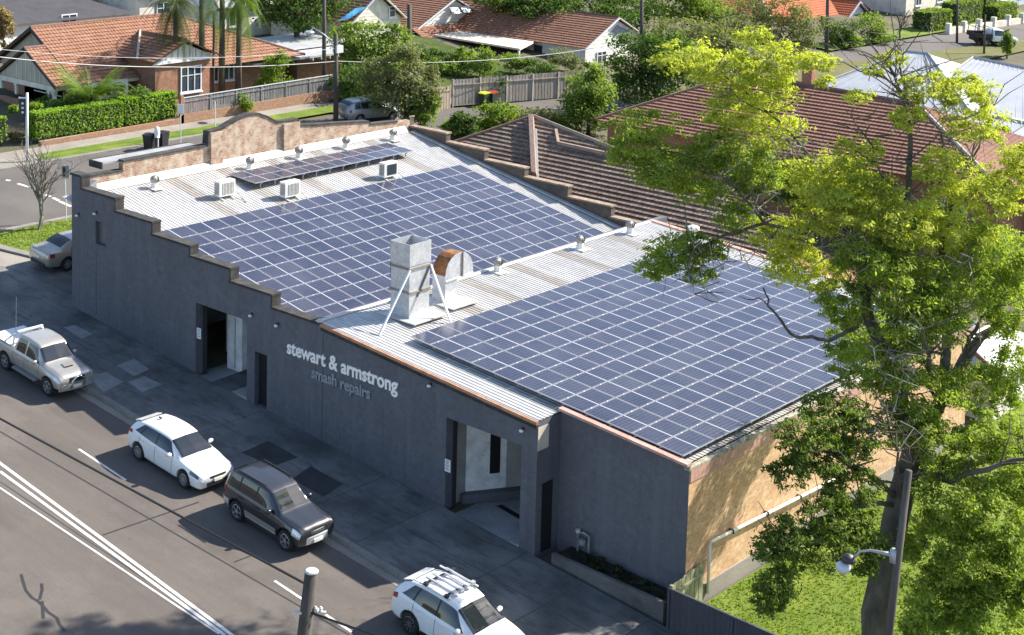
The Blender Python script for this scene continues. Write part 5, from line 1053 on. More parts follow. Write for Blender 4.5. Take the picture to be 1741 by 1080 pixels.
# street wing with white gable
WX = -45.4; WA, WL, WR = aX(311, 67, WX), aX(254, 105, WX), aX(366, 92, WX); wy = WA[1]; whw = (WR[1]-WL[1])/2; wez = (WL[2]+WR[2])/2; wz = WA[2]
g1 = [(RXX+2, wy-whw, wez), (WX+.5, wy-whw, wez), (WX+.5, wy, wz), (RXX+2, wy, wz)]; g2 = [(WX+.5, wy+whw, wez), (RXX+2, wy+whw, wez), (RXX+2, wy, wz), (WX+.5, wy, wz)]
rf3 = roofpart(h1, [g1, g2], tile_r[0]); tiled(rf3, g1, tile_o[0], .36); tiled(rf3, g2, tile_o[0], .36); ridge(rf3, (RXX+2, wy, wz+.05), (WX+.5, wy, wz+.05), ridge_d)
va, vb = aX(217, 108, EX), aX(240, 54, -50.5); ridge(rf3, (WX-1.2, wy-whw-.1, wez+.12), (RXX+2.3, wy-.1, wz+.12), ridge_l, .09)
w = MB(); w.box(RXX+2, WX, wy-whw+.5, wy+whw-.5, G(-46)-.8, wez+.1); obj('wall', w, redbrick, h1)
w = MB(); w.prism([(WX+.02, wy-whw+.3, wez-.05), (WX+.02, wy+whw-.3, wez-.05), (WX+.02, wy, wz-.25)], (.1, 0, 0)); wg = obj('gable_wall', w, whiteb, h1)
w = MB(); w.bar((WX+.52, wy, wz-.05), (WX+.52, wy-whw-.1, wez-.08), .06, .22, up=(1, 0, 0)); w.bar((WX+.52, wy, wz-.05), (WX+.52, wy+whw+.1, wez-.08), .06, .22, up=(1, 0, 0)); obj('barge_board', w, timber_d, h1)
for k in range(-4, 5): y = wy+k*whw*.18; w = MB(); w.box(WX+.121, WX+.15, y-.04, y+.04, wez, wz-.3-abs(k)*(wz-wez)*.18); obj('batten', w, greyboard, wg)
w = MB(); w.box(WX+.1, WX+.25, wy-whw+.2, wy+whw-.2, wez-.25, wez-.05); obj('gable_beam', w, sash, h1)
wc = aX(324, 134, WX); win(h1, (WX+.01, wc[1], wc[2]), Yv, 1.75, 1.75, Xv, 3)
wc = aX(268, 140, -46.9); win(h1, (EX-1.18, wc[1], wc[2]-.1), Yv, .62, .95, Xv, 1)
for u, v in ((370, 118), (388, 116)): wc = aX(u, v, EX-1.2); win(h1, (EX-1.19, wc[1], wc[2]), Yv, .95, 1.7, Xv, 2)
w = MB(); y = wy-whw-1.7; w.box(EX-.3, EX-.1, y-1.8, y+1.2, EZ-.4, EZ-.02); w.box(EX-.3, EX-.1, y+1.0, y+1.2, G(-47), EZ-.4); obj('porch_frame', w, sash, h1)
w = MB(); w.box(EX-3, EX-.2, 33.5, 44, EZ-.35, EZ-.2); obj('annex_roof', w, metal_w, h1)
w = MB(); w.box(EX-9, EX-2.9, 38.5, 47, EZ-.1, EZ+.05); obj('annex_roof', w, metal_w, h1)
w = MB(); w.box(EX-8, EX-1, 38.6, 46, G(-50)-.6, EZ-.36); obj('annex_wall', w, redbrick, h1)
for k in range(6): w = MB(); y = 39.5+k*.9; w.box(EX-.95, EX-.15, y-.05, y+.05, EZ-.55, EZ-.37); obj('pergola_rafter', w, cream, h1)
w = MB(); w.box(EX-1.0, EX-.2, 44.2, 44.9, G(-47)-.4, EZ-.4); obj('chimney_breast', w, redbrick, h1)

# --- house across the fence: cream boards, orange tile, white gable end
def gable_x(name, label, x, apex, foot, depth, wallm_, tm, over=.35, cat='house', bargem=None, both=True, course=.36):
    """gable end facing +x at plane x; ridge runs back along -x"""
    A, L = aX(*apex, x), aX(*foot, x); hw = A[1]-L[1]; z = A[2]; e = L[2]; yl, yr = A[1]-hw, A[1]+hw
    h = thing(name, label, cat, (x-depth/2, A[1], G(x)))
    f = [(x-depth, yl-over*.6, e-.1), (x+over, yl-over*.6, e-.1), (x+over, A[1], z), (x-depth, A[1], z)]; g_ = [(x+over, yr+over*.6, e-.1), (x-depth, yr+over*.6, e-.1), (x-depth, A[1], z), (x+over, A[1], z)]
    r = roofpart(h, [f, g_], tm[0]); tiled(r, f, tm[0], course); tiled(r, g_, tm[0], course) if both else None
    ridge(r, (x-depth, A[1], z+.04), (x+over, A[1], z+.04), ridge_d)
    w = MB(); w.prism([(x, yl+.3, G(x)-1), (x, yr-.3, G(x)-1), (x, yr-.3, e+.1), (x, A[1], z-.18), (x, yl+.3, e+.1)], (-.25, 0, 0)); gw = obj('gable_wall', w, wallm_, h)
    w = MB(); w.box(x-depth+.2, x-.252, yl+.3, yr-.3, G(x)-1, e+.05); obj('wall', w, wallm_, h)
    bm_ = bargem or sash; w = MB(); w.bar((x+over+.03, A[1], z-.05), (x+over+.03, yl-over*.6, e-.15), .06, .26, up=(1, 0, 0)); w.bar((x+over+.03, A[1], z-.05), (x+over+.03, yr+over*.6, e-.15), .06, .26, up=(1, 0, 0)); obj('barge_board', w, bm_, h)
    w = MB()
    for k in range(int((z-G(x))/.3)): zz = G(x)+.3*k; hwk = hw-.35 if zz < e else max(.05, (hw-.3)*(z-.3-zz)/(z-e)); w.box(x+.002, x+.02, A[1]-hwk, A[1]+hwk, zz, zz+.02)
    obj('weatherboard_line', w, wallm_, gw)
    return h, A, L, yl, yr, e, z
h2, A_, L_, yl, yr, e_, z_ = gable_x('weatherboard_house', 'long cream weatherboard house with white gable end and weathered tile roof', -41.5, (1047, 29), (992, 80), 20, whiteb, tile_o)
w = MB(); c = aX(1050, 53, -41.49); w.prism([(-41.48, A_[1]-1.0, c[2]-.2), (-41.48, A_[1]+2.2, c[2]-.2), (-41.48, A_[1]+.2, z_-.7)], (.03, 0, 0)); obj('gable_vent', w, plain('shade_blue', (.22, .25, .33), .6), h2)
wc = aX(1022, 97, -41.5); win(h2, (-41.48, wc[1], wc[2]), Yv, 1.3, 1.0, Xv)
for u, v in ((915, 90), (770, 95), (740, 92)): wc = aY(u, v, yl+.28); win(h2, (wc[0], yl+.29, wc[2]), Xv, .8, 1.3, -Yv, 1, frame=timber_d)
# carport cover in front
cp = thing('carport', 'flat cream carport roof on white posts beside the weatherboard house', 'carport', (-47, yl-3, G(-47)))
ce = e_-.25; c1, c2 = aZ(1040-155, 85, ce), aZ(925, 66, ce); q_ = [aZ(u, v, ce) for u, v in ((738, 62), (884, 86), (926, 64), (800, 48))]
w = MB(); w.prism(q_, (0, 0, .16)); obj('carport_roof', w, surf('cream_sheet', (.70, .62, .50), rough=.6, sc=.5, bmp=.02), cp)
for q in (q_[1], q_[2], q_[0]): w = MB(); w.box(q[0]-.28, q[0]-.13, q[1]+.05, q[1]+.2, G(q[0])-.2, ce); obj('carport_post', w, sash, cp)
# its neighbour with two gables
h2b, A2_, L2_, yl2, yr2, e2, z2_ = gable_x('gabled_house', 'cream house with tall white gable and bright orange tiles', -57.0, (770, -4), (700, 52), 13, whiteb, tile_o)
for y in (-.75, .75):
    w = MB(); c = np.array([-56.8, A2_[1]+y+.6, z2_-1.25]); w.prism([c+(0, -.55, .35), c+(0, .55, .35), c+(.55, .55, -.2), c+(.55, -.55, -.2)], (.02, 0, .04)); obj('window_hood', w, sash, h2b)
w = MB(); f_ = [(-55.0, yl2-.4, e2-.55), (-55.0, yr2+1.0, e2-.55), (-56.8, yr2+1.0, e2+.25), (-56.8, yl2-.4, e2+.25)]; rr = roofpart(h2b, [f_], tile_o[1], name='skirt_roof'); tiled(rr, f_, tile_o[1], .34)
h2c, A3_, L3_, yl3, yr3, e3, z3_ = gable_x('gabled_house', 'cream gable end with a small dark window behind the timber pole', -52, (640, -14), (592, 40), 10, cream, tile_o)
wc = aX(666, 20, -52); win(h2c, (-51.98, wc[1], wc[2]), Yv, .7, .9, Xv, 1, frame=sash)
tp = [aX(u, v, -51.6) for u, v in ((574, 36), (592, 33), (624, 12), (604, 14))]; w = MB(); w.prism(tp, (.06, 0, .02)); tag(obj('blue_tarpaulin', w, surf('blue_tarp', (.05, .28, .55), (.02, .12, .30), (.15, .5, .75), rough=.5, sc=1.5), None, org=tp[0]), 'bright blue tarpaulin tied over a house roof', 'tarpaulin')
# --- brown tiled house right behind the back wall
n3 = np.array([0, -math.sin(.47), math.cos(.47)]); P3 = (0, 24.2, -2.6)
def on3(u, v): return onplane(u, v, P3, n3)
h3 = thing('brown_roofed_house', 'house with dark brown tiled hip roof tight behind the stepped back wall', 'house', (-6, 29, G(-6)))
E0, E1 = np.array([-22., 24.2, -2.6]), np.array([4.0, 24.2, -2.6]); AP = on3(906, 199); LT, RTp = on3(768, 245), on3(1062, 262); 
d1 = (LT-AP); lo1 = AP+d1*((AP[2]+2.6)/(AP[2]-LT[2])); d2 = RTp-AP; lo2 = RTp+d2*.9
face = [lo1, (4.5, 24.2, -2.6), (4.5, lo2[1], lo2[2]) if lo2[0] > 4.5 else lo2, AP]
r3 = roofpart(h3, [face, [AP, lo2, lo2+np.array([1, 7, -4.]), AP+np.array([0, 8, -4.])], [lo1, AP, AP+np.array([0, 8, -4.]), lo1+np.array([0, 8., -.6])]], tile_b[0]); tiled(r3, face, tile_b[0], .38, .09)
ridge(r3, lo1+(0, 0, .06), AP+(0, 0, .06), ridge_d, .12); ridge(r3, AP+(0, 0, .06), lo2+(0, 0, .06), surf('ridge_brown', (.36, .27, .21), rough=.9, sc=4), .13)
up3 = np.array([0, math.cos(.47), math.sin(.47)]); a_, b_ = on3(910, 302), on3(905, 203)
w = MB(); w.cbox((a_+b_)/2+n3*.2+(b_-a_)*.0, Xv*.17, (b_-a_)/2, n3*.2); obj('fire_wall', w, brick('party_brick', (.30, .18, .13), (.36, .24, .18), (.36, .31, .26)), h3)
a_, b_ = on3(915, 305), on3(912, 222); w = MB(); w.cbox((a_+b_)/2+n3*.09, Xv*.07, (b_-a_)/2, n3*.06); obj('flashing_strip', w, metal_w, h3)
a_, b_, c_ = on3(946, 224), on3(950, 246), on3(1040, 266); w = MB(); w.bar(a_+n3*.12, b_+n3*.12, .16, .2); w.bar(b_+n3*.12, c_+n3*.12, .16, .2); obj('raised_hip', w, MATS['ridge_brown'], h3)
w = MB(); w.box(-20, 4, 24.6, 31, G(-6)-2, -2.7); obj('wall', w, redbrick, h3)
# --- red tiled house further back, half hidden by the tree
n4 = np.array([0, -math.sin(.40), math.cos(.40)]); Y4, Z4 = 45., 1.0
P4 = (0, Y4, Z4)
def on4(u, v): return onplane(u, v, P4, n4)
h4 = thing('red_roofed_house', 'house with long red brown tiled roof seen through the tree', 'house', (0, 52, G(0)))
A4, B4_, L4 = on4(1262, 126), on4(1560, 179), on4(1012, 205); 
D4 = on4(1640, 330)
face = [L4, np.array([D4[0]+2, L4[1], L4[2]]), B4_, A4]
r4 = roofpart(h4, [face, [B4_, (D4[0]+2, L4[1], L4[2]), (D4[0]+8, B4_[1]+3, L4[2]), B4_+np.array([.5, 0, 0])], [A4, B4_, B4_+np.array([4, 9, -4.]), A4+np.array([-4, 9, -4.])], [L4, A4, A4+np.array([-4, 9, -4.])]], tile_r[0]); tiled(r4, face, tile_r[0], .38, .08)
f4 = [(D4[0]+2, L4[1], L4[2]), (D4[0]+8, B4_[1]+6, L4[2]), (B4_[0]+3, B4_[1]+1, B4_[2]), tuple(B4_)]
ridge(r4, L4+(0, 0, .06), A4+(0, 0, .06), ridge_d, .12); ridge(r4, A4+(0, 0, .06), B4_+(0, 0, .06), ridge_d, .14); ridge(r4, B4_+(0, 0, .06), np.array([D4[0]+2, L4[1], L4[2]+.06]), ridge_l, .1)
w = MB(); w.box(L4[0]+.6, D4[0]+1.5, L4[1]+.6, L4[1]+9, G(0)-2, L4[2]-.05); obj('wall', w, redbrick, h4)
w = MB(); p = on4(1375, 142); w.box(p[0]-.35, p[0]+.35, p[1]-.3, p[1]+.3, p[2]-1, p[2]+1.0); obj('chimney', w, redbrick, h4)
# --- pale metal roofed houses
def hip_house(name, label, pts, zg, m, wm_, fwd):
    """pts: ridge a, ridge b, eave left, eave right (3-D)"""
    a, b, l, r = [np.asarray(q, float) for q in pts]; h = thing(name, label, 'house', ((a[0]+b[0])/2, (a[1]+b[1])/2, zg)); back = np.asarray(fwd, float)
    l2, r2_ = l+back, r+back
    roofpart(h, [[l, r, b, a], [r, r2_, b], [r2_, l2, a, b], [l2, l, a]], m)
    nn = np.cross(r-l, a-l); nn /= np.linalg.norm(nn)
    for i in range(int(np.linalg.norm(r-l)/.9)):
        f0 = (i+.5)*.9/np.linalg.norm(r-l); p0 = l+(r-l)*f0; tgt = a+(b-a)*f0; mbb = MB(); mbb.bar(p0+nn*.02, tgt+nn*.02, .05, .05); obj('roof_rib', mbb, m, h)
    for p, q in ((l, a), (r, b), (a, b)): mbb = MB(); mbb.tube([p+(0, 0, .05), q+(0, 0, .05)], .09, 6); obj('ridge_cap', mbb, flash, h)
    c0 = (l+r+l2+r2_)/4; w = MB(); k = .9
    P = [c0+(q-c0)*k for q in (l, r, r2_, l2)]; w.prism([(p_[0], p_[1], zg-2) for p_ in P], (0, 0, min(l[2], r[2])-zg+2-.06)); obj('wall', w, wm_, h)
    return h
def dz_(u, v, y): return aY(u, v, y)
hip_house('metal_roofed_house', 'house with broad pale metal hip roof behind the red tiled roof', [aY(1540, 88, 76), aY(1578, 92, 76), aY(1378, 150, 68), aY(1660, 205, 68)], G(-5), metal_w, whiteb, (0, 16, 0))
hip_house('metal_roofed_house', 'pale metal roofed house beyond the bare branches', [aY(1655, 98, 78), aY(1760, 120, 78), aY(1560, 165, 70), aY(1790, 290, 66)], G(0), metal_w, whiteb, (2, 18, 0))
hip_house('metal_roofed_house', 'white metal shed roof low among the branches', [aY(1640, 190, 52), aY(1770, 215, 52), aY(1600, 245, 47), aY(1790, 330, 45)], G(4), metal_w, whiteb, (0, 12, 0))
# --- vivid orange house on the far street corner
h6, A6, L6, yl6, yr6, e6, z6 = gable_x('orange_roofed_house', 'house with vivid orange tiled roof and white gables in the distance', -43, (1457, 2), (1437, 30), 16, whiteb, tile_v, course=.4, both=False)
f6 = [(-43.6, yl6-14, e6), (-43.6, yr6+22, e6), (-50, yr6+18, z6+2.2), (-50, yl6-8, z6+2.2)]; r6 = roofpart(h6, [f6, [(-43.6, yl6-14, e6), (-50, yl6-8, z6+2.2), (-56, yl6-14, e6)]], tile_v[1]); tiled(r6, f6, tile_v[1], .4)
ridge(r6, (-43.6, yl6-14, e6+.08), (-50, yl6-8, z6+2.28), ridge_l, .12)
w = MB(); w.box(-55, -44.2, yl6-13, yr6+21, G(-44)-1, e6); obj('wall', w, cream, h6)
h6b, A6b, L6b, yl6b, yr6b, e6b, z6b = gable_x('porch_gable', 'small white porch gable on the orange roofed house front', -41.5, (1566, 4), (1548, 22), 6, whiteb, tile_v, course=.4)
for k in (-1.2, 0, 1.2): w = MB(); w.box(-41.3, -41.1, A6b[1]+k-.08, A6b[1]+k+.08, G(-41), e6b); obj('porch_post', w, sash, h6b)
for u in (1475, 1515): wc = aX(u, 46, -44.2); win(h6, (-44.18, wc[1], wc[2]), Yv, 1.6, 1.3, Xv, 3)
# --- cream terrace with a balustrade wall at far right and dark roofs far left
bal = thing('garden_wall', 'cream garden wall with piers along the far pavement', 'wall', gp(1680, 52)); a_, b_ = gp(1612, 58), gp(1760, 36)
w = MB(); w.bar(a_+(0, 0, .3), b_+(0, 0, .3), .3, .7); obj('panel', w, cream, bal)
for k in range(7): p = a_+(b_-a_)*k/6; w = MB(); w.box(p[0]-.25, p[0]+.25, p[1]-.25, p[1]+.25, p[2], p[2]+1.15); obj('pier', w, cream, bal)
def simple_house(name, label, px, rise, m, wm_, depth=9, height=3.2, width=12):
    B = gp(*px); h = thing(name, label, 'house', B); x, y, z = B; d, w2 = depth, width/2; e = z+height; t_ = e+rise
    roofpart(h, [[(x, y-w2, e), (x, y+w2, e), (x-d/2, y+w2*.6, t_), (x-d/2, y-w2*.6, t_)], [(x-d, y-w2, e), (x, y-w2, e), (x-d/2, y-w2*.6, t_)], [(x-d, y+w2, e), (x-d, y-w2, e), (x-d/2, y-w2*.6, t_), (x-d/2, y+w2*.6, t_)], [(x, y+w2, e), (x-d, y+w2, e), (x-d/2, y+w2*.6, t_)]], m)
    w = MB(); w.box(x-d+.5, x-.5, y-w2+.5, y+w2-.5, z-2, e-.02); obj('wall', w, wm_, h)
    for p, q in (((x, y-w2, e), (x-d/2, y-w2*.6, t_)), ((x-d/2, y-w2*.6, t_), (x-d/2, y+w2*.6, t_))): ridge(h, p, q, ridge_d)
    for k in ((-.5, .3) if width > 7 else (0,)): win(h, (x-.49, y+k*w2, z+1.6), Yv, 1.4, 1.3, Xv)
    return h
simple_house('garden_shed', 'small pale garden shed on the lawn behind the big tree', (1745, 700), .9, metal_w, cream, 5, 2.3, 6)
simple_house('dark_roofed_house', 'house with low dark slate roof behind the brick bungalow', (75, 78), 1.5, darkroof, whiteb, 10, 1.9, 18)
simple_house('pale_roofed_house', 'pale roofed house half hidden at the top left', (110, 36), 1.4, metal_w, cream, 9, 2.0, 12)
simple_house('tiled_cottage', 'small tiled cottage behind the palms', (330, 45), 2.0, tile_o[1], cream, 9, 3, 12)
simple_house('pale_roofed_house', 'pale roofed house behind the dark tree', (440, 60), 1.2, metal_w, whiteb, 7, 2.6, 9)
simple_house('tiled_cottage', 'tiled cottage beside the blue tarpaulin', (560, 40), 2.2, tile_r[1], cream, 9, 3, 11)
simple_house('brick_flats', 'cream brick house at the far end of the street', (1590, 20), 1.8, tile_r[1], cream, 10, 5, 14)
simple_house('grey_house', 'grey blue house beyond the clipped hedges', (1730, 10), 1.8, darkroof, surf('grey_blue_board', (.42, .46, .54), rough=.7), 9, 5, 14)

# ------------------------------------------------------------------ fences, low walls
paling = surf('grey_paling', (.34, .30, .26), (.24, .21, .18), (.46, .41, .36), rough=.9, sc=3, fine=12, stretch=(1.5, 1.5, .15)); dkpal = surf('dark_paling', (.20, .20, .21), (.13, .13, .14), (.30, .29, .29), rough=.9, sc=3, fine=12, stretch=(1.5, 1.5, .15))
def fence(name, label, A, B, h0, h1_, m, bay=2.4, pw=.14, gap=.012, zoff=0., cat='fence', rail=True):
    A, B = np.asarray(A, float), np.asarray(B, float); L = np.linalg.norm((B-A)[:2]); d = (B-A)/L; t = thing(name, label, cat, (A+B)/2); n = np.array([-d[1], d[0], 0]); nb = max(1, int(round(L/bay)))
    for k in range(nb):
        a = A+d*L*k/nb; ll = L/nb; mb = MB(); j = 0.0; i = 0
        while j < ll-.02:
            hh = h0+(h1_-h0)*(k+j/ll)/nb + random.uniform(-.03, .03); c = a+d*(j+pw/2); mb.cbox((c[0]+n[0]*.01*(i % 2), c[1]+n[1]*.01*(i % 2), c[2]+zoff+hh/2), d*(pw/2), n*.012, (0, 0, hh/2)); j += pw+gap; i += 1
        o = obj('paling_bay', mb, m, t); o['kind'] = 'stuff'
        if rail: mb = MB(); q0, q1 = a-n*.04+(0, 0, zoff+h0*.8), a+d*ll-n*.04+(0, 0, zoff+h0*.8); mb.bar(q0, q1, .05, .08); obj('rail', mb, m, t)
        mb = MB(); mb.box(a[0]-.06, a[0]+.06, a[1]-.06, a[1]+.06, a[2]+zoff-.2, a[2]+zoff+h0*1.02); obj('post', mb, m, t)
    return t
fence('paling_fence', 'weathered grey timber paling fence along the far footpath', gp(769, 181), gp(990, 163), 2.0, 2.0, paling)
fence('paling_fence', 'brownish paling gate section left of the tall dark gatepost', gp(716, 194), gp(765, 185), 1.75, 1.75, surf('brown_paling', (.38, .30, .25), rough=.9, sc=3, fine=12, stretch=(1.5, 1.5, .15)))
fa_, fb_ = gp(316, 208), gp(586, 184)
lw = thing('brick_garden_wall', 'low orange brick garden wall along the cross street footpath', 'wall', (fa_+fb_)/2); hA = gp(62, 240)
w = MB(); w.prism([(-42.5, hA[1]-.5, G(-42.5)-.3), (-42.5, fb_[1]+1, G(-42.5)-.3), (-42.5, fb_[1]+1, G(-42.5)+.75), (-42.5, 23.2, G(-42.5)+.62), (-42.5, 22.6, G(-42.5)+.38), (-42.5, hA[1]-.5, G(-42.5)+.34)], (-.24, 0, 0)); obj('wall', w, brick('garden_brick', (.30, .15, .08), (.36, .19, .11), (.30, .24, .18)), lw)
fence('picket_fence', 'dark grey picket fence on top of the low brick wall', (-42.62, 23.3, G(-42.6)+.62), (-42.62, fb_[1]+1, G(-42.6)+.72), 1.05, 1.05, dkpal, 2.2, .10, .05)
w = MB(); w.box(-42.72, -42.5, 23.0, 23.25, G(-42.6), G(-42.6)+1.9); obj('gate_pier', w, redbrick, lw)
w = MB(); w.tube([(-42.6, 23.2, G(-42.6)+1.72), (-42.6, fb_[1]+1, G(-42.6)+1.82)], .04, 6); obj('capping_rail', w, metal_w, lw)
# steel fence beside the lawn
steel = surf('steel_fence_grey', (.060, .064, .078), rough=.55, sc=1, stretch=(1, 1, .2)); ht = 1.45
F0, F1 = aZ(1138, 1000, G(12.6)+ht), aZ(1307, 1072, G(15.3)+ht); dF = (F1-F0)/np.linalg.norm(F1-F0); F2 = F0+dF*9
sf = thing('steel_fence', 'dark grey sheet steel fence at the footpath edge of the lawn', 'fence', (F0[0], F0[1], G(F0[0])))
nF = np.array([dF[1], -dF[0], 0])
for k in range(4):
    a = F0+dF*2.2*k; b = a+dF*2.2; mb = MB(); N = 11; vs = []
    for i in range(N*2+1):
        p = a+(b-a)*i/(2*N); o_ = nF*(.02 if i % 2 else -.02); vs += [(p[0]+o_[0], p[1]+o_[1], G(p[0])-.05), (p[0]+o_[0], p[1]+o_[1], G(p[0])+ht)]
    mb.add(vs, [(2*i, 2*i+2, 2*i+3, 2*i+1) for i in range(2*N)]); obj('fence_sheet', mb, steel, sf)
    mb = MB(); mb.bar((a[0], a[1], G(a[0])+ht), (b[0], b[1], G(b[0])+ht), .07, .06); obj('top_rail', mb, steel, sf)
    mb = MB(); mb.box(a[0]-.04, a[0]+.04, a[1]-.04, a[1]+.04, G(a[0])-.1, G(a[0])+ht+.02); obj('post', mb, steel, sf)
pg0, pg1 = np.array([12.58, -.95, G(12.6)]), np.array([12.58, .6, G(12.6)])
fence('paling_fence', 'short greenish paling fence between the dark corner and the lawn', (F0[0]+.02, F0[1]+.12, G(F0[0])), (12.62, .75, G(12.62)), 1.5, 1.5, surf('green_paling', (.26, .27, .16), rough=.9, sc=3), 1.8)
# ------------------------------------------------------------------ trees and plants
bark = surf('bark', (.11, .095, .075), (.06, .05, .04), (.17, .15, .12), rough=.95, sc=3, fine=16, bmp=.6, stretch=(1, 1, .3)); bark_g = surf('grey_bark', (.24, .22, .19), (.15, .135, .12), (.34, .31, .27), rough=.95, sc=4, fine=16, bmp=.4)
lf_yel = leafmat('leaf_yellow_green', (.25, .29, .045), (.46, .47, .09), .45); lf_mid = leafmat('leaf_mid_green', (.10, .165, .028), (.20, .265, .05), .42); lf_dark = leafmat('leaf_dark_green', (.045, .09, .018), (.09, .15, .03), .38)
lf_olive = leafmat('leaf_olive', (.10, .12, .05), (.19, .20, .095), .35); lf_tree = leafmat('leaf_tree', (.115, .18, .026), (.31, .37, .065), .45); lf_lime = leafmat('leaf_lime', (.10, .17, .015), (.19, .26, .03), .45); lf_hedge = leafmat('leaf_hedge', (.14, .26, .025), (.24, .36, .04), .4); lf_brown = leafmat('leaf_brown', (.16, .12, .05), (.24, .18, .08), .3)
def leaf_mesh(name, P, Nrm, L, Wd, mat, axis_bias=None):
    """rhombic leaves: centres P, facing Nrm, length L, width Wd (arrays)"""
    n = len(P); a = RNG.normal(size=(n, 3)); a -= (a*Nrm).sum(1, keepdims=True)*Nrm; a /= np.linalg.norm(a, axis=1, keepdims=True)+1e-9; b = np.cross(Nrm, a)
    V = np.empty((n, 4, 3)); fold = Nrm*(Wd*.25)[:, None]
    V[:, 0] = P-a*L[:, None]/2; V[:, 1] = P+b*Wd[:, None]/2+fold; V[:, 2] = P+a*L[:, None]/2; V[:, 3] = P-b*Wd[:, None]/2+fold
    me = bpy.data.meshes.new(name); me.vertices.add(n*4); me.vertices.foreach_set('co', V.reshape(-1)); me.loops.add(n*4); me.loops.foreach_set('vertex_index', np.arange(n*4, dtype=np.int32))
    me.polygons.add(n); me.polygons.foreach_set('loop_start', np.arange(0, n*4, 4, dtype=np.int32)); me.polygons.foreach_set('loop_total', np.full(n, 4, dtype=np.int32)); me.materials.append(mat); me.update(calc_edges=True); return me
def foliage_pts(clumps, n, sub=26, tight=.20):
    """points gathered in twig tufts inside ellipsoidal clumps [(centre, (rx, ry, rz))]"""
    vol = np.array([c[1][0]*c[1][2] for c in clumps]); vol = vol/vol.sum(); Pts = []; Nr = []
    for (c, r), v in zip(clumps, vol):
        c = np.asarray(c, float); r = np.asarray(r, float); k = max(8, int(n*v)); ns = max(5, int(sub))
        d = RNG.normal(size=(ns, 3)); d /= np.linalg.norm(d, axis=1, keepdims=True); rad = RNG.uniform(.25, 1.0, ns)**.6
        cen = d*rad[:, None]; w = RNG.uniform(.4, 1.6, ns); idx = RNG.choice(ns, k, p=w/w.sum()); sg = RNG.uniform(.6, 1.3, ns)[idx][:, None]*tight
        q = cen[idx]+RNG.normal(size=(k, 3))*sg*np.array([1.1, 1.1, .75]); Pts.append(c+q*r)
        nn = q*.5+RNG.normal(size=(k, 3))*.8+np.array([.25, .2, .75]); Nr.append(nn/np.linalg.norm(nn, axis=1, keepdims=True))
    return np.concatenate(Pts), np.concatenate(Nr)
def crown(parent, clumps, n, leaf, mat, sub=26, tight=.2, name='crown', ratio=.42):
    P, N = foliage_pts(clumps, n, sub, tight); o = np.asarray(ORG[parent.name]); L = leaf*RNG.uniform(.6, 1.4, len(P)); me = leaf_mesh(name, P-o, N, L, L*ratio, mat); return link(name, me, parent)
def branches(parent, base, clumps, r, m, fork=.45, name='trunk'):
    mb = MB(); mb.smooth = True; base = np.asarray(base, float); C = np.mean([np.asarray(c[0]) for c in clumps], axis=0); F_ = base+(C-base)*fork*np.array([.4, .4, 1]); mb.tube([base-(0, 0, .15), base+(F_-base)*.5+RNG.normal(size=3)*r*.4, F_], [r*1.25, r, r*.8], 8)
    for c, rr in clumps:
        c = np.asarray(c, float); mid = F_+(c-F_)*.5+np.array([0, 0, .1*np.linalg.norm(c-F_)])+RNG.normal(size=3)*.12*np.linalg.norm(c-F_); mb.tube([F_, mid, c], [r*.55, r*.34, r*.14], 6)
        for k in range(4): e = c+RNG.normal(size=3)*np.asarray(rr)*.5; mb.tube([mid+(c-mid)*.5, (c+e)/2+RNG.normal(size=3)*.1, e], [r*.2, r*.13, r*.05], 5)
    return obj(name, mb, m, parent)
def tree_px(name, label, base_px, blobs, n, leaf, mat, tr=.14, depth=1.0, sub=26, tight=.2, group='trees and shrubs around the houses', cat='tree', barkm=None, base=None):
    """blobs: (u, v, ru, rv) crown ellipses as seen from the street drone, standing at the tree's own base"""
    B = gp(*base_px) if base is None else np.asarray(base, float); t = thing(name, label, cat, B, group); cl = []
    for (u, v, ru, rv) in blobs:
        c = above(u, v, B); s = 1/ppm(c); cl.append((c, (ru*s, ru*s*depth, rv*s)))
    if tr: branches(t, B, cl, tr, barkm or bark)
    crown(t, cl, n, leaf, mat, sub, tight); return t
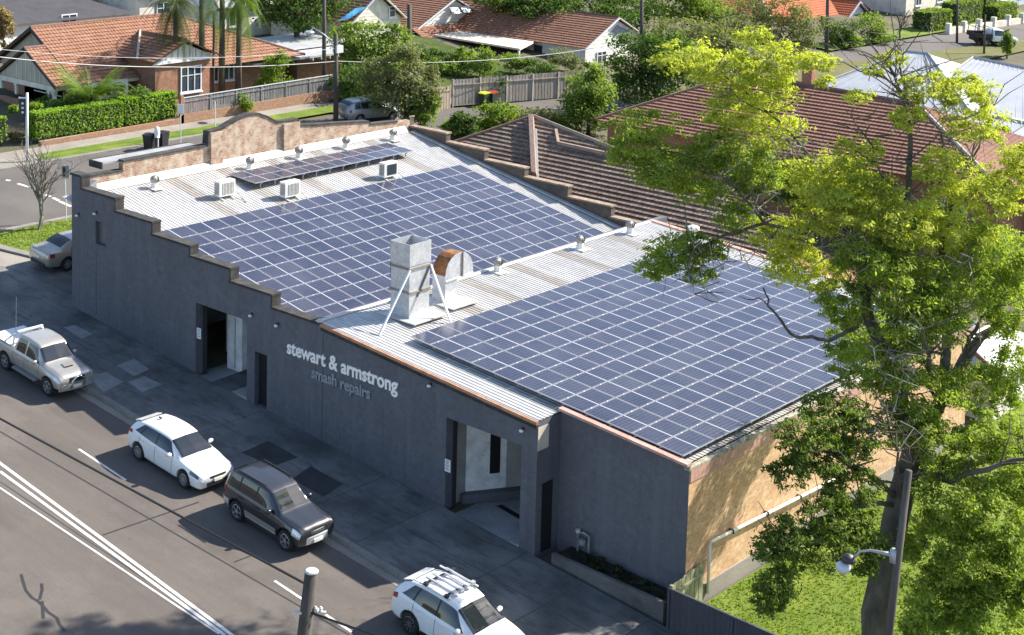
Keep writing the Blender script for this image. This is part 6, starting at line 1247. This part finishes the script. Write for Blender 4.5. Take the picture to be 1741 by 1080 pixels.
BG = [
 ('leafy_tree', 'bright green rounded tree at the end of the paling fence', (1000, 226), [(1000, 150, 40, 42), (985, 190, 40, 35), (1025, 185, 30, 38), (1003, 122, 20, 22)], 5200, .30, lf_mid, .14),
 ('leafy_tree', 'large dark green tree beside the white gable end', (1115, 195), [(1090, 105, 55, 48), (1140, 90, 55, 40), (1120, 150, 60, 40), (1165, 130, 40, 40), (1065, 140, 28, 40)], 6500, .32, lf_dark, .2),
 ('leafy_tree', 'broad pale topped tree behind the dark tree', (1180, 170), [(1150, 62, 60, 30), (1210, 60, 50, 32), (1240, 90, 40, 30), (1100, 78, 40, 22)], 4200, .32, lf_olive, .2),
 ('olive_tree', 'grey green olive tree over the silver wagon', (690, 214), [(640, 125, 34, 34), (690, 120, 46, 42), (665, 165, 44, 36), (720, 145, 34, 36), (700, 180, 30, 24)], 8000, .26, lf_olive, .13),
 ('leafy_tree', 'yellow green small tree beside the olive trunk', (712, 222), [(722, 190, 26, 24), (735, 175, 14, 14)], 1800, .24, lf_mid, .07),
 ('leafy_tree', 'bright green tree behind the street lamp pole', (622, 150), [(600, 62, 34, 28), (640, 75, 42, 34), (672, 60, 26, 24), (610, 105, 36, 30), (655, 108, 34, 24)], 6000, .30, lf_mid, .16),
 ('leafy_shrub', 'upright bright green shrub in front of the brick annex', (470, 166), [(472, 105, 20, 20), (468, 132, 28, 26), (450, 148, 20, 16)], 3000, .22, lf_lime, .06),
 ('leafy_shrub', 'small lime shrub growing through the picket fence', (415, 195), [(413, 172, 13, 14), (420, 182, 10, 10)], 700, .2, lf_lime, .04),
 ('leafy_tree', 'spreading dark tree above the pale annex roofs', (505, 95), [(470, 10, 46, 34), (520, 22, 50, 36), (555, -5, 40, 30), (440, -5, 40, 26), (500, -25, 60, 30)], 6500, .32, lf_dark, .3),
 ('leafy_tree', 'dark tree line behind the weatherboard ridge', (880, 60), [(860, -5, 60, 30), (935, -2, 60, 28), (900, 15, 50, 24)], 5000, .36, lf_dark, .25),
 ('leafy_tree', 'dark tree behind the white gable end', (1040, 66), [(1000, 8, 60, 30), (1070, 15, 60, 36), (1040, 40, 60, 24)], 5500, .36, lf_dark, .25),
 ('leafy_tree', 'green tree beyond the pale pole', (1160, 70), [(1135, 10, 46, 30), (1185, 5, 50, 30), (1215, 30, 36, 28)], 5000, .34, lf_mid, .22),
 ('gum_tree', 'tall thin grey green gum tree beside the far street', (1320, 112), [(1270, 25, 46, 40), (1330, 15, 46, 40), (1370, 40, 34, 36), (1300, 70, 44, 34), (1350, 85, 34, 26)], 6000, .30, lf_olive, .16),
 ('gum_tree', 'second grey green gum left of the orange roof', (1260, 120), [(1225, 70, 36, 28), (1260, 55, 36, 30)], 2600, .3, lf_olive, .14),
 ('leafy_shrub', 'round dark shrub before the orange roofed house', (1432, 78), [(1430, 48, 28, 24), (1420, 62, 20, 16)], 1600, .3, lf_dark, .08),
 ('leafy_shrub', 'round green shrub beside the white porch gable', (1482, 72), [(1482, 46, 24, 22), (1500, 60, 20, 16)], 1400, .3, lf_mid, .08),
 ('leafy_shrub', 'low lime bush in the far front garden', (1452, 84), [(1452, 72, 14, 9)], 500, .26, lf_lime, .03),
 ('conifer', 'narrow dark conifer beside the far road', (1712, 98), [(1712, 78, 10, 18), (1712, 62, 7, 12)], 1200, .24, lf_mid, .07),
 ('leafy_shrub', 'low green bush behind the first step of the back wall', (770, 232), [(768, 214, 20, 16), (785, 226, 20, 12)], 1500, .24, lf_mid, .05),
 ('leafy_shrub', 'dark green bush with rounded head behind the brown roof edge', (797, 236), [(790, 205, 20, 18), (800, 226, 18, 16)], 1600, .22, lf_dark, .05),
 ('leafy_shrub', 'yellow green bush along the cross street kerb', (835, 222), [(830, 195, 26, 18), (855, 188, 24, 16), (815, 215, 22, 14), (845, 212, 28, 14)], 2800, .24, lf_lime, .05),
 ('leafy_shrub', 'loose green shrubs running toward the rounded tree', (905, 212), [(890, 195, 26, 14), (925, 198, 26, 14), (950, 205, 20, 14)], 2200, .22, lf_olive, .05),
 ('leafy_shrub', 'small dark shrub in front of the paling fence by the bins', (842, 172), [(840, 150, 18, 18), (846, 136, 12, 12)], 1500, .22, lf_dark, .05),
 ('leafy_shrub', 'green creeper under the carport post', (815, 132), [(808, 108, 24, 18), (826, 92, 14, 14), (830, 115, 16, 14)], 1800, .22, lf_mid, .05),
 ('leafy_shrub', 'leafy bush between the two carport posts', (868, 125), [(868, 105, 20, 14), (884, 108, 14, 12)], 1200, .22, lf_mid, .04),
 ('leafy_shrub', 'pale bush against the weatherboard wall', (965, 120), [(955, 98, 24, 16), (978, 108, 18, 12)], 1400, .22, lf_olive, .05),
 ('leafy_shrub', 'bushes above the paling gate', (760, 128), [(745, 112, 18, 14), (775, 118, 18, 12), (730, 128, 18, 14)], 1400, .22, lf_mid, .05),
 ('leafy_shrub', 'dark shrub against the carport side', (745, 118), [(742, 98, 22, 16), (765, 102, 20, 14)], 1500, .24, lf_dark, .05),
 ('leafy_shrub', 'mid green shrub in the middle of the weatherboard yard', (795, 126), [(790, 100, 22, 18)], 1300, .24, lf_mid, .05),
 ('leafy_shrub', 'dark low shrub behind the paling fence', (905, 130), [(905, 112, 26, 12), (930, 116, 20, 10)], 1300, .22, lf_dark, .04),
 ('leafy_shrub', 'broad dark shrub beside the thick weathered pole', (720, 120), [(705, 95, 24, 20), (722, 108, 20, 16)], 1600, .24, lf_dark, .05),
 ('leafy_tree', 'dark tree behind the olive tree', (650, 175), [(600, 140, 36, 34), (590, 170, 28, 22), (640, 165, 30, 22)], 2600, .28, lf_dark, .1),
 ('leafy_tree', 'green tree along the top edge left of the palms', (240, 28), [(225, 8, 46, 16), (275, 4, 40, 18), (180, 2, 40, 14)], 3000, .36, lf_mid, .2),
 ('leafy_tree', 'green tree in the far top left corner', (60, 20), [(30, 4, 46, 14), (95, 2, 40, 12)], 2400, .36, lf_mid, .2),
 ('autumn_tree', 'yellow brown tree beside the bungalow porch', (10, 118), [(8, 52, 14, 32), (6, 25, 16, 20)], 1800, .26, lf_brown, .12),
 ('leafy_shrub', 'lime palm like shrub beside the bungalow gable', (30, 62), [(30, 34, 16, 9)], 500, .28, lf_lime, .06),
 ('leafy_shrub', 'low dark shrubs in the bungalow garden', (120, 205), [(90, 180, 34, 16), (130, 176, 34, 18), (210, 172, 30, 14), (240, 165, 20, 18)], 3200, .22, lf_dark, .05),
 ('leafy_shrub', 'spiky lime shrub rising out of the hedge', (212, 205), [(205, 178, 11, 16), (198, 188, 8, 12)], 900, .24, lf_lime, .04),
 ('leafy_shrub', 'drooping lime plant behind the corner sign', (60, 225), [(58, 182, 12, 10), (24, 186, 12, 8)], 700, .22, lf_lime, .04),
 ('leafy_shrub', 'reddish brown plant at the corner of the low wall', (28, 238), [(25, 232, 12, 8)], 500, .18, lf_brown, .02),
]
for row in BG:
    nm, lab, bp, bl, n, lf, mt_, tr = row; tree_px(nm, lab, bp, bl, int(n*1.25), lf, mt_, tr, cat='tree' if 'tree' in nm or nm == 'conifer' else 'shrub')
# clipped hedges
def hedge(label, A, B, w, h, n, mat=lf_hedge, leaf=.16, name='hedge'):
    A, B = np.asarray(A, float), np.asarray(B, float); d = (B-A); L = np.linalg.norm(d[:2]); d = d/L; nn = np.array([-d[1], d[0], 0]); t = thing(name, label, 'hedge', (A+B)/2, 'clipped hedges')
    m = MB(); m.cbox((A+B)/2+(0, 0, h/2-.05), d*(L/2-.08), nn*(w/2-.1), (0, 0, h/2-.05)); obj('core', m, plain('hedge_core', (.02, .035, .008), .9) if 'hedge_core' not in MATS else MATS['hedge_core'], t)
    P = []; N = []
    for k in range(n):
        f = random.random(); s = random.random()
        if f < .45: p = A+d*L*random.random()+nn*w*(s-.5)+(0, 0, h+random.gauss(0, .03)); q = np.array([0, 0, 1.])
        elif f < .9: sd = random.choice((-1, 1)); p = A+d*L*random.random()+nn*sd*(w/2+random.gauss(0, .03))+(0, 0, h*s); q = nn*sd
        else: sd = random.choice((0, 1)); p = A+d*L*sd+nn*w*(s-.5)+(0, 0, h*random.random()); q = d*(2*sd-1)
        P.append(p); q = q+RNG.normal(size=3)*.6; N.append(q/np.linalg.norm(q))
    P = np.array(P); N = np.array(N); Lf = leaf*RNG.uniform(.6, 1.4, len(P)); link('foliage', leaf_mesh('foliage', P-np.asarray(ORG[t.name]), N, Lf, Lf*.5, mat), t)
zz = G(-43.6); ya, yb, yc = aX(63, 238, -43.2)[1], aX(212, 222, -43.2)[1], aX(302, 208, -43.2)[1]
hedge('long clipped green hedge left of the spiky shrub', (-43.7, ya, zz+.2), (-43.7, yb-.1, zz+.2), 1.0, 1.62, 5200)
hedge('clipped green hedge next to the picket fence', (-43.75, yb+.1, zz+.2), (-43.75, yc, zz+.2), 1.0, 1.72, 3600)
hedge('short clipped hedge beside the corner sign', (-44.5, ya-5.5, zz+.2), (-44.5, ya-1.6, zz+.2), 1.0, 1.5, 1600)
for (a, b, w, h, l) in (((1566, 52), (1602, 46), 2.2, 2.0, 'tall boxy hedge in front of the far brick house'), ((1612, 42), (1655, 34), 2.0, 2.4, 'stepped clipped hedge behind the slim timber pole'), ((1660, 32), (1680, 26), 2.0, 3.0, 'tallest clipped hedge block beyond the truck'), ((1682, 36), (1715, 28), 2.0, 1.7, 'lower clipped hedge block at the far garden wall')):
    hedge(l, gp(*a), gp(*b), w, h, 1400, lf_mid, .3)
# palms
def frond(mb, o, az, L, lift, droop, w):
    o = np.asarray(o, float); h = np.array([math.cos(az), math.sin(az), 0]); sd = np.array([-h[1], h[0], 0]); pts = []
    for k in range(9):
        f = k/8; pts.append(o+h*L*f*(1-.25*f*droop)+np.array([0, 0, L*(lift*f-droop*f*f)]))
    for k in range(8):
        p, q = pts[k], pts[k+1]; mb.add([p-(0, 0, .02), q-(0, 0, .02), q+(0, 0, .02), p+(0, 0, .02)], [(0, 1, 2, 3)])
        for j in range(4):
            b = p+(q-p)*j/4; f = (k+j/4)/8; ln = w*math.sin(min(1, .12+f)*math.pi*.93)+.05
            for s in (-1, 1): e = b+sd*s*ln+(q-p)*.9-np.array([0, 0, ln*.45]); mb.add([b, b+(q-p)*.13, e], [(0, 1, 2)])
lf_palm = leafmat('leaf_palm', (.07, .13, .02), (.14, .20, .035), .35); lf_palmd = leafmat('leaf_palm_dark', (.035, .06, .015), (.08, .10, .03), .3)
B = gp(158, 205); B = np.array([-45.2, aX(158, 180, -45.2)[1], G(-45.2)]); t = thing('palm', 'low arching palm behind the long clipped hedge', 'palm', B); m = MB(); top = above(154, 172, B)
for k in range(36): frond(m, top, k*2.399+.2, random.uniform(2.4, 3.6), random.uniform(.7, 1.5), random.uniform(.5, 1.0), .5)
obj('fronds', m, lf_palm, t); m = MB(); m.tube([B, top], [.25, .2], 8); obj('trunk', m, bark, t)
for (u, v0, base, lab, n) in ((299, 6, (299, 186), 'tall palm with hanging skirt left of the white window', 26), (343, -35, (343, 178), 'tall slim palm crossing the white gable', 18), (378, -40, (377, 172), 'tall palm trunk in front of the sunlit brick', 18), (407, -5, (405, 172), 'tall palm with green skirt nearest the annex', 20), (364, 20, (362, 170), 'thin palm stem between two taller trunks', 6)):
    B = gp(*base); top = above(u, v0, B); t = thing('tall_palm', lab, 'palm', B, 'tall palms in front of the bungalow'); m = MB(); m.smooth = True; m.tube([B, (B+top)/2, top], [.26, .2, .17] if n > 8 else [.1, .09, .08], 10); obj('trunk', m, bark, t); m = MB()
    for k in range(n): frond(m, top, k*2.399, random.uniform(2.2, 3.2), random.uniform(-.2, .9), random.uniform(.7, 1.5), .4)
    if n in (26, 20):
        for k in range(16): frond(m, top-(0, 0, .3), k*2.399, random.uniform(1.4, 2.6), -.5, random.uniform(1.2, 2.0), .3)
    obj('fronds', m, lf_palmd if n == 26 else lf_palm, t)
# bare shrubs
def bare(label, base, H, R, n, m, group=None, seed=3):
    rg = random.Random(seed); B = np.asarray(base, float); t = thing('bare_shrub', label, 'shrub', B, group); mb = MB()
    def grow(p, d, L, r, lev):
        q = p+d*L; mid = (p+q)/2+np.array([rg.gauss(0, 1) for _ in range(3)])*L*.06; mb.tube([p, mid, q], [r, r*.85, r*.65], 5 if lev < 2 else 3, cap=False)
        if lev < 5:
            for k in range((3 if lev < 3 else 2) if lev else n):
                e = d+np.array([rg.gauss(0, .45), rg.gauss(0, .45), rg.gauss(.15, .25)]); e /= np.linalg.norm(e); grow(q if rg.random() < .7 else mid, e, L*rg.uniform(.6, .85), r*.6, lev+1)
    grow(B, np.array([0, 0, 1.]), H*.28, R, 0); obj('branches', mb, m, t); return t
bare('leafless grey shrub on the corner verge', gp(68, 391), 5.4, .13, 7, bark_g); bare('small leafless shrub in front of the paling fence', gp(907, 166), 2.2, .06, 4, bark, seed=5)
bare('twiggy leafless tree beside the orange roofed house', gp(1530, 66), 4.0, .12, 5, bark, seed=9)

for (x, y, blobs, n, mt_, lab) in ((2, 40.5, [(1275, 275, 50, 36), (1240, 300, 40, 30)], 3200, lf_mid, 'green tree against the red roofed house wall, nearest the brown roof'), (7, 40, [(1380, 300, 55, 36), (1340, 325, 45, 30)], 3200, lf_dark, 'dark tree against the middle of the red roofed house'), (12, 39, [(1480, 335, 55, 40), (1440, 350, 45, 34)], 3400, lf_mid, 'green tree at the right half of the red roofed house'), (17, 38, [(1590, 380, 60, 44), (1540, 390, 50, 36)], 3400, lf_dark, 'dark tree by the right corner of the red roofed house'), (22, 36, [(1700, 440, 60, 50), (1650, 420, 50, 40)], 3400, lf_mid, 'green tree in front of the white metal shed roof')):
    tree_px('leafy_tree', lab, None, blobs, n, .26, mt_, .12, base=(x, y, G(x)))
# ------------------------------------------------------------------ the big street tree
TB = np.array([18.3, 2.1, G(18.3)]); bt = thing('street_tree', 'huge spreading yellow green tree growing on the lawn beside the workshop', 'tree', TB)
def at_d(u, v, d): return CAM+ray(u, v)*(d+6*min(1, max(0, (1480-u)/250))*min(1, max(0, (620-v)/150)))   # the left limbs reach back over the roof edge
LIMBS = [
 ([(1478, 1140, 54.5), (1490, 1040, 54), (1510, 940, 53.6), (1528, 860, 53.4), (1542, 800, 53.2)], [.56, .47, .42, .40, .38]),
 ([(1542, 800, 53.2), (1535, 700, 52.8), (1505, 600, 52.4), (1475, 540, 52), (1462, 450, 51.6), (1440, 370, 51.2), (1405, 290, 51)], [.36, .30, .26, .22, .17, .12, .06]),
 ([(1475, 545, 52), (1500, 440, 52), (1545, 330, 52.4), (1548, 240, 52.6), (1542, 170, 53), (1510, 110, 53), (1475, 70, 53)], [.2, .18, .16, .13, .10, .07, .03]),
 ([(1545, 200, 52.8), (1525, 150, 52.5), (1490, 128, 52), (1455, 118, 52)], [.09, .07, .05, .03]),
 ([(1542, 170, 53), (1530, 110, 53.2), (1520, 60, 53.4)], [.07, .05, .02]),
 ([(1542, 800, 53.2), (1580, 720, 54), (1640, 610, 55), (1690, 560, 55.5), (1741, 520, 56)], [.34, .28, .22, .16, .1]),
 ([(1640, 612, 55), (1660, 560, 54.5), (1680, 520, 54)], [.15, .1, .05]),
 ([(1600, 690, 54), (1610, 560, 54), (1600, 420, 54), (1620, 330, 54), (1600, 230, 54)], [.22, .18, .14, .1, .05]),
 ([(1475, 540, 52), (1450, 560, 51), (1425, 572, 50.2), (1392, 577, 49.4), (1352, 572, 48.6), (1330, 548, 48), (1305, 520, 47.4), (1298, 490, 47)], [.12, .11, .10, .09, .08, .07, .055, .04]),
 ([(1303, 517, 47.3), (1280, 510, 47), (1255, 505, 46.8)], [.035, .03, .012]),
 ([(1462, 450, 51.6), (1390, 400, 50), (1300, 380, 48.5), (1230, 400, 47.5), (1170, 430, 46.8), (1120, 440, 46.5)], [.13, .11, .09, .07, .05, .025]),
 ([(1300, 380, 48.5), (1250, 320, 48), (1180, 270, 47.5), (1110, 250, 47.2)], [.08, .06, .045, .02]),
 ([(1405, 290, 51), (1330, 210, 50), (1260, 150, 49.3), (1190, 110, 48.8)], [.09, .07, .05, .02]),
 ([(1180, 430, 46.9), (1175, 470, 46.6), (1180, 500, 46.5)], [.025, .018, .008]),
 ([(1530, 850, 53.4), (1470, 800, 51.5), (1410, 770, 50), (1350, 760, 49)], [.12, .09, .06, .03]),
 ([(1528, 860, 53.4), (1440, 860, 51), (1380, 900, 49.5), (1330, 930, 49)], [.1, .08, .05, .03]),
 ([(1540, 800, 53.2), (1620, 820, 52.5), (1700, 790, 52), (1760, 770, 52)], [.16, .12, .09, .05]),
 ([(1534, 850, 53), (1525, 790, 51.5), (1512, 730, 50.6), (1505, 690, 50.2)], [.05, .045, .04, .03]),
 ([(1512, 730, 50.6), (1535, 745, 50.2), (1552, 790, 50)], [.03, .022, .01]),
 ([(1600, 700, 54), (1580, 620, 52), (1570, 560, 51)], [.12, .09, .04]),
 ([(1545, 330, 52.4), (1500, 300, 51.5), (1470, 230, 51), (1440, 190, 50.6)], [.1, .07, .05, .02]),
 ([(1620, 330, 54), (1665, 250, 54), (1690, 180, 54)], [.07, .05, .02]),
]
m = MB(); m.smooth = True
for k, (pl, rad) in enumerate(LIMBS):
    P = [at_d(*q) for q in pl]
    if k == 0: P[0] = TB-(0, 0, .2)
    Q = []; R_ = []
    for i in range(len(P)-1):
        for s in range(3):
            f = s/3; j = RNG.normal(size=3)*(.05 if k else .02)*(0 if s == 0 else 1); Q.append(P[i]+(P[i+1]-P[i])*f+j); R_.append(rad[i]+(rad[i+1]-rad[i])*f)
    Q.append(P[-1]); R_.append(rad[-1]); R_ = [r_ if k < 1 else r_*(.62 if pl[0][1] < 620 else .85) for r_ in R_]; m.tube(Q, R_, 10 if k < 3 else 7)
    for i in range(2, len(Q), 2):           # side twigs
        if k and k not in (8, 9): 
            for _ in range(3):
                dv_ = RNG.normal(size=3); dv_[2] = abs(dv_[2])*.8; dv_ /= np.linalg.norm(dv_); L = RNG.uniform(.8, 2.0); e = Q[i]+dv_*L; m.tube([Q[i], (Q[i]+e)/2+RNG.normal(size=3)*.12, e], [R_[i]*.35+.012, .018, .008], 4, cap=False)
obj('trunk', m, bark, bt)
tw = MB()                                   # bare grey twigs inside the crown
for (u, v, ru, rv, d, n_) in ((1225, 300, 50, 50, 48.5, 42), (1270, 350, 60, 50, 49, 46), (1340, 260, 60, 50, 50, 36), (1300, 420, 60, 40, 50, 30), (1240, 130, 60, 40, 49, 22), (1420, 420, 60, 60, 51, 34), (1510, 610, 60, 60, 51.5, 40), (1550, 150, 80, 60, 52.5, 40), (1640, 220, 70, 70, 53, 34), (1490, 720, 60, 50, 51, 24), (1180, 440, 50, 40, 47, 20), (1620, 480, 80, 60, 53, 26)):
    for _ in range(n_):
        a = at_d(u+RNG.normal()*ru*.5, v+RNG.normal()*rv*.5, d+RNG.normal()*.7); dv_ = RNG.normal(size=3); dv_ /= np.linalg.norm(dv_); L = RNG.uniform(.5, 1.5); b = a+dv_*L*.5+RNG.normal(size=3)*.12; c = b+dv_*L*.5+RNG.normal(size=3)*.2
        tw.tube([a, b, c], [.022, .016, .006], 4, cap=False)
        e = b+RNG.normal(size=3)*.4; tw.tube([b, (b+e)/2+RNG.normal(size=3)*.06, e], [.012, .009, .004], 3, cap=False)
tw_o = obj('twigs', tw, bark_g, bt); tw_o['kind'] = 'stuff'
# foliage masses: (u, v, ru, rv, distance)
YEL = [(1170, 100, 55, 30, 49), (1235, 120, 60, 35, 49), (1300, 150, 60, 40, 49.5), (1250, 190, 60, 35, 49.3), (1330, 100, 45, 30, 50), (1390, 105, 35, 18, 50.5), (1315, 225, 55, 30, 50), (1410, 300, 70, 40, 50.8), (1460, 260, 40, 30, 51), (1480, 350, 60, 40, 51.3), (1400, 370, 60, 30, 50.5),
       (1450, 330, 70, 45, 51), (1540, 200, 30, 22, 52), (1580, 150, 45, 28, 52.5), (1640, 160, 50, 35, 53), (1660, 215, 50, 30, 53.5), (1600, 290, 55, 38, 53), (1680, 330, 55, 45, 54), (1730, 280, 40, 40, 54.5), (1550, 380, 60, 40, 52), (1630, 400, 60, 40, 53.5), (1350, 450, 45, 35, 50), (1330, 400, 50, 30, 49.6), (1395, 470, 40, 30, 50.5), (1280, 60, 30, 20, 49.6), (1520, 100, 25, 14, 53), (1405, 140, 18, 12, 50.8), (1460, 165, 26, 12, 51), (1485, 120, 20, 10, 52)]
MID = [(1100, 215, 60, 26, 47.6), (1080, 255, 48, 30, 47.4), (1150, 285, 75, 35, 47.8), (1215, 250, 50, 35, 48.2), (1120, 300, 40, 22, 47.5), (1185, 320, 55, 24, 48), (1255, 370, 36, 30, 48.6), (1290, 300, 44, 40, 49.4), (1150, 430, 55, 34, 46.9), (1110, 455, 30, 22, 46.7), (1200, 420, 40, 26, 47.3), (1190, 470, 26, 16, 47),
       (1480, 430, 60, 45, 51.5), (1540, 470, 70, 50, 52), (1620, 480, 70, 50, 53.5), (1700, 430, 55, 55, 54), (1710, 520, 45, 55, 54.5), (1440, 520, 45, 40, 51), (1560, 560, 70, 50, 52.5), (1480, 620, 55, 40, 51.5), (1640, 650, 60, 40, 54), (1720, 640, 40, 50, 54.5), (1550, 660, 60, 40, 52.5), (1600, 520, 60, 40, 53), (1430, 600, 26, 18, 50.5)]
LOW = [(1410, 700, 55, 32, 50), (1345, 745, 45, 30, 49), (1325, 800, 36, 30, 49), (1400, 770, 50, 34, 49.8), (1460, 740, 45, 40, 50.8), (1450, 830, 45, 40, 50.8), (1380, 870, 40, 26, 49.6), (1340, 910, 40, 34, 49.2), (1310, 930, 30, 24, 49), (1390, 930, 50, 36, 50), (1310, 1010, 26, 38, 49), (1330, 990, 30, 30, 49.2), (1440, 900, 45, 40, 50.8), (1470, 940, 40, 36, 51.5),
       (1600, 760, 60, 45, 53), (1680, 740, 55, 45, 53.5), (1730, 800, 45, 50, 53.5), (1620, 840, 65, 50, 52.8), (1700, 880, 60, 55, 53), (1580, 920, 50, 50, 52.6), (1660, 960, 65, 55, 52.8), (1730, 980, 40, 60, 53), (1600, 1020, 60, 50, 52.6), (1690, 1050, 70, 45, 52.6), (1570, 1070, 40, 40, 52.5), (1550, 720, 50, 40, 52.5)]
def mk(lst, dep=1.3): 
    out = []
    for u, v, ru, rv, d in lst: c = at_d(u+(22 if u < 1400 and 640 < v < 900 else 0), v, d); s = 1/ppm(c); out.append((c, (ru*s, ru*s*dep, rv*s)))
    return out
crown(bt, mk(YEL), 62000, .15, lf_yel, 60, .105, ratio=.36); MID += [(1470, 560, 50, 36, 57), (1500, 590, 60, 40, 58)]  # last two clumps are added unseen at the back to shade the brick side wall
crown(bt, mk(MID), 80000, .15, lf_tree, 60, .11, ratio=.36); lf_low_shade = leafmat('leaf_low_shaded', (.065, .11, .02), (.16, .21, .04), .42)  # darker leaf colour carries the shade of the lower left crown
crown(bt, mk([q for q in LOW if q[0] < 1490]), 27000, .15, lf_low_shade, 70, .10, ratio=.36); crown(bt, mk([q for q in LOW if q[0] >= 1490]), 52000, .15, lf_tree, 60, .105, ratio=.36)
lf_weed = leafmat('leaf_weed', (.022, .03, .012), (.05, .055, .022), .2)
for k in range(9):      # weeds in the planter
    x = 8.9+k*.38; P = np.array([x, -.55+.2*math.sin(k*2.3), G(x)+.38]); t = thing('weed', 'dark low weed %s in the planter soil' % ['at the doorway end', 'beside the meter', 'just past the meter', 'third along from the meter', 'in the middle', 'just past the middle', 'two from the lawn end', 'next to last toward the lawn', 'at the lawn end'][k], 'plant', P, 'weeds in the planter'); crown(t, [(P+(0, 0, .12), (.22, .2, .14))], 110, .15, lf_weed, 8)
